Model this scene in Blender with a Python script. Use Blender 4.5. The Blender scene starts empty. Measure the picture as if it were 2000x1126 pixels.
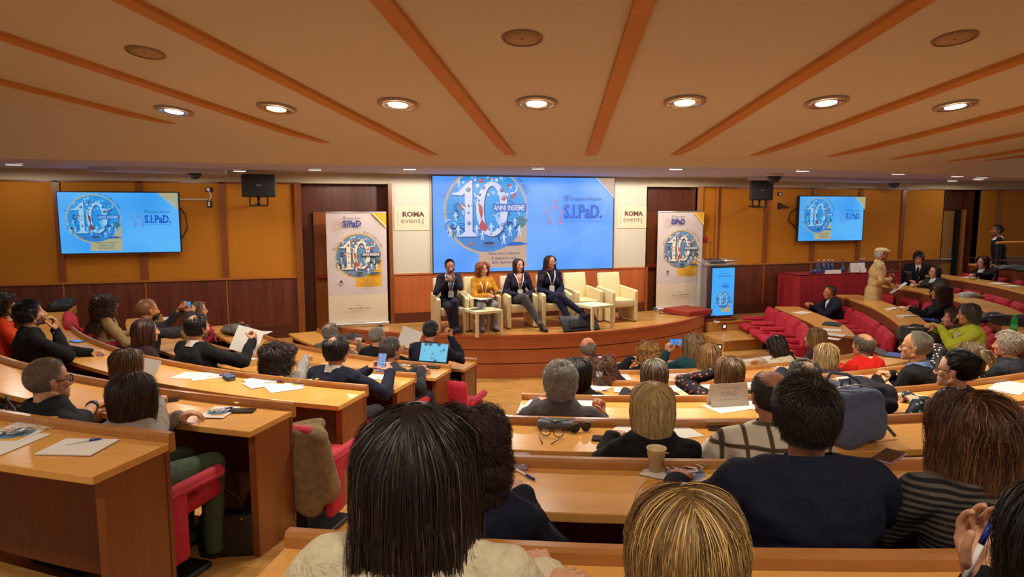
import bpy, math, random
import numpy as np
from mathutils import Vector, Matrix, Euler
# ------------------------------------------------------------------ camera, world, exposure
SC = bpy.context.scene
COL = SC.collection
F_PX = 1336.0; PITCH = math.radians(6.75); YAW = math.radians(17.0); EYE = 2.494
CX, CY = 4.4, 11.1            # centre the desk rows and ceiling battens fan out from
cd = bpy.data.cameras.new('camera'); cam = bpy.data.objects.new('camera', cd); COL.objects.link(cam)
cd.sensor_width = 36.0; cd.lens = 36.0 * F_PX / 2000.0; cd.clip_start = 0.05; cd.clip_end = 200
cam.location = (0, 0, EYE); cam.rotation_euler = (math.pi/2 - PITCH, 0, -YAW)
SC.camera = cam
w = bpy.data.worlds.new('world'); SC.world = w; w.use_nodes = True
w.node_tree.nodes['Background'].inputs[0].default_value = (1.0, 0.96, 0.92, 1)
w.node_tree.nodes['Background'].inputs[1].default_value = 0.34
SC.view_settings.view_transform = 'Standard'; SC.view_settings.look = 'None'
SC.view_settings.gamma = 1.0; SC.view_settings.use_curve_mapping = False
SC.view_settings.exposure = 0.0
def lamp(name, kind, loc, energy, color=(1, .8, .58), size=.2, rot=(0, 0, 0), spot=2.4, blend=.8):
    l = bpy.data.lights.new(name, kind); l.energy = energy; l.color = color
    if kind == 'AREA': l.size = size; l.shape = 'DISK'
    else: l.shadow_soft_size = size
    if kind == 'SPOT': l.spot_size = spot; l.spot_blend = blend
    o = bpy.data.objects.new(name, l); COL.objects.link(o); o.location = loc; o.rotation_euler = rot
    return o
WARM = (1.0, .93, .82)
# pendant-free hall: lamps for the front arc of recessed cans (those cans are built further down)
CAN = [(-.98, 6.36), (-.16, 5.77), (.71, 5.21), (1.65, 4.79), (2.65, 4.44), (3.67, 4.2), (4.78, 4.11), (6.0, 4.2)]
FILL_ARC = [(-3.2, 3.4), (-1.7, 1.6), (.3, .2), (2.4, -.5), (5.0, -.4), (7.6, 1.4)]      # unseen arc behind the camera, added as fill; no cans built there
SPOTL = [(-3.6, 10.1), (-1.6, 10.15), (.6, 10.2), (1.7, 9.75), (2.9, 9.75), (4.3, 9.75), (5.5, 9.75), (6.4, 10.2), (8.6, 10.1), (10.6, 10.1), (12.6, 10.1), (-2.7, 8.9), (-.9, 9.5), (.3, 9.0), (1.7, 9.3), (3.55, 8.9), (5.4, 9.3), (6.9, 9.2), (8.3, 8.9), (10.0, 8.9), (12.0, 9.2)]  # rows nearest the wall are added to brighten it, not matched to the downlights
def cone_z(x, y): return EYE - .29 + .152 * math.hypot(x - CX, y - CY)
for x, y in CAN: lamp('can_or_fill_lamp', 'SPOT', (x, y, cone_z(x, y) - .03), 154, WARM, .09, spot=2.5)
for x, y in FILL_ARC: lamp('can_or_fill_lamp', 'SPOT', (x, y, cone_z(x, y) - .03), 125, WARM, .09, spot=2.5)
for x, y in SPOTL: lamp('soffit_or_wall_fill_lamp', 'SPOT', (x, y, 2.955), 16 if y > 10 else 78 if y > 9.7 else 38, WARM, .07, spot=3.12 if y > 9.7 else 2.6, blend=.06 if y > 9.7 else .5)

# ------------------------------------------------------------------ pixel rays (only used to work out real places)
def ray(px, py):
    u = (px - 1000) / F_PX; v = -(py - 563) / F_PX
    fz = math.cos(PITCH) + v * math.sin(PITCH); uz = -math.sin(PITCH) + v * math.cos(PITCH)
    return (u*math.cos(YAW) + fz*math.sin(YAW), -u*math.sin(YAW) + fz*math.cos(YAW), uz)
def atz(px, py, z):
    d = ray(px, py); s = (z - EYE) / d[2]; return (d[0]*s, d[1]*s, z)
def aty(px, py, Y):
    d = ray(px, py); s = Y / d[1]; return (d[0]*s, Y, EYE + d[2]*s)
def cyl(px, py, R, far=False):
    d = ray(px, py); a = d[0]**2 + d[1]**2; b = -2*(CX*d[0] + CY*d[1]); c = CX*CX + CY*CY - R*R
    q = math.sqrt(max(0, b*b - 4*a*c)); s = (-b + (q if far else -q)) / 2 / a
    return (d[0]*s, d[1]*s, EYE + d[2]*s)
def rail_z(i): return EYE - (.6697 + .152*i)
def row_R(i): return 11.36 - i
def floor_z(i): return rail_z(i) - .76

# ------------------------------------------------------------------ materials
MATS = {}
def mat(name, color, rough=.5, metal=0., spec=.5, noise=None, bump=None, emit=0., var=.15, kind=None, scale=1., alpha=1., trans=0.):
    """noise=(sx,sy,sz) colour variation scale; bump=(scale,strength)"""
    if name in MATS: return MATS[name]
    m = bpy.data.materials.new(name); m.use_nodes = True; MATS[name] = m
    nt = m.node_tree; b = nt.nodes['Principled BSDF']
    c = tuple(color) + (1,)
    b.inputs['Base Color'].default_value = c; b.inputs['Roughness'].default_value = rough
    b.inputs['Metallic'].default_value = metal; b.inputs['Specular IOR Level'].default_value = spec
    if trans: b.inputs['Transmission Weight'].default_value = trans; b.inputs['IOR'].default_value = 1.3
    if alpha < 1: b.inputs['Alpha'].default_value = alpha
    if emit:
        b.inputs['Emission Color'].default_value = c; b.inputs['Emission Strength'].default_value = emit
        b.inputs['Base Color'].default_value = (0.01, .01, .01, 1)
    tc = nt.nodes.new('ShaderNodeTexCoord')
    def N(t, **k):
        n = nt.nodes.new(t)
        for a_, v_ in k.items(): setattr(n, a_, v_)
        return n
    if noise:
        mp = N('ShaderNodeMapping'); mp.inputs['Scale'].default_value = noise
        nz = N('ShaderNodeTexNoise'); nz.inputs['Detail'].default_value = 6; nz.inputs['Scale'].default_value = scale
        rp = N('ShaderNodeValToRGB')
        lo = tuple(v*(1-var) for v in color); hi = tuple(min(1, v*(1+var)) for v in color)
        rp.color_ramp.elements[0].color = lo + (1,); rp.color_ramp.elements[1].color = hi + (1,)
        rp.color_ramp.elements[0].position = .3; rp.color_ramp.elements[1].position = .7
        nt.links.new(tc.outputs['Object'], mp.inputs[0]); nt.links.new(mp.outputs[0], nz.inputs['Vector'])
        nt.links.new(nz.outputs[0], rp.inputs[0]); nt.links.new(rp.outputs[0], b.inputs['Base Color'])
    if bump:
        n2 = N('ShaderNodeTexNoise'); n2.inputs['Scale'].default_value = bump[0]; n2.inputs['Detail'].default_value = 4
        bp = N('ShaderNodeBump'); bp.inputs['Strength'].default_value = bump[1]; bp.inputs['Distance'].default_value = bump[2] if len(bump) > 2 else .01
        nt.links.new(tc.outputs['Object'], n2.inputs['Vector']); nt.links.new(n2.outputs[0], bp.inputs['Height'])
        nt.links.new(bp.outputs[0], b.inputs['Normal'])
    return m
def mix_pattern(name, c1, c2, tex, rough=.8, scale=(1, 1, 1), pos=(.45, .5), c3=None, bump=None):
    """two/three colour pattern. tex: 'wave','voronoi','brick','checker','lines'"""
    if name in MATS: return MATS[name]
    m = mat(name, c1, rough, spec=.3, bump=bump); nt = m.node_tree; b = nt.nodes['Principled BSDF']
    tc = nt.nodes.new('ShaderNodeTexCoord'); mp = nt.nodes.new('ShaderNodeMapping'); mp.inputs['Scale'].default_value = scale
    nt.links.new(tc.outputs['Object'], mp.inputs[0])
    rp = nt.nodes.new('ShaderNodeValToRGB'); rp.color_ramp.elements[0].color = tuple(c1) + (1,); rp.color_ramp.elements[1].color = tuple(c2) + (1,)
    rp.color_ramp.elements[0].position = pos[0]; rp.color_ramp.elements[1].position = pos[1]
    if c3:
        e = rp.color_ramp.elements.new(min(1, pos[1] + .15)); e.color = tuple(c3) + (1,)
    if tex == 'wave':
        t = nt.nodes.new('ShaderNodeTexWave'); t.wave_type = 'BANDS'; t.bands_direction = 'Z'; t.inputs['Scale'].default_value = 1; t.inputs['Distortion'].default_value = .4
        nt.links.new(mp.outputs[0], t.inputs['Vector']); out = t.outputs['Fac']
    elif tex == 'voronoi':
        t = nt.nodes.new('ShaderNodeTexVoronoi'); t.inputs['Scale'].default_value = 1
        nt.links.new(mp.outputs[0], t.inputs['Vector']); out = t.outputs['Distance']
    elif tex == 'plaid':
        ws = []
        for d in ('X', 'Z'):
            t = nt.nodes.new('ShaderNodeTexWave'); t.bands_direction = d; t.inputs['Scale'].default_value = 1
            nt.links.new(mp.outputs[0], t.inputs['Vector']); ws.append(t.outputs['Fac'])
        ad = nt.nodes.new('ShaderNodeMath'); ad.operation = 'MAXIMUM'; nt.links.new(ws[0], ad.inputs[0]); nt.links.new(ws[1], ad.inputs[1])
        mu = nt.nodes.new('ShaderNodeMath'); mu.operation = 'MULTIPLY'; mu.inputs[1].default_value = 1.0
        nt.links.new(ad.outputs[0], mu.inputs[0]); out = mu.outputs[0]
    nt.links.new(out, rp.inputs[0]); nt.links.new(rp.outputs[0], b.inputs['Base Color'])
    return m
def hexc(r, g, b):
    f = lambda v: (v/255/12.92) if v/255 <= .04045 else ((v/255+.055)/1.055)**2.4
    return (f(r), f(g), f(b))
def parquet():
    m = mat('parquet', (.4, .2, .06), .28); nt = m.node_tree; b = nt.nodes['Principled BSDF']
    tc = nt.nodes.new('ShaderNodeTexCoord'); mp = nt.nodes.new('ShaderNodeMapping'); mp.inputs['Rotation'].default_value = (0, 0, .5)
    br = nt.nodes.new('ShaderNodeTexBrick'); br.inputs['Scale'].default_value = 4; br.inputs['Brick Width'].default_value = 1.0; br.inputs['Row Height'].default_value = .25
    br.inputs['Mortar Size'].default_value = .004
    br.inputs['Color1'].default_value = hexc(208, 156, 84) + (1,); br.inputs['Color2'].default_value = hexc(188, 138, 72) + (1,)
    br.inputs['Mortar'].default_value = hexc(120, 70, 30) + (1,)
    nt.links.new(tc.outputs['Object'], mp.inputs[0]); nt.links.new(mp.outputs[0], br.inputs['Vector']); nt.links.new(br.outputs['Color'], b.inputs['Base Color'])
    return m
M_DESK = mat('desk_wood', hexc(206, 146, 72), .32, noise=(3, 40, 40), var=.09)
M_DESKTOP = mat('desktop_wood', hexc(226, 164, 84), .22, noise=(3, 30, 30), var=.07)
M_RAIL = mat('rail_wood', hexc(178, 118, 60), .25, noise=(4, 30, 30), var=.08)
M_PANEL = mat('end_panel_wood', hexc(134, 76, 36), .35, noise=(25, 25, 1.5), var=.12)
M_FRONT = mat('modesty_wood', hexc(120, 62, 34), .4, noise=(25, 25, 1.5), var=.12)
M_STAGE = mat('stage_front_wood', hexc(186, 106, 62), .35, noise=(2, 2, 30), var=.12)
M_STAGED = mat('stage_groove_wood', hexc(90, 40, 20), .4)
M_DARK = mat('dark_wainscot', hexc(104, 52, 34), .4, noise=(18, 18, 1.2), var=.3)
M_LIGHTW = mat('batten_wood', hexc(176, 108, 44), .35, noise=(20, 20, 2), var=.08)
M_BATTEN = mat('ceiling_batten_wood', hexc(200, 132, 54), .6, noise=(4, 4, 4), var=.06)
M_FAB = mat('yellow_wall_fabric', hexc(190, 118, 10), .85, noise=(60, 60, 60), var=.08, bump=(300, .2, .002))
M_CREAM = mat('cream_wall_paint', hexc(200, 184, 154), .7)
M_WHITEP = mat('cream_stage_panel', hexc(198, 188, 168), .6)
M_CEIL = mat('ceiling_plaster', hexc(214, 204, 188), .9, bump=(200, .1, .001))
M_SOFF = mat('soffit_plaster_screen_tint', hexc(190, 190, 214), .85)  # cool tint puts the blue glow of the screens into the colour
M_FLOOR = parquet()
M_RED = mat('crimson_upholstery', hexc(176, 22, 44), .8, noise=(40, 40, 40), var=.12, bump=(250, .15, .002))
M_REDC = mat('crimson_cloth', hexc(150, 22, 30), .85, noise=(6, 6, 1), var=.15)
M_BLACK = mat('black_plastic', (.012, .012, .013), .4)
M_BLACKM = mat('black_matte', (.01, .01, .011), .8, bump=(60, .4, .005))
M_IVORY = mat('ivory_leather', hexc(226, 208, 160), .45)
M_IVT = mat('ivory_laminate', hexc(232, 218, 176), .35)
M_STEEL = mat('steel', (.6, .58, .55), .25, metal=1.)
M_CHROME = mat('chrome', (.8, .8, .8), .08, metal=1.)
M_PAPER = mat('paper', hexc(226, 220, 208), .7)
M_WHITE = mat('white_card', hexc(235, 230, 220), .6)
M_GLASS = mat('clear_glass', (.95, .97, 1), .03, trans=1.)
M_ACRY = mat('clear_acrylic', (.9, .92, .95), .05, trans=.9)

# ------------------------------------------------------------------ mesh builder
class MB:
    def __init__(s): s.v = []; s.f = []; s.m = []; s.sm = []
    def add(s, V, F, mi=0, smooth=False):
        o = len(s.v); s.v.extend([tuple(p) for p in V])
        for f in F: s.f.append(tuple(i + o for i in f)); s.m.append(mi); s.sm.append(smooth)
        return s
    def box(s, x0, x1, y0, y1, z0, z1, mi=0, M=None):
        V = [(x, y, z) for z in (z0, z1) for y in (y0, y1) for x in (x0, x1)]
        if M is not None: V = [tuple(M @ Vector(p)) for p in V]
        return s.add(V, [(0, 2, 3, 1), (4, 5, 7, 6), (0, 1, 5, 4), (2, 6, 7, 3), (0, 4, 6, 2), (1, 3, 7, 5)], mi)
    def rbox(s, x0, x1, y0, y1, z0, z1, r=.02, mi=0, M=None, n=3):
        """box with rounded edges (superellipsoid-like corner sampling)"""
        c = ((x0+x1)/2, (y0+y1)/2, (z0+z1)/2); h = ((x1-x0)/2, (y1-y0)/2, (z1-z0)/2); r = min(r, *h)
        nu = 4*(n+1); V = []; F = []
        prof = []
        for k in range(n+1): a = math.pi/2 * k/n; prof.append((math.cos(a)*1.0, math.sin(a)))
        rows = [(-h[2] + r - r*math.sin(math.pi/2*(1-k/n)), r*math.cos(math.pi/2*(1-k/n))) for k in range(n+1)]
        rows += [(h[2] - r + r*math.sin(math.pi/2*k/n), r*math.cos(math.pi/2*k/n)) for k in range(n+1)]
        for z, rr in rows:
            for q, (sx, sy) in enumerate(((1, 1), (-1, 1), (-1, -1), (1, -1))):
                for k in range(n+1):
                    a = math.pi/2*(q + k/n)
                    V.append((c[0] + sx*(h[0]-r) + rr*math.cos(a), c[1] + sy*(h[1]-r) + rr*math.sin(a), c[2] + z))
        for j in range(len(rows)-1):
            for i in range(nu): F.append((j*nu+i, j*nu+(i+1) % nu, (j+1)*nu+(i+1) % nu, (j+1)*nu+i))
        F.append(tuple(range(nu))[::-1]); F.append(tuple(range((len(rows)-1)*nu, len(rows)*nu)))
        if M is not None: V = [tuple(M @ Vector(p)) for p in V]
        return s.add(V, F, mi, True)
    def cyl(s, p, r0, r1, h, n=24, mi=0, M=None, cap=True):
        V = []; F = []
        for k, (rr, z) in enumerate(((r0, 0), (r1, h))):
            for i in range(n): a = 2*math.pi*i/n; V.append((p[0]+rr*math.cos(a), p[1]+rr*math.sin(a), p[2]+z))
        for i in range(n): F.append((i, (i+1) % n, n+(i+1) % n, n+i))
        if M is not None: V = [tuple(M @ Vector(q)) for q in V]
        s.add(V, F, mi, True)
        if cap: o = len(s.v) - 2*n; s.f += [tuple(range(o, o+n))[::-1], tuple(range(o+n, o+2*n))]; s.m += [mi, mi]; s.sm += [False, False]
        return s
    def lathe(s, prof, p=(0, 0, 0), n=24, mi=0, M=None):
        V = []; F = []
        for r, z in prof:
            for i in range(n): a = 2*math.pi*i/n; V.append((p[0]+r*math.cos(a), p[1]+r*math.sin(a), p[2]+z))
        for k in range(len(prof)-1):
            for i in range(n): F.append((k*n+i, k*n+(i+1) % n, (k+1)*n+(i+1) % n, (k+1)*n+i))
        if M is not None: V = [tuple(M @ Vector(q)) for q in V]
        return s.add(V, F, mi, True)
    def tube(s, pts, r, n=8, mi=0, closed=False):
        pts = [Vector(p) for p in pts]; V = []; F = []; N = len(pts)
        rs = r if isinstance(r, (list, tuple)) else [r]*N
        up = Vector((0, 0, 1)); prev = None
        for k in range(N):
            a = pts[k-1] if (k > 0 or closed) else pts[k]; b = pts[(k+1) % N] if (k < N-1 or closed) else pts[k]
            t = (b - a).normalized()
            u = (up if abs(t.z) < .95 else Vector((1, 0, 0))) if prev is None else prev
            x = (u - t*u.dot(t)).normalized(); prev = x; y = t.cross(x)
            for i in range(n): q = 2*math.pi*i/n; V.append(tuple(pts[k] + (x*math.cos(q) + y*math.sin(q))*rs[k]))
        for k in range(N if closed else N-1):
            k2 = (k+1) % N
            for i in range(n): F.append((k*n+i, k*n+(i+1) % n, k2*n+(i+1) % n, k2*n+i))
        if not closed: F.append(tuple(range(n))[::-1]); F.append(tuple(range((N-1)*n, N*n)))
        return s.add(V, F, mi, True)
    def prism(s, poly, z0, z1, mi=0, M=None):
        n = len(poly); V = [(x, y, z0) for x, y in poly] + [(x, y, z1) for x, y in poly]
        if M is not None: V = [tuple(M @ Vector(p)) for p in V]
        F = [tuple(range(n))[::-1], tuple(range(n, 2*n))] + [(i, (i+1) % n, n+(i+1) % n, n+i) for i in range(n)]
        return s.add(V, F, mi)
    def sweep(s, path, prof, mi=0, caps=True, smooth=False):
        """path: list of (x,y,nx,ny) with the outward normal; prof: list of (offset, z) closed"""
        n = len(prof); V = []; F = []
        for x, y, nx, ny in path:
            for o, z in prof: V.append((x+nx*o, y+ny*o, z))
        for k in range(len(path)-1):
            for i in range(n): F.append((k*n+i, (k+1)*n+i, (k+1)*n+(i+1) % n, k*n+(i+1) % n))
        if caps: F.append(tuple(range(n))); F.append(tuple(range((len(path)-1)*n, len(path)*n))[::-1])
        return s.add(V, F, mi, smooth)
    def mesh(s, name):
        me = bpy.data.meshes.new(name); me.from_pydata(s.v, [], s.f); me.polygons.foreach_set('material_index', s.m)
        me.polygons.foreach_set('use_smooth', s.sm); me.update(); return me
def bevel(o, w_=.004, seg=2):
    b = o.modifiers.new('bevel', 'BEVEL'); b.width = w_; b.segments = seg; b.limit_method = 'ANGLE'; return o
def TM(loc=(0, 0, 0), rz=0, rx=0, ry=0, s=1):
    return Matrix.Translation(loc) @ Euler((rx, ry, rz)).to_matrix().to_4x4() @ Matrix.Scale(s, 4)
def link(o, parent=None): COL.objects.link(o); o.parent = parent; return o
def tag(o, label=None, cat=None, group=None, kind=None):
    if label: o['label'] = label
    if cat: o['category'] = cat
    if group: o['group'] = group
    if kind: o['kind'] = kind
    return o
def thing(name, loc=(0, 0, 0), rz=0, label=None, cat=None, group=None, kind=None, scale=1):
    o = bpy.data.objects.new(name, None); o.empty_display_size = .1; link(o); o.location = loc; o.rotation_euler = (0, 0, rz); o.scale = (scale,)*3
    o['_M'] = 1
    del o['_M']
    return tag(o, label, cat, group, kind)
def part(name, mb, mats, parent=None, world=False, bev=0, label=None):
    me = mb if isinstance(mb, bpy.types.Mesh) else mb.mesh(name)
    if not isinstance(mats, (list, tuple)): mats = [mats]
    if not me.materials:
        for m_ in mats: me.materials.append(m_)
    o = bpy.data.objects.new(name, me); link(o, parent)
    if world and parent is not None:
        chain = []; p = parent
        while p is not None: chain.append(p); p = p.parent
        W = Matrix.Identity(4)
        for p in reversed(chain): W = W @ Matrix.LocRotScale(p.location, p.rotation_euler, p.scale)
        me.transform(W.inverted())
    if bev: bevel(o, bev)
    if label: o['label'] = label
    return o
def single(name, mb, mats, label, cat, group=None, kind=None, loc=(0, 0, 0), rz=0, bev=0):
    o = part(name, mb, mats, None, bev=bev); o.location = loc; o.rotation_euler = (0, 0, rz)
    return tag(o, label, cat, group, kind)
def struct(name, mb, mats, smooth=None):
    o = part(name, mb, mats); o['kind'] = 'structure'; return o
def copy_tree(o, parent=None):
    c = o.copy(); COL.objects.link(c); c.parent = parent
    for ch in list(o.children): copy_tree(ch, c)
    return c
# ------------------------------------------------------------------ flat lettering
_tc = {}
def text_geo(txt, bold=0.0):
    k = (txt, bold)
    if k in _tc: return _tc[k]
    c = bpy.data.curves.new('t', 'FONT'); c.body = txt; c.offset = bold; c.resolution_u = 2; c.align_x = 'LEFT'
    o = bpy.data.objects.new('t', c); COL.objects.link(o)
    dg = bpy.context.evaluated_depsgraph_get(); dg.update(); me = bpy.data.meshes.new_from_object(o.evaluated_get(dg))
    V = [tuple(v.co) for v in me.vertices]; Fc = [tuple(p.vertices) for p in me.polygons]
    bpy.data.objects.remove(o); bpy.data.curves.remove(c); bpy.data.meshes.remove(me)
    w_ = max([v[0] for v in V] or [0]); _tc[k] = (V, Fc, w_); return _tc[k]
class Flat:
    """layers of flat shapes on a vertical surface; u right, v up, both in metres, mapped by (origin, ux, normal)"""
    def __init__(s, vmax=1e9, umax=1e9): s.mb = MB(); s.layer = 0; s.vmax = vmax; s.mats = []; s.umax = umax
    def mi(s, m):
        if m not in s.mats: s.mats.append(m)
        return s.mats.index(m)
    def clip(s, P):
        for ax, lim in ((1, s.vmax), (0, s.umax)):
            out = []
            for i in range(len(P)):
                a, b = P[i], P[(i+1) % len(P)]; ia, ib = a[ax] <= lim, b[ax] <= lim
                if ia: out.append(a)
                if ia != ib:
                    t = (lim - a[ax])/(b[ax]-a[ax]); out.append((a[0]+t*(b[0]-a[0]), a[1]+t*(b[1]-a[1])))
            P = out
            if len(P) < 3: return []
        return P
    def poly(s, P, m, up=True):
        if up: s.layer += 1
        P = s.clip(list(P))
        if len(P) >= 3: s.mb.add([(u, -s.layer*.00012, v) for u, v in P], [tuple(range(len(P)))], s.mi(m))
    def circ(s, u, v, r, m, n=20, ry=None, a0=0):
        s.poly([(u+r*math.cos(2*math.pi*i/n+a0), v+(ry or r)*math.sin(2*math.pi*i/n+a0)) for i in range(n)], m)
    def ring(s, u, v, r0, r1, m, a0=0, a1=360, n=40, ry0=None, ry1=None):
        s.layer += 1
        for i in range(n):
            A = math.radians(a0+(a1-a0)*i/n); B = math.radians(a0+(a1-a0)*(i+1)/n)
            s.poly([(u+r0*math.cos(A), v+(ry0 or r0)*math.sin(A)), (u+r1*math.cos(A), v+(ry1 or r1)*math.sin(A)),
                    (u+r1*math.cos(B), v+(ry1 or r1)*math.sin(B)), (u+r0*math.cos(B), v+(ry0 or r0)*math.sin(B))], m, False)
    def line(s, P, wd, m):
        s.layer += 1
        for a, b in zip(P, P[1:]):
            dx, dy = b[0]-a[0], b[1]-a[1]; L = math.hypot(dx, dy) or 1; nx, ny = -dy/L*wd/2, dx/L*wd/2
            s.poly([(a[0]+nx, a[1]+ny), (a[0]-nx, a[1]-ny), (b[0]-nx, b[1]-ny), (b[0]+nx, b[1]+ny)], m, False)
    def text(s, txt, u, v, h, m, bold=0., wx=1., width=None, align='l', rot=0):
        """cap height h; width forces the full width"""
        V, Fc, w_ = text_geo(txt, bold)
        if not V: return
        sc = h/.69; sx = sc*wx
        if width: sx = width/w_
        off = {'l': 0, 'c': -w_*sx/2, 'r': -w_*sx}[align]
        s.layer += 1; ca, sa = math.cos(rot), math.sin(rot)
        W = []
        for x, y, z in V:
            X, Y = x*sx+off, y*sc; W.append((u + X*ca - Y*sa, -s.layer*.00012, v + X*sa + Y*ca))
        if max(p[2] for p in W) > s.vmax + .003 or max(p[0] for p in W) > s.umax+.003: return
        s.mb.add(W, Fc, s.mi(m))
    def arc_text(s, txt, u, v, r, a0, a1, h, m, bold=.01):
        n = len(txt)
        for i, ch in enumerate(txt):
            if ch == ' ': continue
            a = math.radians(a0 + (a1-a0)*i/(n-1)); s.text(ch, u+r*math.cos(a), v+r*math.sin(a), h, m, bold, align='c', rot=a-math.pi/2)
    def build(s, name, parent, label=None):
        return part(name, s.mb, s.mats, parent, label=label)
# ================================================================== room shell
BEAMS = [(-143, (-1.07, 6.93)), (-134.5, (.24, 6.87)), (-126.2, (1.24, 6.86)), (-117.7, (1.96, 6.46)), (-109.2, (2.7, 6.19)), (-100.2, (3.48, 5.97)),
         (-91.3, (4.29, 5.85)), (-81.4, (5.2, 5.85)), (-70.5, (6.19, 6.05)), (-56, (7.45, 6.49)), (-44, (8.6, 6.95)), (-33, (9.9, 7.45))]
YB = [(-9, 7.5), (-4, 7.25), (-2.4, 7.05)] + [b[1] for b in BEAMS] + [(14, 8.3), (20, 9.2)]
YK = [(-9, 7.75), (-2.7, 7.72), (-1.2, 7.75), (.2, 7.85), (1.44, 7.75), (2.75, 7.3), (3.9, 7.02), (5.97, 6.98), (8.1, 7.4), (10.7, 8.0), (14, 8.8), (20, 9.8)]
def interp(T, x): return float(np.interp(x, [t[0] for t in T], [t[1] for t in T]))
def smooth_interp(T, x): return sum(interp(T, x + d) for d in (-.5, -.25, 0, .25, .5))/5
mb = MB(); nx, ny = 90, 40; V = []; F = []
xs = np.linspace(-9, 20, nx)
for x in xs:
    yb = smooth_interp(YB, x)
    for t in np.linspace(0, 1, ny): y = -5 + (yb + 5)*t; V.append((x, y, cone_z(x, y)))
for i in range(nx-1):
    for j in range(ny-1): a = i*ny+j; F.append((a, a+1, a+ny+1, a+ny))
mb.add(V, F, 0, True); V = []; F = []
n2 = 9
for x in xs:
    yb = smooth_interp(YB, x); yk = smooth_interp(YK, x); z0 = cone_z(x, yb); d0 = .152
    for t in np.linspace(0, 1, n2):
        y = yb + (yk-yb)*t; z = z0 + (2.955 - z0)*t; V.append((x, y, z - .012*math.sin(math.pi*t)))
for i in range(nx-1):
    for j in range(n2-1): a = i*n2+j; F.append((a, a+1, a+n2+1, a+n2))
mb.add(V, F, 1, True)
struct('ceiling', mb, [M_CEIL, M_CEIL])
mb = MB(); V = []; F = []
for x in xs:
    yk = smooth_interp(YK, x)
    for k, (y, z) in enumerate(((yk, 2.955), (yk+.03, 2.95), (yk+.6, 2.985), (11.5, 3.03))): V.append((x, y, z))
for i in range(nx-1):
    for j in range(3): a = i*4+j; F.append((a, a+1, a+5, a+4))
mb.add(V, F, 0, True); struct('ceiling', mb, M_SOFF)
# dropped slivers of the soffit beside the loudspeakers
for (x0, x1, yy) in ((-2.6, -1.0, 10.1), (7.2, 11.5, 10.0)):
    mb = MB(); P = [(x0, yy), (x1, yy+.75), (x1, yy-.05), (x0+.4, yy-.35)]; mb.prism(P, 2.955, 3.05); struct('trim_90', mb, M_SOFF)
# ceiling battens
for k, (ang, (ex, ey)) in enumerate(BEAMS):
    a = math.radians(ang); dx, dy = math.cos(a), math.sin(a); r0 = math.hypot(ex-CX, ey-CY); hw = .055
    path = []; mb = MB(); V = []; F = []; rs = np.linspace(r0, 15.5, 24)
    for q, r in enumerate(rs):
        x, y = CX+dx*r, CY+dy*r; z = cone_z(x, y); th = .03 if q else .004
        for s_ in (-1, 1): V += [(x - s_*dy*hw, y + s_*dx*hw, z + .02), (x - s_*dy*hw*.93, y + s_*dx*hw*.93, z - th)]
    for q in range(len(rs)-1):
        o = q*4
        F += [(o+1, o+3, o+7, o+5), (o, o+1, o+5, o+4), (o+3, o+2, o+6, o+7)]
    F += [(0, 2, 3, 1)]
    mb.add(V, F); struct('trim_%d' % (k+1), mb, M_BATTEN)
# ---- front wall (one plane, y = 11)
YW = 11.0
mb = MB()
def wall_rect(mb, x0, x1, z0, z1, mi, y=YW, d=.12): mb.box(x0, x1, y, y+d, z0, z1, mi)
ALC = [(-.02, 1.32), (5.88, 6.92)]
for x0, x1 in ((-9, -.05), (6.92, 12.7), (13.65, 20)):
    wall_rect(mb, x0, x1, 1.44, 2.86, 0); wall_rect(mb, x0, x1, -.2, 1.42, 1, YW-.015)
wall_rect(mb, -9, 1.32, 2.86, 3.3, 2, YW-.01); wall_rect(mb, 5.88, 20, 2.86, 3.3, 2, YW-.01)
wall_rect(mb, 1.32, 5.88, 1.44, 3.3, 3)
wall_rect(mb, 1.32, 5.88, .3, 1.42, 4, YW-.02)
for x0, x1 in ALC + [(12.7, 13.65)]:
    wall_rect(mb, x0, x1, -.2, 2.86, 1, YW+.38)
    mb.box(x0-.02, x0, YW, YW+.4, 0, 2.86, 1); mb.box(x1, x1+.02, YW, YW+.4, 0, 2.86, 1)
    mb.box(x0, x1, YW, YW+.4, 2.86, 2.88, 1)
M_STWAIN = mat('stage_wainscot', hexc(176, 92, 48), .38, noise=(14, 14, 1.2), var=.14)
struct('wall_front', mb, [M_FAB, M_DARK, M_CREAM, M_WHITEP, M_STWAIN])
tn = 20
def trim(x0, x1, y0, y1, z0, z1, m):
    global tn
    struct('trim_%d' % tn, MB().box(x0, x1, y0, y1, z0, z1), m); tn += 1
M_POST = mat('post_wood', hexc(134, 72, 28), .4, noise=(20, 20, 1.5), var=.12)
for x in (-6.5, -5.42, -4.34, -3.24, -2.2, -1.11, 7.3, 8.36, 9.44, 10.54, 11.62, 14.2, 15.3, 16.4):
    trim(x-.045, x+.045, YW-.03, YW, 1.45, 2.86, M_POST)
for x in (-6.5, -5.42, -4.34, -3.24, -2.2, -1.11, 7.3, 8.36, 9.44, 10.54, 11.62, 14.2):
    trim(x-.008, x+.008, YW-.021, YW-.01, .3, 1.42, M_LIGHTW)
for x0, x1 in ((-9, -.05), (6.92, 12.7), (13.65, 20)):
    trim(x0, x1, YW-.035, YW, 1.42, 1.45, M_LIGHTW); trim(x0, x1, YW-.03, YW, 2.845, 2.87, M_POST)
trim(1.32, 5.88, YW-.035, YW, 1.415, 1.44, M_STAGE)
trim(1.32, 5.88, YW-.05, YW, .6, .8, M_STAGED)
trim(1.31, 1.37, YW-.06, YW+.02, .6, 2.87, M_POST); trim(5.84, 5.89, YW-.06, YW+.02, .6, 1.44, M_POST)
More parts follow.
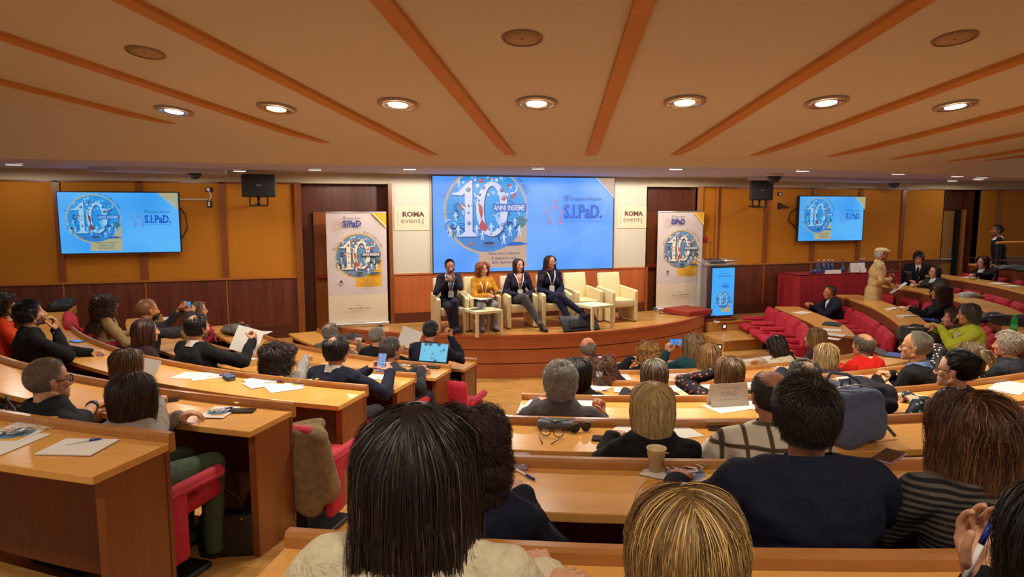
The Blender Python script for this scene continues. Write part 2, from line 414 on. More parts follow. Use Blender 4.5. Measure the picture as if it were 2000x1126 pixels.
trim(-.1, .0, YW-.05, YW+.02, .45, 2.87, M_POST); trim(6.9, 6.98, YW-.05, YW+.02, 1.44, 2.87, M_LIGHTW); trim(7.26, 7.3, YW-.05, YW, 1.44, 2.86, M_LIGHTW)
for x in (1.98, 5.24): trim(x-.003, x+.003, YW-.003, YW, 1.45, 3.1, M_LIGHTW)
for x0, x1 in ((-9, -.1), (6.98, 12.7)): trim(x0, x1, YW-.04, YW-.01, .45, .68, mat('plinth_wood', hexc(84, 40, 24), .4))
# doors in the alcoves
M_DOORW = mat('door_wood', hexc(158, 86, 36), .35, noise=(14, 14, 1.2), var=.14)
M_DOORB = mat('beige_door', hexc(176, 124, 62), .5, noise=(14, 14, 2), var=.05)
def door(n, x0, x1, z0, z1, m, bar, barm):
    d = struct('door_%d' % n, MB().box(x0, x1, YW+.3, YW+.36, z0, z1), m); bevel(d, .004)
    b = MB(); b.rbox(bar[0], bar[1], YW+.22, YW+.26, bar[2]-.025, bar[2]+.025, .012); b.box(bar[0]+.02, bar[0]+.06, YW+.25, YW+.31, bar[2]-.03, bar[2]+.03); b.box(bar[1]-.06, bar[1]-.02, YW+.25, YW+.31, bar[2]-.03, bar[2]+.03)
    part('push_bar', b, barm, d)
M_REDBAR = mat('red_bar', hexc(150, 30, 20), .4)
door(1, .17, 1.3, .5, 2.42, M_DOORW, (.2, 1.1, 1.40), M_REDBAR)
door(2, 5.9, 6.9, .5, 2.42, mat('door_wood_dark', hexc(120, 62, 30), .35, noise=(14, 14, 1.2), var=.14), (5.95, 6.2, 1.42), M_REDBAR)
door(3, 12.78, 13.35, .3, 2.42, M_DOORB, (12.8, 13.3, 1.40), M_STEEL)
trim(13.36, 13.42, YW+.2, YW+.36, .3, 2.45, M_BLACKM); trim(13.42, 13.5, YW+.15, YW+.36, .3, 2.45, M_LIGHTW)
# ---- floors
def arc_pts(R, a0, a1, n, ymax=10.27):
    out = []
    for k in range(n+1):
        a = math.radians(a0+(a1-a0)*k/n); out.append((CX+R*math.cos(a), min(ymax, CY+R*math.sin(a))))
    return out
mb = MB(); mb.box(-9, 20, -5, 11.4, -.3, 0)
def tier_slab(R, z0, z1, a0, a1, Ro=18):
    A = arc_pts(R, a0, a1, 48); B = arc_pts(Ro, a0, a1, 48); n = len(A); V = []
    for P in (A, B):
        for z in (z0, z1): V += [(x, y, z) for x, y in P]
    F = []
    for i in range(n-1):
        F += [(n+i, n+i+1, 3*n+i+1, 3*n+i), (i+1, i, n+i, n+i+1)]
    F += [(0, n, 3*n, 2*n), (n-1, 3*n-1, 4*n-1, 2*n-1)]
    mb.add(V, F)
for i in range(6, -2, -1): tier_slab(row_R(i)+.02, floor_z(i+1)-.02, floor_z(i), -183, -60)
RRING = {1: 4.95, 2: 5.98, 3: 6.98, 4: 7.95, 5: 8.9, 6: 9.9}
for k, R in RRING.items(): tier_slab(R, .152*(k-1)-.02, .152*k, -60, 3)
mb.box(-9, .62, 10.25, 11.4, -.1, .50); mb.box(6.7, 20, 10.25, 11.4, -.1, .50)
mb.box(6.5, 8.25, 9.45, 10.25, -.1, .333); mb.box(6.3, 7.95, 8.7, 9.45, -.1, .167)
struct('floor', mb, M_FLOOR)
for y, z, x0, x1 in ((10.25, .5, 6.9, 8.25), (9.45, .333, 6.6, 7.95), (8.7, .167, 6.3, 7.7)):
    trim(x0, x1, y-.015, y+.02, z-.02, z+.004, M_LIGHTW)
# step lights set in the risers
for k, (px, py, y, z) in enumerate(((1414, 640, 10.25, .42), (1405, 662, 9.45, .25))):
    x = aty(px, py, y)[0]; t = thing('step_light', (x, y, z), 0, ['square step light in the upper riser beside the stage', 'square step light in the lower riser beside the stage'][k], 'light', 'step lights')
    part('frame', MB().rbox(-.055, .055, -.012, .0, -.05, .05, .006), mat('grey_frame', (.2, .17, .14), .4, metal=.6), t)
    part('lens', MB().box(-.022, .022, -.016, -.011, -.022, .022), mat('step_lens', (1, .9, .75), emit=1.2), t)
# ---- stage
def stage_arc(off=0, n=60, x0=.45, x1=7.25):
    out = []
    for k in range(n+1):
        x = x0+(x1-x0)*k/n; R = 4.4; y = 13.7 - math.sqrt(R*R-(x-3.85)**2); dx, dy = (x-3.85)/R, (y-13.7)/R
        out.append((x+dx*off, min(10.96, y+dy*off)))
    return out
st = thing('stage_platform', (3.85, 10.2, 0), 0, 'curved wooden stage with parquet top and banded front below the big screen', 'stage')
def stage_prism(off, z0, z1): A = stage_arc(off); return MB().prism(A + [(7.25, 10.98), (.45, 10.98)], z0, z1)
part('stage_floor', stage_prism(.0, .60, .64), M_FLOOR, st, True)
part('nosing', MB().prism([*stage_arc(.012), *stage_arc(-.08)[::-1]], .605, .645), M_STAGE, st, True)
for z0, z1 in ((.435, .605), (.225, .42), (.0, .21)): part('front_band', MB().prism([*stage_arc(.0), *stage_arc(-.3)[::-1]], z0, z1), M_STAGE, st, True)
part('groove', MB().prism([*stage_arc(-.02), *stage_arc(-.28)[::-1]], .0, .6), M_STAGED, st, True)
# ================================================================== desks
def end_line(i, f):
    R = row_R(i); best = None
    for k in range(4000):
        a = math.radians(-185 + k*.045); x, y = CX+R*math.cos(a), CY+R*math.sin(a); v = f(x, y)
        if best is not None and v*best[0] <= 0: return math.degrees(a)
        best = (v,)
    return None
left_in = lambda x, y: x - (1.91 + .563*(y-7.61))
cen_l = lambda x, y: x - (-.065 + .567*(y-1.78))
cen_r = lambda x, y: x - (8.45 - .567*(y-1.78))
def circ_path(R, a0, a1, n=None):
    n = n or max(8, int(abs(a1-a0)/2)); out = []
    for k in range(n+1): a = math.radians(a0+(a1-a0)*k/n); out.append((CX+R*math.cos(a), CY+R*math.sin(a), math.cos(a), math.sin(a)))
    return out
def poly_path(P, n=24):
    xs_, ys_ = [p[0] for p in P], [p[1] for p in P]; t = [0]
    for a, b in zip(P, P[1:]): t.append(t[-1]+math.hypot(b[0]-a[0], b[1]-a[1]))
    T = np.linspace(0, t[-1], n); X = np.interp(T, t, xs_); Y = np.interp(T, t, ys_)
    for _ in range(6): X[1:-1] = (X[:-2]+2*X[1:-1]+X[2:])/4; Y[1:-1] = (Y[:-2]+2*Y[1:-1]+Y[2:])/4
    out = []
    for k in range(n):
        a, b = max(0, k-1), min(n-1, k+1); dx, dy = X[b]-X[a], Y[b]-Y[a]; L = math.hypot(dx, dy); nx_, ny_ = dy/L, -dx/L
        if (X[k]-CX)*nx_ + (Y[k]-CY)*ny_ < 0: nx_, ny_ = -nx_, -ny_
        out.append((X[k], Y[k], nx_, ny_))
    return out
def desk(path, zr, zf, label, group, rail=True, depth=.39, panels=(1, 1), round_end=False):
    mid = path[len(path)//2]
    t = thing('curved_desk', (mid[0], mid[1], zf), 0, label, 'desk', group)
    zt = zr - .04
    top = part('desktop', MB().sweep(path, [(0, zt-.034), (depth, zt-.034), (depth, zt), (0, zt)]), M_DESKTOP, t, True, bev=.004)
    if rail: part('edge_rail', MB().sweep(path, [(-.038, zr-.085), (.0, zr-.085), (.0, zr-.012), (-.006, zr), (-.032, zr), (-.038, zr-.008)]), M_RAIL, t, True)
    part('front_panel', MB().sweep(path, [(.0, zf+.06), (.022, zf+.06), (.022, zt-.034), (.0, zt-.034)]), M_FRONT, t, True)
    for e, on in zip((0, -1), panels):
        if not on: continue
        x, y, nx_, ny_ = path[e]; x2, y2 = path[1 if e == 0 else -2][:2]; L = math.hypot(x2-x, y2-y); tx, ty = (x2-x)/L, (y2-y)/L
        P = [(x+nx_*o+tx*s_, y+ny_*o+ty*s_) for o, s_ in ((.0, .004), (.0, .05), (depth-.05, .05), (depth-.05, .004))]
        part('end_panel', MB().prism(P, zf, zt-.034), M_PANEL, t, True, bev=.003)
    n = len(path); 
    for k in range(6, n-4, 7):
        x, y, nx_, ny_ = path[k]; x2, y2 = path[k+1][:2]; L = math.hypot(x2-x, y2-y); tx, ty = (x2-x)/L, (y2-y)/L
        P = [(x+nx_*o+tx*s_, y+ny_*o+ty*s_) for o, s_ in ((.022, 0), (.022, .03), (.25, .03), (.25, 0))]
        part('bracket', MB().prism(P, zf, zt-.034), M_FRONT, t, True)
    return t
ORD = {7: 'front row', 6: 'second row', 5: 'third row', 4: 'fourth row', 3: 'fifth row', 2: 'sixth row', 1: 'rearmost row'}
for i in range(2, 8):
    a1 = end_line(i, left_in); R = row_R(i); a0 = -180 + math.degrees(math.asin((CY-10.15)/R))
    desk(circ_path(R, a0, a1), rail_z(i), floor_z(i), 'curved wooden desk left of the aisle, %s from the stage' % ORD[i], 'curved desks left of the aisle', panels=(1, 1))
for i in range(1, 8):
    a0 = end_line(i, cen_l); a1 = end_line(i, cen_r); R = row_R(i)
    if i == 1: a1 = -80
    desk(circ_path(R, a0, a1), rail_z(i), floor_z(i), 'curved wooden desk in the middle block, %s from the stage' % ORD[i], 'curved desks of the middle block')
RD = {1: [(8.05, 10.22), (7.77, 9.4), (7.43, 8.5), (6.9, 7.72)], 2: [(9.37, 10.22), (9.2, 9.68), (8.84, 8.87), (8.22, 7.87), (7.72, 7.2)],
      3: [(10.35, 10.2), (10.28, 9.5), (10.02, 8.5), (9.4, 7.4), (8.55, 6.45), (7.9, 5.95)], 4: [(11.42, 10.2), (11.3, 9.3), (10.9, 8.3), (10.3, 7.3), (9.5, 6.3)],
      5: [(12.5, 10.2), (12.2, 8.8), (11.6, 7.5), (10.8, 6.3)]}
RZ = {1: .735, 2: .90, 3: 1.05, 4: 1.21, 5: 1.40}
RP = {}
for k, P in RD.items():
    RP[k] = poly_path(P)
    desk(RP[k], RZ[k]+.04, .152*(k-1), ['curved wooden desk nearest the stage steps in the right block', 'curved wooden desk second from the steps in the right block, behind the man in navy', 'curved wooden desk third from the steps in the right block',
         'curved wooden desk fourth from the steps, at which the woman with the hair clip sits', 'curved wooden desk at the far right below the railing'][k-1], 'curved desks of the right block', rail=False, depth=.42)
# ================================================================== crimson chairs
def seat_shell(w_, h_, t_, crown=.03, n=8):
    """upholstered backrest: rounded slab with a soft crown at the top"""
    mb = MB(); mb.rbox(-w_/2, w_/2, -t_/2, t_/2, 0, h_, .045, n=4); return mb
def make_chair():
    t = thing('auditorium_chair', (0, 0, 0))
    b = MB(); b.rbox(-.235, .235, -.05, .05, 0, .40, .05, M=TM((0, -.25, .36), rx=math.radians(8)), n=4); b.rbox(-.20, .20, -.03, .07, .05, .36, .04, M=TM((0, -.245, .36), rx=math.radians(8)), n=4)
    part('backrest', b, M_RED, t)
    b = MB(); b.rbox(-.225, .225, -.22, .23, 0, .11, .05, M=TM((0, .0, .35), rx=math.radians(4)), n=4); part('seat', b, M_RED, t)
    for s_ in (-1, 1):
        b = MB(); b.rbox(s_*.265-.035, s_*.265+.035, -.24, .16, .50, .57, .035, n=4); b.rbox(s_*.265-.028, s_*.265+.028, -.26, -.1, .18, .54, .025, n=3)
        part('armrest', b, M_RED, t)
    b = MB(); b.box(-.04, .04, -.14, .1, .03, .36); b.rbox(-.2, .2, -.17, .13, 0, .035, .012); b.box(-.27, .27, -.2, -.14, .2, .3)
    part('pedestal', b, M_BLACK, t, bev=.004)
    return t
_ch = None
def chair(x, y, z, face, label, group):
    global _ch
    c = make_chair() if _ch is None else copy_tree(_ch)
    if _ch is None: _ch = c
    c.location = (x, y, z); c.rotation_euler = (0, 0, face - math.pi/2); tag(c, label, 'chair', group); return c
def face_c(x, y): return math.atan2(CY-y, CX-x)
def chair_px(px, py, z, zf, label, group, dface=0):
    x, y, _ = atz(px, py, z); return chair(x, y, zf, face_c(x, y)+math.radians(dface), label, group)
# right block, along each desk on its outer side
def chairs_along(k, R, angs, group, labf):
    for j, a in enumerate(angs):
        ar = math.radians(a); x, y = CX+R*math.cos(ar), CY+R*math.sin(ar); chair(x, y, max(0, .152*k), face_c(x, y), labf(j), group)
for j, s_ in enumerate((.16, .36, .55, .75, .93)):
    P = RP[1][int(s_*(len(RP[1])-1))]; x, y = P[0]-P[2]*.46, P[1]-P[3]*.46
    chair(x, y, 0, math.atan2(-P[3], -P[2]), ['crimson chair before the right block front desk, nearest the steps', 'crimson chair before the right block front desk, second from the steps', 'crimson chair before the right block front desk, third from the steps', 'crimson chair before the right block front desk, fourth from the steps', 'crimson chair at the rounded near end of the right block front desk'][j], 'crimson chairs before the right front desk')
for k, n_ in ((2, 7), (3, 8), (4, 8), (5, 7)):
    for j in range(n_):
        s_ = (j+.5)/n_; P = RP[k][int(s_*(len(RP[k])-1))]; x, y = P[0]-P[2]*.37, P[1]-P[3]*.37
        chair(x, y, .152*(k-2), math.atan2(-P[3], -P[2]), 'crimson chair backed against the %s right block desk, %s from the front wall' % (['', '', 'second', 'third', 'fourth', 'fifth'][k], ['first', 'second', 'third', 'fourth', 'fifth', 'sixth', 'seventh', 'eighth'][j]), 'crimson chairs of the right block')
# ================================================================== artwork on screens and banners
def palette(kind):
    base = dict(sky=(40, 150, 228), deep=(26, 96, 190), mid=(60, 130, 205), white=(206, 208, 240), red=(178, 70, 78), grey=(96, 104, 150), dark=(24, 50, 110), gold=(196, 162, 138), ink=(28, 52, 120),
                blue=(24, 84, 200), pink=(214, 96, 120), wave=(122, 180, 250), cloud=(150, 190, 240), green=(70, 120, 130), body=(200, 214, 240), stripe=(236, 224, 224))
    if kind == 'tv':
        for k, v in base.items(): base[k] = (int(v[0]*.62), min(255, int(v[1]*.98)), min(255, int(v[2]*1.0)))
        base['gold'] = (170, 168, 130); base['white'] = (150, 200, 235); base['body'] = (140, 195, 235)
    if kind == 'print':
        base.update(sky=(96, 140, 180), deep=(56, 86, 128), mid=(110, 140, 170), white=(240, 222, 200), red=(190, 84, 50), grey=(110, 90, 80), dark=(48, 52, 70), gold=(226, 168, 40), ink=(58, 50, 80),
                    blue=(52, 60, 140), pink=(226, 140, 110), wave=(210, 190, 190), cloud=(200, 200, 205), green=(90, 90, 70), body=(232, 222, 208), stripe=(240, 225, 190))
    out = {}
    for k, v in base.items():
        if kind == 'print': out[k] = mat('print_'+k, hexc(*v), .6)
        else: out[k] = mat('%s_%s' % (kind, k), hexc(*v), emit=1.0 if kind == 'led' else .95)
    return out
def ten_art(fl, cu, cv, r, p, words=True, seed=3):
    rnd = random.Random(seed); Q = lambda x, y: (cu+x*r, cv+y*r)
    fl.circ(cu-.01*r, cv, r*1.05, p['gold'], 56); fl.circ(cu, cv, r, p['sky'], 56)
    # lower water and mid tones
    P = [Q(math.cos(a)*.995, math.sin(a)*.995) for a in np.linspace(math.radians(205), math.radians(335), 26)]; fl.poly(P, p['mid'])
    for k in range(64):   # foliage-like swirls at the flanks of the numerals
        x = rnd.choice((-1, 1))*rnd.uniform(.25, .92); y = rnd.uniform(-.55, .15)
        if x*x+y*y > .92: continue
        a = rnd.uniform(0, 3.1); L = rnd.uniform(.1, .26)
        c = p[rnd.choice(['dark', 'deep', 'green', 'mid', 'cloud'])]; pts = []
        for q in range(9):
            t = q/8; pts.append((x + L*t*math.cos(a+1.6*t), y + L*t*math.sin(a+1.6*t)))
        fl.line([Q(*q) for q in pts], r*rnd.uniform(.015, .05), c)
    for k in range(5): fl.line([Q(-1.0+k*.07, -.2), Q(-1.0+k*.07, .55+.1*(k % 2))], r*.006, p['deep'])
    for k in range(30):
        x, y = rnd.uniform(-.75, .8), rnd.uniform(.35, .93)
        if x*x+y*y > .86: continue
        fl.circ(*Q(x, y), r*rnd.choice((.012, .018, .03, .045)), p[rnd.choice(['white', 'cloud', 'cloud', 'red', 'body'])], 12)
    # big "10"
    one = [(-.86, .42), (-.72, .44), (-.42, .72), (-.36, .72), (-.36, -.5), (-.24, -.6), (-.24, -.62), (-.68, -.62), (-.68, -.6), (-.55, -.5), (-.55, .42), (-.62, .36), (-.86, .38)]
    for dx, c in ((.02, 'dark'), (0, 'white')):
        P = [Q(x+dx, y-dx) for x, y in one]
        fl.poly([P[0], P[1], P[10], P[11], P[12]], p[c]); fl.poly([P[1], P[2], P[10]], p[c]); fl.poly([P[2], P[3], P[4], P[9], P[10]], p[c]); fl.poly(P[4:10], p[c])
    def zero(o, c):
        fl.layer += 1; n = 44
        for k in range(n):
            A, B = 2*math.pi*k/n, 2*math.pi*(k+1)/n; P = []
            for (a_, rx, ry) in ((A, .40, .66), (B, .40, .66), (B, .21, .56), (A, .21, .56)): P.append(Q(.13+o+rx*math.cos(a_), .04-o+ry*math.sin(a_)))
            fl.poly(P, p[c], False)
    zero(.025, 'dark'); zero(0, 'white')
    for x, y, s, c in ((-.46, .5, .06, 'grey'), (-.6, .1, .075, 'red'), (-.42, .12, .05, 'dark'), (-.46, -.05, .03, 'green'), (-.45, -.3, .05, 'mid'), (-.08, .55, .045, 'grey'), (-.18, .38, .035, 'dark'), (-.2, .24, .03, 'grey'),
                       (.38, .5, .06, 'grey'), (.42, .3, .06, 'red'), (.1, -.56, .03, 'mid'), (-.14, -.5, .03, 'grey'), (.47, -.3, .04, 'mid'), (-.15, .72, .06, 'red'), (.02, .8, .035, 'cloud'), (.24, .74, .045, 'white'), (-.4, -.8, .05, 'red'), (-1.08, .36, .045, 'mid'),
                       (.33, -.3, .07, 'cloud'), (.42, -.36, .06, 'grey'), (.27, -.38, .05, 'mid'), (.36, -.43, .05, 'cloud'), (-.9, -.06, .035, 'grey'), (-1.05, -.08, .02, 'deep')):
        fl.circ(*Q(x, y), r*s, p[c], 16); fl.circ(*Q(x-s*.3, y+s*.3), r*s*.35, p['cloud'] if c != 'cloud' else p['white'], 8)
    # red flame leaf on the nought, hooks, horns
    fl.poly([Q(*q) for q in ((-.22, .2), (-.12, .1), (-.1, -.05), (-.13, -.2), (-.04, -.32), (.02, -.42), (-.04, -.5), (-.16, -.46), (-.2, -.36), (-.14, -.22), (-.2, -.02))], p['red'])
    fl.line([Q(*q) for q in ((-.6, .1), (-.5, .02), (-.4, .08), (-.42, .18), (-.5, .2))], r*.045, p['body'])
    fl.line([Q(*q) for q in ((.58, .42), (.7, .44), (.76, .52), (.74, .62))], r*.035, p['white']); fl.line([Q(*q) for q in ((.6, .3), (.7, .36), (.72, .44))], r*.06, p['red'])
    fl.poly([Q(*q) for q in ((.78, -.1), (.92, -.18), (1.04, -.22), (.96, -.36), (.86, -.44), (.8, -.3))], p['green'])
    fl.line([Q(*q) for q in ((-.32, .42), (-.28, .34), (-.2, .36))], r*.03, p['body'])
    fl.line([Q(*q) for q in ((-.74, .16), (-.78, .08), (-.72, .0), (-.78, -.03))], r*.02, p['dark'])
    # little figures along the ground
    for x, y, h_ in ((-.92, -.62, .22), (-.72, -.62, .26), (-.5, -.56, .2), (-.26, -.58, .24), (-.12, -.7, .22), (.1, -.56, .26), (.42, -.82, .26), (.58, -.62, .26), (.82, -.64, .28), (-.78, -.24, .2), (.7, -.38, .2), (-.7, .55, .2)):
        c = p['body']; q = h_
        fl.circ(*Q(x, y+q*.9), r*q*.1, c, 10); fl.poly([Q(x-q*.12, y+q*.8), Q(x+q*.12, y+q*.8), Q(x+q*.08, y+q*.42), Q(x-q*.08, y+q*.42)], c)
        fl.line([Q(x-.05*q, y+q*.45), Q(x-q*.14, y)], r*q*.09, c); fl.line([Q(x+.05*q, y+q*.45), Q(x+q*.14, y)], r*q*.09, c)
        fl.line([Q(x-.1*q, y+q*.76), Q(x-q*.3, y+q*.5)], r*q*.07, c); fl.line([Q(x+.1*q, y+q*.76), Q(x+q*.28, y+q*.6)], r*q*.07, c)
    fl.poly([Q(.04+.14*math.cos(a), -.78+.1*math.sin(a)) for a in np.linspace(math.pi, 2*math.pi, 12)], p['grey']); fl.circ(*Q(.04, -.78), r*.14, p['dark'], 18, ry=r*.03)
    fl.poly([Q(*q) for q in ((.42, -.86), (.62, -.76), (.84, -.76), (1.06, -.82), (.84, -.85), (.6, -.86))], p['deep'])
    if words:
        fl.poly([Q(.15, -.02), Q(1.0, -.02), Q(1.0, .17), Q(.15, .17)], p['deep'])
        fl.text('ANNI INSIEME', cu+r*.17, cv+r*.01, r*.125, p['white'], .022, width=r*.78)
def faint(fl, u, v, w_, h_, m, seed=1):
    """an unreadable line of print: short strokes"""
    rn = random.Random(seed); x = u-w_/2
    while x < u+w_/2:
        l = rn.uniform(.5, 1.6)*h_; fl.line([(x, v), (min(x+l, u+w_/2), v)], h_*rn.uniform(.35, .7), m); x += l+h_*rn.uniform(.25, .6)
def icon(fl, u, v, h, m):
    w_ = h*.075; fl.ring(u, v+h*.83, h*.13, h*.13+w_*.35, m, n=24)
    for s_ in (-1, 1):
        A = [(u+s_*h*.27*math.cos(a), v+h*.36+h*.30*math.sin(a)) for a in np.linspace(0, math.pi/2, 10)]
        fl.line([(u+s_*h*.22, v)] + [(u+s_*h*.27, v+h*.2)] + A, w_*.35, m)
        fl.line([(u+s_*h*.2, v+h*.28), (u+s_*h*.15, v), (u+s_*h*.29, v), (u+s_*h*.24, v+h*.28)], w_*.35, m)
        fl.line([(u+s_*h*.25, v+h*.42), (u+s_*h*.45, v+h*.52), (u+s_*h*.5, v+h*.6), (u+s_*h*.44, v+h*.76)] , w_*.3, m)
def sipad(fl, u, v, w_, p, tiny=True):
    """wordmark of total width w_ from u, baseline v"""
    h_ = w_*.31
    fl.text('S.I.PaD.' if tiny else 'SIPaD', u, v, h_, p['blue'], .036, width=w_)
    fl.text('10', u, v+h_*1.32, h_*.42, p['ink'], .01, width=w_*.12); fl.text('\u00b0', u+w_*.12, v+h_*1.34, h_*.42, p['ink'])
    fl.text('Congresso Nazionale', u+w_*.16, v+h_*1.36, h_*.25, p['ink'], .006, width=w_*.82)
    fl.text('Societ\u00e0 Italiana Patologie da Dipendenza', u, v-h_*.3, h_*.12, p['blue'], .0, width=w_)
def slide(parent, W, H, H_full, kind, name='picture'):
    """the congress slide, bottom-left at the parent's origin, cropped at height H"""
    p = palette(kind); s = H_full; fl = Flat(vmax=H-.004, umax=W-.004)
    if kind == 'led': g1, g2 = (104, 168, 255), (70, 148, 250)
    else: g1, g2 = (84, 178, 246), (46, 150, 236)
    m1 = mat(kind+'_ground', hexc(*g1), emit=1.0); m2 = mat(kind+'_ground_blue', hexc(*g2), emit=1.0)
    nt = m1.node_tree; b = nt.nodes['Principled BSDF']
    if 'lin' not in m1:
        m1['lin'] = 1; tc = nt.nodes.new('ShaderNodeTexCoord'); gr = nt.nodes.new('ShaderNodeTexNoise'); gr.inputs['Scale'].default_value = 1.1; gr.inputs['Detail'].default_value = 1
        rp = nt.nodes.new('ShaderNodeValToRGB'); rp.color_ramp.elements[0].color = hexc(*g2)+(1,); rp.color_ramp.elements[1].color = hexc(*g1)+(1,); rp.color_ramp.elements[0].position = .35; rp.color_ramp.elements[1].position = .6
        nt.links.new(tc.outputs['Object'], gr.inputs['Vector']); nt.links.new(gr.outputs[0], rp.inputs[0]); nt.links.new(rp.outputs[0], b.inputs['Emission Color'])
    fl.poly([(0, 0), (W, 0), (W, H), (0, H)], m1)
    for k in range(3): fl.ring(1.0*s, 1.0*s, s*(.80+k*.016), s*(.80+k*.016)+.004*s, p['wave'], 290, 345, 30)
    fl.poly([(.43*s, .035*s), (.896*s, .035*s), (.896*s, .6*s), (.43*s, .6*s)], p['gold'])
    ten_art(fl, .505*s, .565*s, .382*s, p)
    for t_, z in (('Verso nuovi orizzonti', .157), ('di diagnosi e cura', .114), ('delle dipendenze', .073)): fl.text(t_, .665*s, z*s, .024*s, p['ink'], .012, wx=1.0, align='c')
    fl.arc_text('19-21 novembre 2025', .505*s, .565*s, .415*s, 84, 24, .028*s, p['ink'])
    icon(fl, 1.176*s, .438*s, .235*s, p['pink']); sipad(fl, 1.262*s, .495*s, .40*s, p)
    fl.poly([(1.48*s, s), (1.79*s, s), (1.79*s, .70*s)], p['gold'])
    fl.line([(1.47*s, 1.0*s), (1.79*s, .69*s)], .006*s, p['stripe'])
    fl.text('ERSARIO', 1.635*s, .872*s, .026*s, p['white'], .02, rot=-math.pi/4)
    return fl.build(name, parent)
def screen(name, x0, z0, W, H, Hf, kind, label, y=YW-.05, bez=.012, dep=.04):
    t = thing(name, (x0, y, z0), 0, label, 'screen')
    slide(t, W, H, Hf, kind)
    part('bezel', MB().box(-bez, W+bez, .0002, dep, -bez, H+(bez if kind != 'led' else -.002)), M_BLACK, t)
    return t
screen('projection_screen', 2.02, 1.438, 3.18, 1.56, 1.775, 'led', 'large glowing blue congress slide on the wall behind the stage', y=YW-.04)
for x0, lab in ((-3.2, 'flat television with the congress slide on the left yellow wall'), (9.02, 'flat television with the congress slide on the right yellow wall')):
    t = screen('wall_television', x0, 1.86, 1.51, .845, .845, 'tv', lab, y=YW-.12, dep=.05)
    part('wall_mount', MB().box(.55, .95, .05, .12, .25, .6), M_BLACK, t)
# ---- roll-up banners
def banner(x0, y, label, w_=.91, h_=1.77):
    p = palette('print'); t = thing('roll_up_banner', (x0, y, .64), 0, label, 'banner', 'roll-up banners'); fl = Flat(vmax=h_-.002, umax=w_-.002)
    top = mat('banner_print_top', hexc(206, 190, 186), .6, noise=(2, 2, 1.5), var=.12); low = mat('banner_print_low', hexc(220, 204, 178), .6)
    fl.poly([(0, 0), (w_, 0), (w_, h_), (0, h_)], low); fl.poly([(0, .5), (w_, .5), (w_, h_), (0, h_)], top)
    fl.poly([(.42, .62), (.82, .62), (.82, 1.1), (.42, 1.1)], p['gold'])
    ten_art(fl, .475, 1.105, .335, p)
    for k, t_ in enumerate(('Verso nuove prospettive', 'di presa in carico', 'multidimensionale', 'della persona con patologia', 'da dipendenza')): fl.text(t_, .62, .752-k*.03, .017, p['ink'], .01, align='c')
    fl.arc_text('19-21 novembre 2025', .475, 1.105, .37, 78, 22, .024, p['ink'])
    icon(fl, .17, 1.52, .16, p['pink']); sipad(fl, .245, 1.565, .28, p, False)
    fl.poly([(.68, h_), (w_, h_), (w_, h_-.24)], p['gold']); fl.line([(.70, h_), (w_, h_-.21)], .012, p['stripe'])
    fl.circ(.2, .715, .02, p['ink'], 12); fl.ring(.2, .705, .03, .035, p['ink'], 180, 360, 12); fl.text('ROMA', .2, .655, .014, p['ink'], .01, align='c')
    faint(fl, .475, .335, .12, .010, p['grey']); faint(fl, .475, .290, .34, .022, p['grey'], 2); faint(fl, .475, .258, .26, .008, p['grey'], 3)
    fl.build('printed_sheet', t)
    part('backing', MB().box(0, w_, .0005, .004, 0, h_), M_WHITE, t)
    part('top_rail', MB().rbox(-.005, w_+.005, -.012, .014, h_-.004, h_+.022, .01), mat('alu', (.7, .68, .64), .35, metal=.9), t)
    part('base_case', MB().rbox(-.015, w_+.015, -.09, .1, -.0, .07, .02), mat('alu', (.7, .68, .64), .35), t)
    part('foot', MB().box(.1, .16, -.16, .16, -.0, .012).box(w_-.16, w_-.1, -.16, .16, -.0, .012), M_BLACK, t)
    part('pole', MB().cyl((w_/2, .03, .05), .01, .01, h_-.06), M_STEEL, t)
    return t
banner(.35, 10.86, 'tall roll-up congress banner on the left side of the stage')
banner(6.02, 10.86, 'tall roll-up congress banner right of the stage beside the lectern')
# ---- wall signs
M_SIGN = mat('sign_plate', hexc(214, 198, 166), .5); M_BROWN = mat('sign_brown', hexc(96, 50, 40), .6); M_GRYT = mat('sign_grey', hexc(130, 118, 100), .6)
for x0, lab in ((1.40, 'cream wall sign left of the big screen'), (5.30, 'cream wall sign right of the big screen')):
    t = thing('wall_sign', (x0, YW-.012, 2.13), 0, lab, 'sign', 'wall signs'); fl = Flat(); part('plate', MB().box(0, .56, .0003, .012, 0, .38), M_SIGN, t, bev=.003)
    fl.text('ROMA', .13, .22, .075, M_BROWN, .045, width=.36); fl.text('event', .10, .115, .085, M_GRYT, .01, width=.33); fl.text('i', .445, .095, .10, M_GRYT, .02, rot=math.pi*0)
    fl.line([(.06, .07), (.06, .30)], .006, M_GRYT); fl.build('lettering', t)
# ---- loudspeakers
def speaker(x, y, z, rz, label, w_=.46, h_=.32):
    t = thing('loudspeaker', (x, y, z), rz, label, 'speaker', 'wall loudspeakers')
    b = MB(); b.prism([(-w_/2, -.14), (w_/2, -.14), (w_/2-.06, .14), (-w_/2+.06, .14)], -h_/2, h_/2); part('cabinet', b, M_BLACK, t, bev=.02)
    part('grille', MB().rbox(-w_/2+.015, w_/2-.015, -.152, -.139, -h_/2+.015, h_/2-.015, .006), mat('grille', (.02, .02, .022), .7, bump=(400, .5, .002)), t)
    part('badge', MB().box(-.03, .03, -.155, -.151, .0, .012), M_STEEL, t)
    br = MB(); br.box(-.12, .12, -.02, .02, -h_/2-.13, -h_/2-.11); br.cyl((0, 0, -h_/2-.12), .018, .018, .13); br.box(-.13, -.11, -.02, .02, -h_/2-.12, .0); br.box(.11, .13, -.02, .02, -h_/2-.12, .0); br.box(-.02, .02, 0, .58 if x > 5 else .5, -h_/2-.12, -h_/2-.09)
    part('bracket', br, M_BLACK, t)
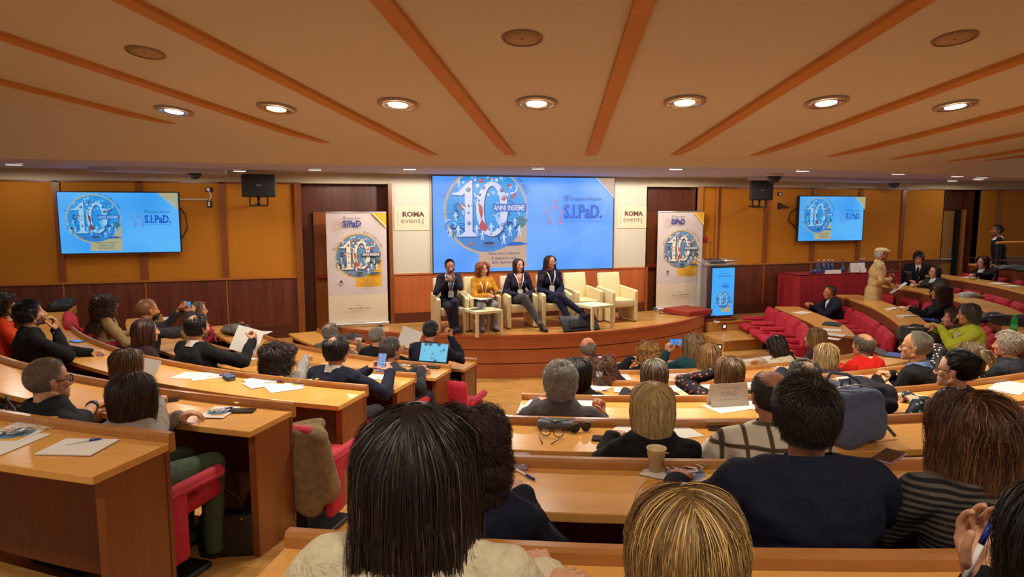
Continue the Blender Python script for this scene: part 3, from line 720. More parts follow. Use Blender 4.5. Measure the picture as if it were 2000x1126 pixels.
speaker(-.58, 10.5, 2.80, .1, 'black loudspeaker under the soffit left of the stage'); speaker(7.80, 10.45, 2.79, -.35, 'black loudspeaker under the soffit right of the stage', .40, .34)
# ---- dome cameras
for (px, py, s_, Y, lab) in ((380, 346, .11, 10.3, 'dome camera on the soffit above the left television'), (1512, 340, .13, 8.7, 'dome camera on the soffit near the right loudspeaker'), (1746, 364, .12, 10.5, 'small dome camera above the right wall panels')):
    x, y, z = aty(px, py, Y); z = 3.0
    t = thing('dome_camera', (x, y, z), 0, lab, 'camera', 'dome cameras')
    part('housing', MB().lathe([(.0, .01), (s_, .01), (s_*1.05, -.02), (s_*.95, -.045), (.0, -.045)]), mat('camera_white', hexc(200, 190, 200), .4), t)
    part('bubble', MB().lathe([(s_*.85*math.cos(a), -.045-s_*.75*math.sin(a)) for a in np.linspace(0, math.pi/2, 9)]), mat('dome_smoke', (.02, .02, .03), .05), t)
# ---- small wall boxes and cables
def wire(name, pts, r, m, label, cat='cable', group=None): return single(name, MB().tube(pts, r), m, label, cat, group)
def jbox(px, py, w_, h_, lab):
    x, _, z = aty(px, py, YW-.03); t = thing('wall_socket', (x, YW, z), 0, lab, 'socket')
    part('plate', MB().rbox(-w_/2, w_/2, -.03, 0, -h_/2, h_/2, .008), M_BLACK, t); part('plug', MB().box(-w_*.25, w_*.1, -.045, -.03, -h_*.3, h_*.3), M_WHITE, t); return x, z
x1, z1 = jbox(408, 370, .10, .07, 'black socket high on the wall right of the left television'); x2, z2 = jbox(409, 398, .07, .1, 'lower black socket right of the left television')
jbox(1524, 379, .09, .07, 'black socket high on the wall left of the right television')
wire('cable', [(x1, YW-.04, z1-.02), (x1+.03, YW-.03, z1-.08), (x2, YW-.04, z2+.04)], .007, M_WHITE, 'white cable joining the two sockets by the left television')
x, _, z = aty(345, 389, YW); single('cable_duct', MB().box(-.0, x2-x-.02, -.025, 0, -.012, .012), M_CREAM, 'cream cable duct running right from the left television', 'duct', loc=(x, YW, z))
x, _, z = aty(1521, 402, YW); t = thing('wall_bracket', (x, YW, z), 0, 'black pointed wall bracket left of the right television', 'bracket')
part('base', MB().box(-.03, .03, -.04, 0, -.06, .06), M_BLACK, t); part('arm', MB().tube([(0, -.03, .02), (.1, -.06, -.01), (.22, -.05, -.03)], [.025, .02, .006]), M_BLACK, t)
wire('cable', [(-3.19+1.5, YW-.05, 2.5), (-1.62, YW-.03, 2.4), (-1.6, YW-.03, 2.2), (-1.68, YW-.04, 2.05)], .008, M_BLACK, 'black cable looping behind the left television')
wire('cable', [(9.05, YW-.05, 2.5), (8.9, YW-.03, 2.4), (8.86, YW-.03, 2.25), (9.03, YW-.04, 2.1)], .012, M_BLACK, 'black cable looping left of the right television')
x, _, z = aty(1376, 467, YW); t = thing('fire_alarm_button', (x, YW, z), 0, 'small red fire alarm box on the yellow wall behind the lectern', 'alarm')
part('case', MB().rbox(-.045, .045, -.035, 0, -.045, .045, .006), mat('alarm_red', hexc(190, 30, 20), .4), t); part('window', MB().box(-.022, .022, -.038, -.034, -.022, .022), mat('alarm_w', hexc(150, 60, 40), .3), t)
# ---- ceiling fittings
def basis_cone(x, y):
    n = Vector((-.152*(x-CX)/math.hypot(x-CX, y-CY), -.152*(y-CY)/math.hypot(x-CX, y-CY), 1)).normalized(); return n
LEDM = mat('can_bulb', (1, .93, .82), emit=5)
_proto = None
for k, (x, y) in enumerate(CAN):
    z = cone_z(x, y)
    if _proto is None:
        t = thing('recessed_downlight'); part('rim', MB().lathe([(.125, -.004), (.15, -.002), (.15, .006), (.125, .01)], n=32), mat('rim', hexc(180, 150, 120), .5), t)
        part('reflector', MB().lathe([(.125, -.006), (.118, -.010), (.07, -.004), (.066, .0)], n=32), mat('reflector', (.85, .84, .8), .12, metal=1.), t)
        part('bulb', MB().lathe([(.0, -.006), (.072, -.005), (.072, .0)], n=24), LEDM, t); _proto = t
    else: t = copy_tree(_proto)
    t.location = (x, y, z-.012); t.rotation_mode = 'QUATERNION'; t.rotation_quaternion = basis_cone(x, y).to_track_quat('Z', 'Y')
    tag(t, 'bright recessed round downlight in the ceiling arc, %s from the left' % ['first', 'second', 'third', 'fourth', 'fifth', 'sixth', 'seventh', 'eighth'][k], 'ceiling light', 'recessed ceiling downlights')
for k, (x, y, lab) in enumerate(((-.89, 4.85, 'flush round ceiling loudspeaker at the upper left'), (1.2, 3.73, 'flush round ceiling loudspeaker at the top centre'), (3.52, 3.06, 'flush round ceiling loudspeaker at the upper right'))):
    t = thing('ceiling_speaker', (x, y, cone_z(x, y)-.004), 0, lab, 'speaker', 'flush ceiling loudspeakers'); t.rotation_mode = 'QUATERNION'; t.rotation_quaternion = basis_cone(x, y).to_track_quat('Z', 'Y')
    part('ring', MB().lathe([(.100, -.006), (.114, -.004), (.116, .004), (.100, .004)], n=36), mat('spk_ring', hexc(150, 120, 90), .6), t)
    part('grille', MB().lathe([(.0, -.003), (.101, -.003), (.101, .003)], n=36), mat('spk_grille', hexc(184, 150, 118), .8, bump=(600, .6, .001)), t)
    part('badge', MB().box(-.008, .008, -.004, .004, -.005, -.003), M_BROWN, t)
SPX = [(27, 322), (468, 338), (615, 332), (800, 330), (1051, 328), (1320, 329), (1568, 332), (1755, 336), (1870, 340), (1918, 344), (1911, 350), (1860, 354), (1790, 358), (1690, 362), (1620, 365), (430, 342)]
_proto = None; NUMW = 'first second third fourth fifth sixth seventh eighth ninth tenth eleventh twelfth thirteenth fourteenth fifteenth sixteenth'.split()
order = sorted(range(len(SPX)), key=lambda i: SPX[i][0])
for k, i in enumerate(order):
    px, py = SPX[i]; x, y, z = atz(px, py, 2.985)
    if y > 10.7: x, y, z = aty(px, py, 10.5); z = 3.0
    yk = smooth_interp(YK, x); z = float(np.interp(y, [yk, yk+.6, 11.5], [2.952, 2.985, 3.03]))
    if _proto is None:
        t = thing('flat_downlight'); part('rim', MB().lathe([(.085, -.012), (.10, -.010), (.103, .0), (.085, .002)], n=28), mat('rim_w', hexc(190, 176, 160), .4), t)
        part('diffuser', MB().lathe([(.0, -.011), (.086, -.011), (.086, .0)], n=28), mat('diffuser', (1, .93, .8), emit=3), t); _proto = t
    else: t = copy_tree(_proto)
    t.location = (x, y, z-.004)
    tag(t, 'small flat round downlight on the low soffit, %s from the left' % NUMW[k], 'ceiling light', 'flat soffit downlights')
# ================================================================== stage furniture
_arm = None
ACH = [(2.10, 10.12), (2.60, 10.16), (3.19, 10.15), (3.77, 10.13), (4.36, 10.34), (4.92, 10.20)]
for k, (x, y) in enumerate(ACH):
    if _arm is None:
        t = thing('armchair')
        b = MB(); b.rbox(-.2, .2, -.04, .04, 0, .46, .02, M=TM((0, -.2, .32), rx=math.radians(9))); part('backrest', b, M_IVORY, t)
        part('seat', MB().rbox(-.185, .185, -.2, .25, .25, .37, .02), M_IVORY, t)
        for s_ in (-1, 1):
            b = MB(); P = [(-.24, .02), (.27, .02), (.27, .50), (.25, .52), (-.24, .56)]
            b.prism(P, -.03, .03, M=Matrix(((0, 0, 1, s_*.215), (1, 0, 0, 0), (0, 1, 0, 0), (0, 0, 0, 1)))); part('armrest', b, M_IVORY, t, bev=.012)
        for sx in (-1, 1):
            for sy in (-.2, .23): part('foot', MB().cyl((sx*.215, sy, 0), .015, .015, .025, 10), M_BLACK, t)
        _arm = t
    else: t = copy_tree(_arm)
    t.location = (x, y, .64); t.rotation_euler = (0, 0, math.pi + (.0, .04, .03, -.05, .12, .12)[k])
    tag(t, ['ivory armchair under the panelist holding the microphone', 'ivory armchair under the woman in mustard', 'ivory armchair under the panelist in wide grey trousers', 'ivory armchair under the panelist with long dark hair', 'empty ivory armchair, left one of the two unoccupied', 'empty ivory armchair farthest right on the stage'][k], 'armchair', 'ivory armchairs on the stage')
def side_table(x, y, rz, lab):
    t = thing('side_table', (x, y, .64), rz, lab, 'table', 'ivory side tables')
    part('table_top', MB().box(-.22, .22, -.22, .22, .33, .37), M_IVT, t, bev=.003)
    for sx in (-1, 1):
        for sy in (-1, 1): part('leg', MB().box(sx*.2-.02, sx*.2+.02, sy*.2-.02, sy*.2+.02, 0, .33), M_IVT, t)
    return t
side_table(2.50, 9.66, .25, 'square ivory side table before the woman in mustard'); side_table(4.28, 9.66, .3, 'square ivory side table before the empty armchairs')
def sheet(x, y, z, w_, h_, rz, m, th=.0015, name='paper_sheet', label=None, cat='paper', group=None, tilt=0, rx=0):
    o = single(name, MB().box(-w_/2, w_/2, -h_/2, h_/2, 0, th), m, label, cat, group); o.location = (x, y, z); o.rotation_euler = (rx, tilt, rz); return o
M_PRINT = mix_pattern('printed_page', hexc(226, 220, 208), hexc(170, 166, 160), 'wave', .7, (0, 0, 0))
def page_mat(name, base, ink, sc=28):
    m = mat(name, base, .6); nt = m.node_tree; b = nt.nodes['Principled BSDF']; tc = nt.nodes.new('ShaderNodeTexCoord'); t = nt.nodes.new('ShaderNodeTexWave'); t.bands_direction = 'Y'; t.inputs['Scale'].default_value = sc
    n = nt.nodes.new('ShaderNodeTexNoise'); n.inputs['Scale'].default_value = 60; mu = nt.nodes.new('ShaderNodeMath'); mu.operation = 'MULTIPLY'; rp = nt.nodes.new('ShaderNodeValToRGB')
    rp.color_ramp.elements[0].color = base+(1,); rp.color_ramp.elements[1].color = ink+(1,); rp.color_ramp.elements[0].position = .45; rp.color_ramp.elements[1].position = .52
    nt.links.new(tc.outputs['Object'], t.inputs['Vector']); nt.links.new(tc.outputs['Object'], n.inputs['Vector']); nt.links.new(t.outputs['Fac'], mu.inputs[0]); nt.links.new(n.outputs[0], mu.inputs[1]); nt.links.new(mu.outputs[0], rp.inputs[0]); nt.links.new(rp.outputs[0], b.inputs['Base Color']); return m
M_PAGE = page_mat('text_page', hexc(224, 218, 206), hexc(120, 120, 124))
M_COVER = mix_pattern('leaflet_cover', hexc(80, 120, 160), hexc(224, 214, 196), 'voronoi', .5, (30, 30, 30), (.25, .4), hexc(214, 170, 70))
sheet(2.42, 9.66, 1.0105, .21, .15, .3, mat('dark_booklet', hexc(50, 60, 70), .5), .004, 'booklet', 'dark booklet on the side table before the woman in mustard', 'booklet')
sheet(2.60, 9.60, 1.0105, .2, .14, -.2, M_COVER, .002, 'leaflet', 'pale leaflet beside the dark booklet on the stage table', 'leaflet')
sheet(4.34, 9.62, 1.0105, .2, .15, -.2, M_PAGE, .002, 'leaflet', 'grey leaflet on the side table before the empty armchairs', 'leaflet'); sheet(4.20, 9.74, 1.0105, .2, .14, .5, M_PAPER, .002, 'paper_sheet', 'white sheet on the side table before the empty armchairs')
# confidence monitor lying on the stage edge
t = thing('floor_monitor', (3.98, 9.40, .64), .12, 'black flat monitor tilted back on the stage edge', 'monitor')
R_ = TM((0, 0, .01), rx=math.radians(-38)); part('panel', MB().rbox(-.31, .31, -.015, .015, 0, .27, .008, M=R_), M_BLACK, t); part('rear_housing', MB().rbox(-.18, .18, -.035, -.015, .05, .19, .01, M=R_), M_BLACKM, t)
part('stand', MB().box(-.05, .05, .0, .22, 0, .012).tube([(0, .2, .01), (0, .1, .1)], .012), M_BLACK, t)
# low red-brown podium
single('podium_block', MB().rbox(-.3, .3, -.3, .3, 0, .09, .01), mat('podium_red', hexc(150, 48, 30), .5), 'low red-brown block on the stage floor beside the right banner', 'platform', loc=(6.45, 10.5, .64), rz=.3)
wire('cable', [(5.95, 10.62, .646), (6.2, 10.3, .646), (6.5, 10.1, .646), (6.75, 10.12, .646)], .006, M_BLACK, 'black cable across the stage floor near the podium block')
# ---- lectern
t = thing('lectern', (7.04, 10.52, .50), .0, 'clear acrylic lectern with a tall glowing blue screen on its front', 'lectern')
part('side_panel', MB().box(-.30, -.285, -.12, .2, .06, .96), M_ACRY, t); part('side_panel', MB().box(.2, .215, -.12, .2, .06, .96), M_ACRY, t); part('rear_panel', MB().box(-.29, .2, -.05, -.035, .06, 1.08), M_ACRY, t)
part('base', MB().rbox(-.34, .3, -.2, .28, 0, .05, .01), mat('lectern_base', hexc(120, 60, 30), .4), t)
part('reading_shelf', MB().box(-.36, .30, -.16, .2, 0, .018, M=TM((0, 0, 1.02), rx=math.radians(14))), M_ACRY, t)
part('shelf_mat', MB().box(-.2, .1, -.1, .14, .019, .035, M=TM((0, 0, 1.02), rx=math.radians(14))), M_BLACK, t)
part('strut', MB().tube([(.1, -.05, 1.05), (.36, -.08, 1.06)], .018), M_STEEL, t)
mk = part('gooseneck_microphone', MB().tube([(-.12, .05, 1.04), (-.15, .04, 1.22), (-.17, .0, 1.36)], .005), M_BLACK, t); part('windscreen', MB().lathe([(0, -.03), (.014, -.02), (.016, 0), (.012, .02), (0, .028)], (-.172, -.01, 1.38), 12), mat('mic_red', hexc(90, 20, 20), .8), mk)
d = part('display', MB().box(-.245, .235, -.19, -.155, .09, .965), M_BLACK, t)
p = palette('tv'); fl = Flat(vmax=.84, umax=.46)
fl.poly([(0, 0), (.452, 0), (.452, .845), (0, .845)], mat('lectern_ground', hexc(60, 168, 250), emit=1.0))
fl.poly([(.2, .06), (.39, .06), (.39, .2), (.2, .2)], p['gold']); ten_art(fl, .24, .28, .155, p)
faint(fl, .24, .742, .18, .013, p['ink']); fl.text('Sarah Vecchio', .24, .685, .03, p['ink'], .012, align='c', width=.27); sipad(fl, .19, .50, .14, p, False)
f = fl.build('display_picture', t); f.location = (-.231, -.1905, .105)
wire('cable', [(6.86, 10.3, .53), (6.82, 10.22, .51), (6.9, 10.2, .506), (6.95, 10.28, .506), (6.88, 10.33, .507)], .008, M_WHITE, 'white coiled cable at the foot of the lectern')
# ---- red-draped table with bottles
xl, zt = 8.62, 1.27
t = thing('draped_table', (9.75, 10.62, .5), 0, 'long table draped in crimson cloth against the right wall', 'table')
b = MB(); n = 60; V = []; F = []
per = []
for k in range(n): per.append((xl + (11.0-xl)*k/(n-1), 10.34))
for k in range(1, 12): per.append((11.0, 10.34 + .56*k/11))
per = [(xl, 10.34 + .56*(11-k)/11) for k in range(11)] + per
for q, z in enumerate((zt, zt-.02, .9, .52)):
    for k, (x, y) in enumerate(per):
        a = .0 if q < 2 else .014*q*math.sin(k*1.15); V.append((x + (a if x in (xl, 11.0) else 0), y - (abs(a) if y == 10.34 else 0), z))
m_ = len(per)
for q in range(3):
    for k in range(m_-1): F.append((q*m_+k, (q+1)*m_+k, (q+1)*m_+k+1, q*m_+k+1))
b.add(V, F, 0, True); b.box(xl, 11.0, 10.34, 10.92, zt-.012, zt)
part('cloth', b, M_REDC, t, True)
for x in (8.75, 10.85):
    for y in (10.45, 10.8): part('leg', MB().cyl((x, y, .5), .02, .02, .75, 10), M_STEEL, t, True)
def bottle(x, y, z, s=1., label='', group=None, glass=M_GLASS, cap=(.1, .2, .6), liquid=None, band=None):
    t = thing('water_bottle', (x, y, z), 0, label, 'bottle', group)
    part('glass_body', MB().lathe([(0, 0), (.038*s, .002), (.04*s, .02*s), (.04*s, .15*s), (.03*s, .19*s), (.014*s, .225*s), (.013*s, .25*s)], n=18), glass, t)
    part('cap', MB().cyl((0, 0, .25*s), .016*s, .016*s, .02*s, 14), mat('cap%s' % str(cap), cap, .4), t)
    if band: part('paper_label', MB().lathe([(.041*s, .06*s), (.0412*s, .13*s)], n=18), band, t)
    return t
M_BGL = mat('bluish_glass', hexc(70, 86, 130), .06, spec=.9, alpha=.75)
for k, px in enumerate((1597, 1608, 1616, 1624)):
    x, _, z = aty(px, 538, 10.6); bottle(x, 10.6, zt+.001, .9, 'bluish water bottle on the crimson table, %s of the row of four' % ['first', 'second', 'third', 'last'][k], 'bluish bottles on the crimson table', M_BGL, (.75, .78, .85))
x = aty(1645, 538, 10.55)[0]; t = thing('glass_carafe', (x, 10.55, zt+.001), 0, 'slender glass carafe between the bottles and name cards', 'carafe'); part('body', MB().lathe([(0, 0), (.045, .003), (.045, .06), (.02, .15), (.013, .2), (.016, .25)], n=18), M_BGL, t)
for k, px in enumerate((1680, 1686)):
    x = aty(px, 528, 10.7)[0]; bottle(x, 10.7, zt+.001, .9, 'clear bottle behind the white notice on the crimson table, %s' % ['left one', 'right one'][k], 'clear bottles behind the notice', M_BGL, (.75, .78, .85))
for k, px in enumerate((1585, 1591, 1601)):
    x = aty(px, 538, 10.45)[0]; single('drinking_glass', MB().lathe([(0, 0), (.024, .002), (.027, .08), (.025, .08), (.022, .006), (0, .006)], n=16), M_BGL, 'drinking glass at the left end of the crimson table, %s of three' % ['leftmost', 'middle', 'rightmost'][k], 'glass', 'drinking glasses on the crimson table', loc=(x, 10.45, zt+.001))
def card(px0, px1, py0, py1, Y, z, label, txt, name='name_card'):
    xa, _, za = aty(px0, py1, Y); xb, _, zb = aty(px1, py0, Y); w_, h_ = xb-xa, zb-za
    t = thing(name, (xa, Y, z), 0, label, 'card'); part('board', MB().box(0, w_, 0, .004, 0, h_, M=TM(rx=-.12)).box(0, w_, .0, .004, 0, h_, M=TM((0, h_*.4, 0), rx=.3)), M_WHITE, t)
    fl = Flat(); [faint(fl, w_/2, h_*(.72-.2*q_), w_*(.3+.2*(q_ > 0)), h_*.06, M_GRYT, q_) for q_ in range(1+2*(len(txt) > 1))]
    f = fl.build('print', t); f.location = (0, -.001, 0); f.rotation_euler = (-.12, 0, 0); return t
card(1612, 1643, 533, 541.5, 10.38, zt+.001, 'white name card at the front of the crimson table', [''])
card(1661, 1690, 518.5, 537.5, 10.5, zt+.001, 'large white notice standing on the crimson table', ['', '']); card(1681, 1692, 530, 539, 10.4, zt+.001, 'small white card before the large notice', [''])
# ---- railing at the right rear
xr = aty(1948, 473, 9.2)[0]; t = thing('guard_railing', (xr, 9.2, .6), 0, 'dark guard railing with a wooden handrail at the far right', 'railing')
part('handrail', MB().rbox(-.02, 3.0, -.03, .03, 1.24, 1.285, .015), M_BATTEN, t)
for x in (0.03, 1.1, 2.2): part('post', MB().box(x-.025, x+.025, -.02, .02, .0, 1.25), M_BLACKM, t)
for z in (.35, .65, .95): part('crossbar', MB().box(0, 3.0, -.012, .012, z-.012, z+.012), M_POST, t)
# ================================================================== people: one continuous remeshed body each, clothes and hair as children
def caps(p0, p1, r0, r1, n=12, m=4):
    p0, p1 = np.array(p0, float), np.array(p1, float); d = p1-p0; L = np.linalg.norm(d); t = d/L if L > 1e-6 else np.array([0, 0, 1.])
    u = np.cross(t, [0, 0, 1.]) if abs(t[2]) < .9 else np.cross(t, [1., 0, 0]); u /= np.linalg.norm(u); v = np.cross(t, u)
    rows = []
    for k in range(m): a = math.pi/2*(1-k/m); rows.append((p0 - t*r0*math.sin(a), r0*math.cos(a)))
    rows.append((p0, r0)); rows.append((p1, r1))
    for k in range(1, m+1): a = math.pi/2*k/m; rows.append((p1 + t*r1*math.sin(a), r1*math.cos(a)))
    V = [rows[0][0] - 0*t]; F = []
    body = rows[1:-1]
    for c, r in body:
        for i in range(n): q = 2*math.pi*i/n; V.append(c + (u*math.cos(q)+v*math.sin(q))*r)
    V.append(rows[-1][0]); k = len(body)
    for i in range(n): F.append((0, 1+(i+1) % n, 1+i))
    for j in range(k-1):
        for i in range(n): F.append((1+j*n+i, 1+j*n+(i+1) % n, 1+(j+1)*n+(i+1) % n, 1+(j+1)*n+i))
    e = len(V)-1
    for i in range(n): F.append((e, 1+(k-1)*n+i, 1+(k-1)*n+(i+1) % n))
    return np.array(V), F
def elli(c, r, rot=None, n=14, m=9):
    V = []; F = []
    for j in range(1, m):
        a = math.pi*j/m - math.pi/2
        for i in range(n): q = 2*math.pi*i/n; V.append((r[0]*math.cos(a)*math.cos(q), r[1]*math.cos(a)*math.sin(q), r[2]*math.sin(a)))
    V = [(0, 0, -r[2])] + V + [(0, 0, r[2])]; k = m-1
    for i in range(n): F.append((0, 1+(i+1) % n, 1+i))
    for j in range(k-1):
        for i in range(n): F.append((1+j*n+i, 1+j*n+(i+1) % n, 1+(j+1)*n+(i+1) % n, 1+(j+1)*n+i))
    e = len(V)-1
    for i in range(n): F.append((e, 1+(k-1)*n+i, 1+(k-1)*n+(i+1) % n))
    V = np.array(V)
    if rot is not None: V = V @ np.array(rot).T
    return V + np.array(c), F
def join(parts_):
    V = []; F = []; o = 0
    for v, f in parts_: V.append(v); F += [tuple(i+o for i in q) for q in f]; o += len(v)
    return np.concatenate(V), F
def raw_mesh(V, F, name='m'):
    me = bpy.data.meshes.new(name); me.from_pydata([tuple(p) for p in V], [], F); me.update(); return me
def remesh(parts_, voxel, smooth=4, fac=.5):
    V, F = join(parts_); me = raw_mesh(V, F); o = bpy.data.objects.new('tmp', me); COL.objects.link(o)
    m = o.modifiers.new('r', 'REMESH'); m.mode = 'VOXEL'; m.voxel_size = voxel; m.adaptivity = 0
    if smooth: s = o.modifiers.new('s', 'SMOOTH'); s.factor = fac; s.iterations = smooth
    dg = bpy.context.evaluated_depsgraph_get(); dg.update(); e = bpy.data.meshes.new_from_object(o.evaluated_get(dg))
    n = len(e.vertices); a = np.empty(n*3); e.vertices.foreach_get('co', a); F2 = [tuple(p.vertices) for p in e.polygons]
    bpy.data.objects.remove(o); bpy.data.meshes.remove(me); bpy.data.meshes.remove(e)
    return a.reshape(-1, 3), F2
# ---- head (origin at base of skull, facing +Y)
def make_head(female, voxel):
    f = 1 if female else 0; P = []
    P.append(elli((0, -.012, .140), (.074, .095, .084), n=24, m=16)); P.append(elli((0, .025, .085), (.060-.004*f, .062, .080), n=20, m=12))
    P.append(elli((0, .045, .048), (.046-.006*f, .048, .042), n=16)); P.append(elli((0, .075, .018), (.020-.003*f, .018, .016)))
    P.append(caps((-.05, .0, .05), (0, .07, .016), .016, .014)); P.append(caps((.05, .0, .05), (0, .07, .016), .016, .014))
    P.append(caps((-.034, .072, .128), (.034, .072, .128), .012-.002*f, .012-.002*f))
    P.append(caps((0, .083, .122), (0, .106, .083), .0085, .0125)); P.append(caps((-.013, .094, .078), (.013, .094, .078), .009, .009))
    for s in (-1, 1):
        P.append(elli((s*.040, .060, .088), (.022, .02, .022))); P.append(elli((s*.031, .070, .112), (.016, .012, .011)))
        P.append(elli((s*.076, -.006, .108), (.007, .018, .031), n=10)); P.append(elli((s*.080, -.014, .114), (.008, .012, .02), n=10)); P.append(elli((s*.074, .0, .082), (.007, .009, .010), n=8))
    P.append(elli((0, .082, .050), (.024, .012, .0065))); P.append(elli((0, .081, .040), (.021, .012, .007)))
    P.append(caps((0, -.030, -.07), (0, -.018, .07), .050-.007*f, .054-.006*f, n=16))
    return remesh(P, voxel, 3, .5)
_heads = {}
def head_geo(female, voxel):
    k = (female, voxel)
    if k not in _heads: _heads[k] = make_head(female, voxel)
    return _heads[k]
# ---- hand: wrist at origin, fingers along +Y, palm to -Z, thumb to +X (mirror for the other side)
def make_hand(curl, voxel, spread=1.0, thumb=30):
    P = []; base = [(-.030, .082), (-.010, .088), (.011, .087), (.030, .080)]; lens = [(.030, .020, .016), (.038, .025, .018), (.041, .027, .019), (.036, .024, .018)]
    P.append(caps((-.012, -.02, 0), (-.014, .03, 0), .022, .020)); P.append(caps((.012, -.02, 0), (.014, .03, 0), .022, .019))
    for (x, y) in base: P.append(caps((x*.5, .012, 0), (x, y, .002), .0165, .0115))
    P.append(elli((0, .05, -.004), (.036, .042, .015))); P.append(elli((.026, .034, -.012), (.017, .028, .015)))
    for k, ((x, y), ls) in enumerate(zip(base, lens)):
        p = np.array([x, y, .002]); a = 0; sp = (k-1.5)*.07*spread
        for q, L in enumerate(ls):
            a += math.radians(curl*(1.0, 1.15, .8)[q]*(1.1 if k == 0 else 1)); d = np.array([math.sin(sp)*math.cos(a), math.cos(a)*math.cos(sp), -math.sin(a)])
            r = (.0096, .0087, .0079)[q]*(.88 if k == 0 else 1); P.append(caps(p, p+d*L, r, r*.92, n=10, m=3)); p = p+d*L
    p = np.array([.030, .018, -.008]); ang = math.radians(48-min(curl, 60)*.35); dn = math.radians(thumb+min(curl, 60)*.5)
    for q, L in enumerate((.038, .031, .024)):
        d = np.array([math.sin(ang)*math.cos(dn), math.cos(ang)*math.cos(dn), -math.sin(dn)]); r = (.0125, .0108, .0095)[q]; P.append(caps(p, p+d*L, r, r*.92, n=10, m=3)); p = p+d*L; ang -= math.radians(16+min(curl, 60)*.35); dn *= .8
    return remesh(P, voxel, 2, .5)
_hands = {}
def hand_geo(curl, voxel):
    k = (curl, voxel)
    if k not in _hands: _hands[k] = make_hand(curl, voxel)
    return _hands[k]
def frame_from(y, z):
    y = np.array(y, float); y /= np.linalg.norm(y); z = np.array(z, float); z = z - y*np.dot(z, y); z /= np.linalg.norm(z); x = np.cross(y, z); return np.stack([x, y, z], 1)
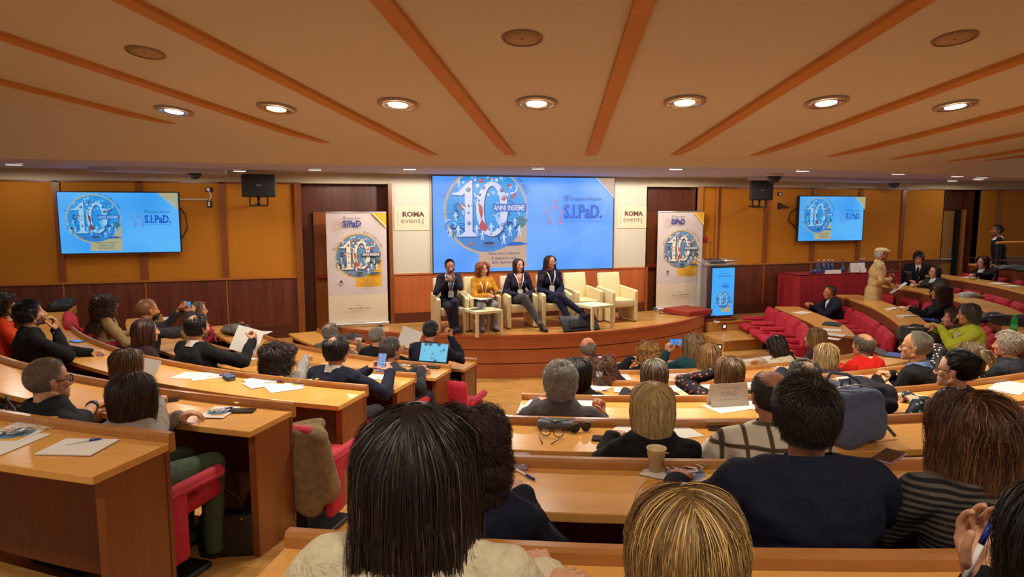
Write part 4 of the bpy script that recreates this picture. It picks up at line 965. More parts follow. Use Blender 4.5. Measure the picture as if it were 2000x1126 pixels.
# ---- hair as ribbons following the skull and falling
HC = np.array([0, -.012, .140]); HR = np.array([.078, .099, .088])
def hair_sim(o, seed, N, w):
    rs = np.random.RandomState(seed); out = []
    # roots
    n0 = int(N*2.4); i = np.arange(n0)+.5; ph = np.arccos(1-2*i/n0); th = math.pi*(1+5**.5)*i
    D = np.stack([np.cos(th)*np.sin(ph), np.sin(th)*np.sin(ph), np.cos(ph)], 1); D += rs.normal(0, .02, D.shape); D /= np.linalg.norm(D, axis=1)[:, None]
    P = HC + D*HR; hl = o.get('hairline', .055); keep = np.ones(len(P), bool)
    keep &= ~((P[:, 1] > hl - .02) & (P[:, 2] < .188)); keep &= ~((P[:, 1] > .02) & (P[:, 2] < .150)); keep &= ~((P[:, 1] > -.02) & (P[:, 2] < .118)); keep &= ~(P[:, 2] < o.get('nape', .075))
    keep &= ~((P[:, 1] > hl) & (P[:, 2] >= .188))
    jit = rs.normal(0, .22, len(P))
    if o.get('bald') == 'crown': keep &= ~((P[:, 2] > .176) & (((P[:, 1]+.03)/.085)**2 + (P[:, 0]/.060)**2 < 1.05+jit))
    if o.get('bald') == 'spot': keep &= ~((((P[:, 1]+.050)/.038)**2 + (P[:, 0]/.034)**2 < .9+jit*1.8) & (P[:, 2] > .17) & (rs.uniform(0, 1, len(P)) < .85))
    if o.get('bald') == 'top': keep &= ~(((P[:, 2] > .160) & (P[:, 1] > -.085)) | (P[:, 1] > .01))
    P = P[keep]; rs.shuffle(P); P = P[:N]; n = len(P)
    L = o['len']*(1.08-rs.beta(1.2, 2.8, n)*(.62 if o['len'] > .1 else .3)) ; K = o.get('K', 12); u = rs.uniform(0, 1, n); off = o.get('thick', .02)*u**.6 + .003
    part_ = o.get('part', 0.0); style = o.get('style', 'fall')
    whorl = np.array([0.01, -.062, .225]); nrm = (P-HC)/HR**2; nrm /= np.linalg.norm(nrm, axis=1)[:, None]
    if style == 'fall':
        fr = np.clip((P[:, 1]+.075)/.07, 0, 1); sx = np.sign(P[:, 0]-part_+rs.normal(0, .004, n)+1e-4)
        d = np.stack([sx*(.10+.95*fr)*np.clip(1.2-abs(P[:, 0]-part_)*6, .25, 1), -.55+.1*fr, -.45-.3*(1-fr)], 1)
    elif style == 'crown': d = P-whorl; d[:, 2] -= .02
    elif style == 'back': d = np.stack([P[:, 0]*2, np.full(n, -1.), np.full(n, -.1)], 1)
    elif style == 'fringe': d = np.stack([P[:, 0]*6, np.where(P[:, 1] > -.02, .8, -.6), np.full(n, -.6)], 1)
    elif style == 'up': d = np.array(o.get('bun', (0, -.1, .19)))-P
    d = d - nrm*np.sum(d*nrm, 1)[:, None]; d /= (np.linalg.norm(d, axis=1)[:, None]+1e-9); d += nrm*o.get('lift', .1)
    ds = L/(K-1); pts = [P.copy()]; g = o.get('grav', .35); p = P.copy(); clump = rs.uniform(0, 6.28, 40); cid = (np.floor((np.arctan2(P[:, 0], P[:, 1])+3.15)*4.5)+np.floor(P[:, 2]*60)*3).astype(int) % 40
    cr = o.get('curl', 0); cf = o.get('cfreq', 60); shape = o.get('flare', 0.); wav = o.get('wave', .0)
    sh = float(o.get('shoulder', 1)); bun = np.array(o.get('bun', (0, -.1, .19)))
    cph = clump[cid] + rs.normal(0, .5, n)
    for k in range(1, K):
        if style == 'up':
            v = bun-p; dist = np.linalg.norm(v, axis=1)[:, None]; d = d*.5+v/(dist+1e-6)*.7
        else:
            d = d + np.array([0, 0, -1.])*g; d[:, :2] += (p[:, :2]-HC[:2])*shape
            d += rs.normal(0, o.get('frizz', .03), d.shape)
        if k > K*.5: d += rs.normal(0, .05, d.shape)
        if wav: d[:, 0] += wav*np.sin(k*1.1+cph); d[:, 1] += wav*.6*np.cos(k*1.1+cph)
        d /= (np.linalg.norm(d, axis=1)[:, None]+1e-9); p = p + d*ds[:, None]
        q = (p-HC)/HR; m = np.linalg.norm(q, axis=1); lim = 1+off*min(1, k/(K*.30))/.08; ins = m < lim; p[ins] = HC + (q[ins]/m[ins, None]*lim[ins, None])*HR
        # keep the face clear
        face = (p[:, 1] > o.get('faceclear', .035)) & (abs(p[:, 0]) < .066) & (p[:, 2] < .165) & (p[:, 2] > -.02)
        if style == 'fringe': face &= p[:, 2] < .135
        p[face, 0] = np.where(p[face, 0] >= 0, .068, -.068) + p[face, 0]*.1
        # neck and shoulders
        c2 = np.array([0, -.02, .02]); q = (p-c2)/np.array([.062, .066, .12]); m = np.linalg.norm(q, axis=1); lim = 1+off/.07; ins = (m < lim) & (p[:, 2] < .06); p[ins] = c2 + (q[ins]/m[ins, None]*lim[ins, None])*np.array([.062, .066, .12])
        if sh:
            c3 = np.array([0, -.015, -.25]); R3 = np.array([.235, .150, .19]); q = (p-c3)/R3; m = np.linalg.norm(q, axis=1); lim = 1+off/.2; ins = m < lim; p[ins] = c3 + (q[ins]/m[ins, None]*lim[ins, None])*R3
        # loose envelope: hair hangs close to the head instead of flying out
        if o.get('env', 1):
            ex = (.082+off*1.0)*(1+o.get('flare', 0)*.06*np.clip(.14-p[:, 2], 0, .3)/.1); ey = (.100+off*.9)*(1+o.get('flare', 0)*.05*np.clip(.14-p[:, 2], 0, .3)/.1)
            tp = (1-o.get('taper', .34)*np.clip((.07-p[:, 2])/.16, 0, 1))*(1+o.get('ripple', .05)*np.sin(k*12./K*1.3+cph*2)); ex = ex*tp; ey = ey*tp; m = np.hypot(p[:, 0]/ex, (p[:, 1]+.012)/ey); low = (p[:, 2] < .17) & (m > 1) & ((p[:, 2] > -.06) | (sh == 0)); f_ = 1+(1/m-1)*.8
            p[low, 0] *= f_[low]; p[low, 1] = (p[low, 1]+.012)*f_[low]-.012
            q = (p-HC)/HR; m = np.linalg.norm(q, axis=1); lim = 1+(off*1.25+.006)/.085; hi = (m > lim) & (p[:, 2] > .10); p[hi] = HC+(q[hi]/m[hi, None]*lim[hi, None])*HR
            dn = p[:, 2] < .15; d[dn, :2] *= .45
        if sh:
            c3 = np.array([0, -.055, -.46]); R3 = np.array([.20, .165, .27]); q = (p-c3)/R3; m = np.linalg.norm(q, axis=1); lim = 1+off/.2; ins = m < lim; p[ins] = c3 + (q[ins]/m[ins, None]*lim[ins, None])*R3
        pts.append(p.copy())
    X = np.stack(pts, 1)
    if o['len'] > .1 and style != 'up':      # strands gather into locks towards the tips
        a_ = np.arctan2(X[:, K//2, 0], X[:, K//2, 1]); nb = o.get('locks', 34); lid = (np.floor((a_+math.pi)/(2*math.pi)*nb)).astype(int)*3+np.floor(u*2.99).astype(int); t_ = np.linspace(0, 1, K)**2*o.get('lockpull', .42)
        cnt = np.bincount(lid, minlength=nb*3+6).astype(float); cnt[cnt == 0] = 1; M3 = np.stack([[np.bincount(lid, X[:, k, j], minlength=nb*3+6)/cnt for j in range(3)] for k in range(K)], 0)
        C3 = np.transpose(M3, (2, 0, 1))[lid]; X = X+(C3-X)*t_[None, :, None]*np.array([1, 1, .25])
    if cr:
        t = np.linspace(0, 1, K)[None, :]; s = t*L[:, None]*cf+cph[:, None]; amp = cr*np.clip(t*3, 0, 1)*rs.uniform(.6, 1.3, n)[:, None]
        X[:, :, 0] += amp*np.cos(s); X[:, :, 1] += amp*np.sin(s); X[:, :, 2] += amp*.7*np.sin(s*1.3+1)
    # ribbons
    T = np.gradient(X, axis=1); T /= (np.linalg.norm(T, axis=2)[..., None]+1e-9); Nn = X-HC; Nn[..., 2] *= np.where(X[..., 2] > .1, 1, 0.15); Nn /= (np.linalg.norm(Nn, axis=2)[..., None]+1e-9)
    S = np.cross(T, Nn); S /= (np.linalg.norm(S, axis=2)[..., None]+1e-9); tw = rs.uniform(-.7, .7, n)[:, None, None]; S = S*np.cos(tw)+Nn*np.sin(tw)
    wd = w*rs.uniform(.6, 1.3, n)[:, None]*np.interp(np.linspace(0, 1, K), [0, .1, .75, 1], [.7, 1, .8, .12])[None, :]
    A = X-S*wd[..., None]/2; B = X+S*wd[..., None]/2; V = np.stack([A, B], 2).reshape(-1, 3)
    idx = np.arange(n*K).reshape(n, K)*2; a = idx[:, :-1].ravel(); b = idx[:, 1:].ravel(); F = np.stack([a, a+1, b+1, b], 1)
    c0, c1 = np.array(hexc(*o['col'])), np.array(hexc(*o.get('tip', o['col']))); t = np.linspace(0, 1, K)[None, :, None]; base = c0*(1-t**1.3)+c1*t**1.3
    var = o.get('cvar', .3); br = np.exp(rs.normal(0, var, n))[:, None, None]*(1+.10*np.sin(cph*3))[:, None, None]; colr = base*br
    if 'streak' in o: sk = (rs.uniform(0, 1, n) < o.get('streakp', .3))[:, None, None]; colr = np.where(sk, np.array(hexc(*o['streak']))*br*np.ones_like(base), colr)
    colr = np.repeat(np.clip(colr, 0, 1), 2, axis=1).reshape(-1, 3)
    return V, F, colr
def scalp_shell(o):
    """thin cap under the strands"""
    V, F = elli(HC, HR*1.015, n=30, m=22); hl = o.get('hairline', .055)
    def ok(c):
        x, y, z = c
        if y > hl-.015 and z < .188: return False
        if y > .024 and z < .152: return False
        if y > -.016 and z < .120: return False
        if z < o.get('nape', .075)+.004 or y > hl: return False
        if o.get('bald') == 'crown' and z > .178 and ((y+.03)/.085)**2+(x/.060)**2 < 1.5: return False
        if o.get('bald') == 'spot' and z > .165 and ((y+.050)/.06)**2+(x/.054)**2 < 1: return False
        if o.get('bald') == 'top' and ((z > .155 and y > -.085) or y > .01): return False
        return True
    F = [f for f in F if all(ok(V[i]) for i in f)]; return V, F
def hair_material():
    if 'hair' in MATS: return MATS['hair']
    m = mat('hair', (.1, .05, .03), .42, spec=.35); nt = m.node_tree; b = nt.nodes['Principled BSDF']; a = nt.nodes.new('ShaderNodeAttribute'); a.attribute_name = 'hc'; nt.links.new(a.outputs['Color'], b.inputs['Base Color']); return m
def numpy_mesh(name, V, F, col=None, smooth=True):
    me = bpy.data.meshes.new(name); nv = len(V); F = np.asarray(F); nf = len(F); me.vertices.add(nv); me.vertices.foreach_set('co', np.asarray(V, dtype=np.float32).ravel())
    k = F.shape[1]; me.loops.add(nf*k); me.loops.foreach_set('vertex_index', F.astype(np.int32).ravel()); me.polygons.add(nf); me.polygons.foreach_set('loop_start', np.arange(0, nf*k, k, dtype=np.int32))
    me.update(calc_edges=True)
    if smooth: me.polygons.foreach_set('use_smooth', np.ones(nf, bool))
    if col is not None: at = me.attributes.new('hc', 'FLOAT_COLOR', 'POINT'); at.data.foreach_set('color', np.concatenate([col, np.ones((nv, 1))], 1).astype(np.float32).ravel())
    return me
def build_hair(o, seed, parent, Hm, near, name='hair'):
    N, w = {3: (11000, .0015), 2: (3000, .0035), 1: (1100, .0060), 0: (520, .009)}[near]
    N = int(N*o.get('dens', 1)); w *= o.get('wmul', 1)
    V, F, c = hair_sim(o, seed, N, w); SV, SF = scalp_shell(o)
    tri = [f for f in SF if len(f) == 4]; F = np.concatenate([F, np.array(tri).reshape(-1, 4)+len(V)]) if tri else F
    c0 = np.array(hexc(*o['col']))*.8; c = np.concatenate([c, np.tile(c0, (len(SV), 1))]); V = np.concatenate([V, SV])
    for (cx_, cy_, cz_, rx, ry, rz_) in o.get('lumps', []):
        pass
    V = V @ Hm[:3, :3].T + Hm[:3, 3]
    me = numpy_mesh(name, V, F, c); return part(name, me, hair_material(), parent)
SKIN = {}
def skin(tone):
    k = 'skin_%d_%d_%d' % tone
    return mat(k, hexc(*tone), .5, spec=.35, noise=(18, 18, 18), var=.09, bump=(220, .12, .001))
def ik(S, W, a, b, hint):
    S, W = np.array(S, float), np.array(W, float); v = W-S; L = np.linalg.norm(v); mx = (a+b)*.995
    if L > mx: W = S+v/L*mx; v = W-S; L = mx
    t = v/L; x = (a*a-b*b+L*L)/(2*L); h = math.sqrt(max(0, a*a-x*x)); hn = np.array(hint, float); hn = hn-t*np.dot(hn, t); hn /= np.linalg.norm(hn)+1e-9
    return S+t*x+hn*h, W
def person(x, y, zf, face, H, label, top, hair=None, tone=(206, 150, 112), female=False, near=0, yaw=0, pitch=0, roll=0, lean=None, hands=None, legs='sit', trousers=None, sleeves=1., collar=None, lanyard=False, glasses=None,
           beard=None, build=1.0, bulk=1.0, open_jacket=None, group=None, scale=1.0, seed=None, skirt=False, head_at=True, scarf=None, vneck=False, hint=None, shoes=M_BLACK, seat_h=.47, extras=None, curls=(30, 30), palms=(None, None), dirs=(None, None), shw=None):
    """(x,y): where the head is; face: world heading; H: head-top height above the floor"""
    seed = seed if seed is not None else int(abs(x*97+y*31)*10) % 9999
    H = H/scale-(.55*hair.get('thick', 0) if hair else 0); hip = seat_h+.09; vox = {3: .009, 2: .010, 1: .013, 0: .016}[near]; hv = {3: .0045, 2: .005, 1: .006, 0: .0075}[near]
    standing = legs == 'stand'
    if standing: hip = H*.53
    T = H-hip-.265                                   # hip to neck base, along the vertical
    lean = lean if lean is not None else .12
    Nk = np.array([0, T*math.tan(lean), hip+T])      # neck base
    hb = Nk+np.array([0, .018+.03*math.sin(lean), .04])  # base of skull
    off = np.array([hb[0], hb[1]])
    Rz = Matrix.Rotation(face-math.pi/2, 3, 'Z'); o2 = Rz @ Vector((off[0]*scale, off[1]*scale, 0)) if head_at else Vector((0, 0, 0))
    t = thing('person', (x-o2.x, y-o2.y, zf), face-math.pi/2, label, 'person', group, scale=scale)
    Hm = np.array(Matrix.Translation(Vector(hb)) @ Euler((math.radians(-pitch), math.radians(roll), math.radians(yaw))).to_matrix().to_4x4())
    sw = shw or (.155 if female else .185)*build
    up = Nk-np.array([0, 0, hip]); upn = up/np.linalg.norm(up)
    SH = [Nk+np.array([s*sw, -.01, -.055]) for s in (-1, 1)]
    a_, b_ = .285*build, .255*build
    if hands is None: hands = [(-.13, .42, .74), (.13, .42, .74)]
    arms = []
    Mi = t.matrix_basis.inverted()
    def resolve(h):
        if isinstance(h[0], str):      # a real place seen at a pixel: on the plane local y (or x) = given
            k, px, py, val = h; o0 = Mi @ Vector((0, 0, EYE)); d0 = (Mi.to_3x3() @ Vector(ray(px, py))); ax = 1 if k == 'y' else 0 if k == 'x' else 2
            s_ = (val-o0[ax])/d0[ax]; return tuple(o0+d0*s_)
        return h
    hands = [resolve(h) for h in hands]
    for s, S, W, hi in zip((-1, 1), SH, hands, hint or (None, None)):
        Ws = np.array(W, float); e, w2 = ik(S, Ws, a_, b_, hi or (s*.75, -.35, -.9)); arms.append((S, e, w2))
    # torso pieces
    def torso(g, tight=0.):
        P = []; b = bulk; c = lambda f: np.array([0, up[1]*f, hip+up[2]*f])
        P.append(elli(c(0)+(0, 0, .02), (.165*b+g, .12*b+g, .12+g), n=18)); P.append(elli(c(.33), ((.135 if female else .15)*b+g, .105*b+g, .14+g), n=18))
        P.append(elli(c(.66)+(0, -.0, 0), ((.150 if female else .172)*b+g, .115*b+g, .17+g), n=18)); P.append(elli(c(.80), (sw*.95+g, .10*b+g, .10+g), n=18))
        P.append(caps(SH[0]*.93+Nk*.07, SH[1]*.93+Nk*.07, .055*build+g, .055*build+g, n=14))
        for s in (0, 1): P.append(caps(Nk+(0, -.012, .005), SH[s]+(0, 0, .018), .045+g*.6, .042+g))
        if female: 
            for s in (-1, 1): P.append(elli(c(.62)+(s*.07, .085*b, 0), (.06+g, .055+g, .06+g)))
        return P
    def armp(g, ext=1.):
        P = []
        for S, e, W in arms:
            P.append(caps(S, e, .050*build+g, .041*build+g)); We = e+(W-e)*ext; P.append(caps(e, We, .042*build+g, (.042-.014*ext)*build+g))
        return P
    def legp(g, ext=1.):
        P = []
        if standing:
            for s in (-1, 1): P.append(caps((s*.085, 0, hip-.02), (s*.095, .02, hip*.52), .085+g, .06+g)); P.append(caps((s*.095, .02, hip*.52), (s*.10, -.01, .08), .056+g, .042+g)); P.append(caps((s*.10, -.02, .05), (s*.115, .13, .035), .036+g, .028+g))
            return P
        kn = legs if isinstance(legs, (list, tuple)) else [((-.11, .42, seat_h+.05), (-.11, .40, .08)), ((.11, .42, seat_h+.05), (.11, .40, .08))]
        for s, (k_, a__) in zip((-1, 1), kn):
            P.append(caps((s*.09, .02, hip-.02), k_, .082+g, .060+g)); P.append(caps(k_, a__, .058+g, .040+g)); k_ = np.array(k_); a3 = np.array(a__)
            fd = np.array([.02*s, .15, -.03]); P.append(caps(a3+(0, 0, -.03), a3+fd, .036+g, .030+g))
        return P
    # body
    core = [*torso(-.012), *armp(-.004), *legp(-.006), caps(Nk+(0, -.01, -.05), hb+(0, -.018, .05), .052 if not female else .045, .052 if not female else .044, n=14)]
    cV, cF = remesh(core, max(.012, vox), 3); hV, hF = head_geo(female, hv); hs = 1.0
    hV = hV*hs @ Hm[:3, :3].T + Hm[:3, 3]; G = [(cV, cF), (hV, hF)]; nb = [0]*len(cF)
    # lips / stubble by place on the head
    lab_ = []; hl0 = head_geo(female, hv)[0]
    for f in hF:
        c = hl0[list(f)].mean(0); lab_.append(1 if (c[1] > .080 and abs(c[0]) < .022 and .034 < c[2] < .056) else 0)
    mi = nb+lab_
    for k, (S, e, W) in enumerate(arms):
        cl = curls[k]; HV, HF = hand_geo(cl, .0045 if near >= 2 else (.0055 if near == 1 else .0075)); HV = HV.copy(); s = -1 if k == 0 else 1
        HF2 = HF
        if s == 1: HV[:, 0] *= -1; HF2 = [f[::-1] for f in HF]
        fd = dirs[k] if dirs[k] is not None else (W-e)/np.linalg.norm(W-e)*.6+np.array([-s*.25, .5, -.1]); pl = palms[k] if palms[k] is not None else (0, 0, -1)
        Rm = frame_from(fd, -np.array(pl, float)); hsz = .94 if female else 1.04
        G.append((HV*hsz @ Rm.T + W, HF2)); mi += [0]*len(HF2)
    # eyes
    for s in (-1, 1):
        ev, ef = elli((s*.031, .0705, .113), (.0125, .0125, .0125), n=12, m=8); G.append((ev @ Hm[:3, :3].T + Hm[:3, 3], ef)); mi += [2]*len(ef)
        ev, ef = elli((s*.031, .0805, .1125), (.0060, .0035, .0060), n=10, m=6); G.append((ev @ Hm[:3, :3].T + Hm[:3, 3], ef)); mi += [3]*len(ef)
        lid, lf = elli((s*.031, .0708, .1195), (.0145, .0140, .0080), n=12, m=7); G.append((lid @ Hm[:3, :3].T + Hm[:3, 3], lf)); mi += [0]*len(lf)
        lid, lf = elli((s*.031, .0708, .1045), (.0140, .0128, .0060), n=12, m=7); G.append((lid @ Hm[:3, :3].T + Hm[:3, 3], lf)); mi += [0]*len(lf)
    V, F = join(G); me = raw_mesh(V, F, 'body'); me.polygons.foreach_set('material_index', mi); me.polygons.foreach_set('use_smooth', [True]*len(F))
    part('body', me, [skin(tone), mat('lips_%d' % tone[0], hexc(int(tone[0]*.86), int(tone[1]*.66), int(tone[2]*.66)), .45), mat('eye_white', hexc(225, 215, 205), .3), mat('iris', hexc(50, 30, 20), .2)], t)
    # top garment
    g = .014*(1.25 if bulk > 1.05 else 1)
    P = torso(g)+armp(g*.9, sleeves)
    if standing or skirt: P += [caps((q*.055, 0, hip+.02), (q*.065, 0, hip-.16), .118*bulk+g, .12*bulk+g, n=14) for q in (-1, 1)]
    if skirt == 'coat': P += [caps((q*.06, 0, hip), (q*.075, 0, hip-.36), .118*bulk+g, .118*bulk+g, n=14) for q in (-1, 1)]
    V, F = remesh(P, vox, 3)
    # open the neck and trim the cuffs
    nz = Nk+np.array([0, .0, .028]); keepf = []
    Vc = V-nz; bad = (Vc[:, 2] > (.012 if not vneck else -.005)) & (np.hypot(Vc[:, 0], Vc[:, 1]+.01) < .064)
    if vneck: bad |= (V[:, 1] > Nk[1]+.03) & (np.abs(V[:, 0]) < (V[:, 2]-(Nk[2]-.20))*.28) & (V[:, 2] > Nk[2]-.20)
    F = [f for f in F if not any(bad[i] for i in f)]
    if near >= 1:      # cloth folds
        rs_ = np.random.RandomState(seed+5)
        for q_ in range(9): a_v = rs_.normal(0, 1, 3); a_v *= rs_.uniform(22, 62)/np.linalg.norm(a_v); V = V+np.sin(V @ a_v+rs_.uniform(0, 6.3)+1.2*np.sin(V @ rs_.normal(0, 14, 3)))[:, None]*rs_.normal(0, .0021, 3)
    me = raw_mesh(V, F, 'top'); me.polygons.foreach_set('use_smooth', [True]*len(F))
    tp = part(top[0], me, top[1], t)
    if vneck:     # shirt under the opening
        P = [elli(np.array([0, up[1]*.80, hip+up[2]*.80])+(0, .012, .0), (.095, .098, .12)), elli(np.array([0, up[1]*.6, hip+up[2]*.6])+(0, .015, 0), (.10, .112, .15))]
        V, F = remesh(P, max(vox, .01), 2); me = raw_mesh(V, F, 'shirt'); me.polygons.foreach_set('use_smooth', [True]*len(F)); part('shirt', me, open_jacket or M_WHITE, t)
    if collar is None and not vneck: collar = top[1]
    if collar is not None:
        b = MB(); V = []; F = []; n = 20
        for j, (r, z) in enumerate(((.066, .005), (.061, .045), (.066, .047), (.080, .014), (.096, -.006))):
            for i in range(n): q = 2*math.pi*i/n; V.append((Nk[0]+r*math.cos(q), Nk[1]-.004+r*1.02*math.sin(q), Nk[2]+z-.018*(math.sin(q)+.2)))
        for j in range(4):
            for i in range(n): F.append((j*n+i, j*n+(i+1) % n, (j+1)*n+(i+1) % n, (j+1)*n+i))
        b.add(V, F, 0, True); part('collar', b, collar, t)
    if sleeves >= 1 and top[2:] != () and top[2]:      # shirt cuffs showing
        for S, e, W in arms: d = (W-e)/np.linalg.norm(W-e); part('cuff', MB().tube([tuple(W-d*.045), tuple(W-d*.012)], [.036, .034], n=14), top[2], t)
    tr = trousers or mat('trousers_dark', hexc(34, 34, 40), .85)
    V, F = remesh(legp(.010)+[elli((0, 0, hip), (.165*bulk+.006, .125*bulk, .11))], max(vox, .013), 3)
    me = raw_mesh(V, F, 'trousers'); me.polygons.foreach_set('use_smooth', [True]*len(F))
    lo = V[:, 2]; Fm = [0 if max(lo[i] for i in f) > .055 else 1 for f in F]; me.polygons.foreach_set('material_index', Fm); part('trousers', me, [tr, shoes], t)
    if hair: build_hair(hair, seed, t, Hm, near)
    if beard:
        rs = np.random.RandomState(seed); n = {0: 260, 1: 420, 2: 800, 3: 1200}[near]; hv0 = head_geo(female, hv)[0]
        c = hv0[(hv0[:, 2] < .072) & (hv0[:, 2] > .0) & (hv0[:, 1] > .012) & ~((hv0[:, 1] > .082) & (hv0[:, 2] > .036) & (hv0[:, 2] < .056) & (abs(hv0[:, 0]) < .022))]
        p = c[rs.randint(0, len(c), n)]; nn = p-np.array([0, .02, .06]); nn /= np.linalg.norm(nn, axis=1)[:, None]; q = p+nn*beard[1]+np.array([0, 0, -beard[1]*.8]); sd = np.cross(nn, [0, 0, 1.])*.0028*(1.6 if near < 2 else 1)
        V = np.concatenate([p-sd, p+sd, q+sd*.4, q-sd*.4]); i = np.arange(n); F = np.stack([i, i+n, i+2*n, i+3*n], 1); cc = np.tile(np.array(hexc(*beard[0])), (4*n, 1)); part('beard', numpy_mesh('beard', V @ Hm[:3, :3].T + Hm[:3, 3], F, cc), hair_material(), t)
    # eyebrows
    if near >= 0:
        bc = hair['col'] if hair else (90, 70, 55)
        for s in (-1, 1): b = MB(); b.tube([tuple(np.array([s*.014, .0845, .131]) @ Hm[:3, :3].T + Hm[:3, 3]), tuple(np.array([s*.030, .083, .1355]) @ Hm[:3, :3].T + Hm[:3, 3]), tuple(np.array([s*.046, .070, .131]) @ Hm[:3, :3].T + Hm[:3, 3])], [.0028, .0032, .0015], n=6); part('eyebrow', b, mat('brow_%d_%d_%d' % tuple(bc), hexc(*bc), .8), t)
    if glasses:
        b = MB(); tf = lambda p: tuple(np.array(p) @ Hm[:3, :3].T + Hm[:3, 3]); gm, gr = glasses
        for s in (-1, 1):
            b.tube([tf((s*.032+.024*math.cos(q), .094-.003*abs(math.cos(q)), .112+.018*math.sin(q))) for q in np.linspace(0, 2*math.pi, 16, endpoint=False)], gr, n=6, closed=True)
            b.tube([tf((s*.056, .091, .116)), tf((s*.074, .05, .118)), tf((s*.080, .0, .116)), tf((s*.079, -.022, .104))], gr*1.1, n=6)
        b.tube([tf((-.009, .096, .115)), tf((0, .099, .117)), tf((.009, .096, .115))], gr, n=6)
        g_ = part('glasses', b, gm, t)
        lm = MB()
        for s in (-1, 1): lm.add([tf((s*.032+.022*math.cos(q), .093, .112+.017*math.sin(q))) for q in np.linspace(0, 2*math.pi, 14, endpoint=False)], [tuple(range(14))])
        part('lens', lm, mat('spec_glass', (.9, .93, .95), .02, alpha=.12), g_)
    if lanyard:
        b = MB(); pts = []
        fz = lambda x_, z_: tuple(np.array([x_, up[1]*((z_-hip)/up[2])+.128*bulk+.012, z_]))
        z0 = Nk[2]; P = [(-.070, Nk[1]-.045, z0+.022), (-.080, Nk[1]+.03, z0+.006), fz(-.05, z0-.10), fz(-.012, z0-.26)]; Q = [(.070, Nk[1]-.045, z0+.022), (.080, Nk[1]+.03, z0+.006), fz(.05, z0-.10), fz(.012, z0-.26)]
        b.tube([(-.0, Nk[1]-.082, z0+.028)]+P, .0085, n=6); b.tube([(.0, Nk[1]-.082, z0+.028)]+Q, .0085, n=6); ly = part('lanyard', b, M_WHITE, t)
        c = np.array(fz(0, z0-.31)); part('badge', MB().box(c[0]-.045, c[0]+.045, c[1]-.004+.012, c[1]+.014, c[2]-.055, c[2]+.05), M_WHITE, ly)
    return t, (lambda p: t.matrix_basis @ Vector(p)), dict(Nk=Nk, hb=hb, arms=arms, Hm=Hm)
# ================================================================== the cast
def cloth(name, c, var=.12, rough=.85, sc=60): return mat(name, hexc(*c), rough, spec=.25, noise=(sc, sc, sc), var=var, bump=(26, .35, .02))
NAVY = cloth('navy_cloth', (26, 28, 46)); BLK = cloth('black_cloth', (20, 19, 20)); CHAR = cloth('charcoal_cloth', (50, 50, 54)); DKG = cloth('dark_grey_cloth', (64, 60, 58))
CREAMK = mat('cream_knit', hexc(214, 198, 160), .9, noise=(40, 40, 40), var=.08, bump=(60, .5, .02)); BEIGE = cloth('beige_cloth', (170, 140, 96)); GREYW = cloth('light_grey_knit', (146, 134, 122)); TAUPE = cloth('taupe_cloth', (110, 96, 78))
MUST = cloth('mustard_knit', (196, 134, 34)); TEAL = cloth('teal_cloth', (30, 66, 72)); REDS = cloth('scarlet_sweater', (206, 30, 18)); BURG = cloth('burgundy_cloth', (48, 22, 30)); TAN = cloth('tan_jacket', (196, 164, 112), .06)
ORNG = cloth('orange_jacket', (226, 70, 20)); LIME = cloth('lime_cardigan', (176, 178, 48)); GREENT = cloth('green_trousers', (72, 88, 66)); GRYT = cloth('grey_trousers', (74, 70, 74)); JEAN = cloth('blue_denim', (50, 66, 96)); PINK = cloth('pink_top', (170, 40, 70)); MIDG = cloth('mid_grey_knit', (84, 78, 76))
STRP = mix_pattern('striped_knit', hexc(28, 25, 24), hexc(92, 82, 72), 'wave', .9, (1, 1, 17), (.45, .62)); TWEED = mix_pattern('houndstooth', hexc(60, 58, 56), hexc(150, 144, 134), 'voronoi', .9, (140, 140, 140), (.3, .5))
PLAID = mix_pattern('plaid_shirt', hexc(222, 212, 188), hexc(120, 104, 76), 'plaid', .85, (3.4, 3.4, 3.4), (.88, .92), hexc(80, 66, 50)); FLOR = mix_pattern('floral_blouse', hexc(200, 180, 140), hexc(140, 34, 30), 'voronoi', .7, (30, 30, 30), (.10, .2), hexc(24, 20, 26))
TEALP = mix_pattern('teal_print_blouse', hexc(150, 170, 170), hexc(26, 54, 68), 'voronoi', .6, (34, 34, 34), (.24, .32), hexc(12, 22, 30)); BWP = mix_pattern('black_white_print', hexc(220, 214, 196), hexc(20, 18, 18), 'voronoi', .7, (36, 36, 36), (.2, .28), hexc(20, 18, 18))
WSHIRT = cloth('white_shirt', (224, 216, 206), .04); BLUSH = cloth('blue_shirt', (120, 148, 200), .05)
GB = M_BLACK; GT = mat('brown_frame', hexc(70, 34, 20), .3); GS = mat('silver_frame', (.5, .5, .5), .25, metal=1.)
BRN, DBR, BLKH, GRY, WHT = (58, 38, 26), (38, 26, 20), (22, 18, 18), (112, 104, 96), (176, 168, 156)
def H_(**k): return k
short = lambda c, **k: dict(dict(len=.035, thick=.008, K=5, col=c, style='crown', grav=.05, lift=.28, wmul=1.15, shoulder=0, nape=.055), **k)
buzz = lambda c, **k: dict(dict(len=.010, thick=.002, K=3, col=c, style='crown', grav=.0, lift=.5, wmul=.9, dens=1.2, shoulder=0, nape=.06), **k)
longh = lambda c, t, L=.42, **k: dict(dict(len=L, thick=.028, K=16, col=c, tip=t, style='fall', grav=.30, lift=.1, frizz=.03, nape=.045), **k)
bob = lambda c, t, L=.24, **k: dict(dict(len=L, thick=.022, K=12, col=c, tip=t, style='fall', grav=.30, lift=.12, nape=.045, flare=1.2, shoulder=0), **k)
curly = lambda c, t, L=.24, cr=.016, **k: dict(dict(len=L, thick=.045, K=22, col=c, tip=t, style='fall', grav=.16, lift=.35, frizz=.10, curl=cr, cfreq=90, nape=.04, flare=3., shoulder=1, dens=1.25, wmul=.8), **k)
AUD = []
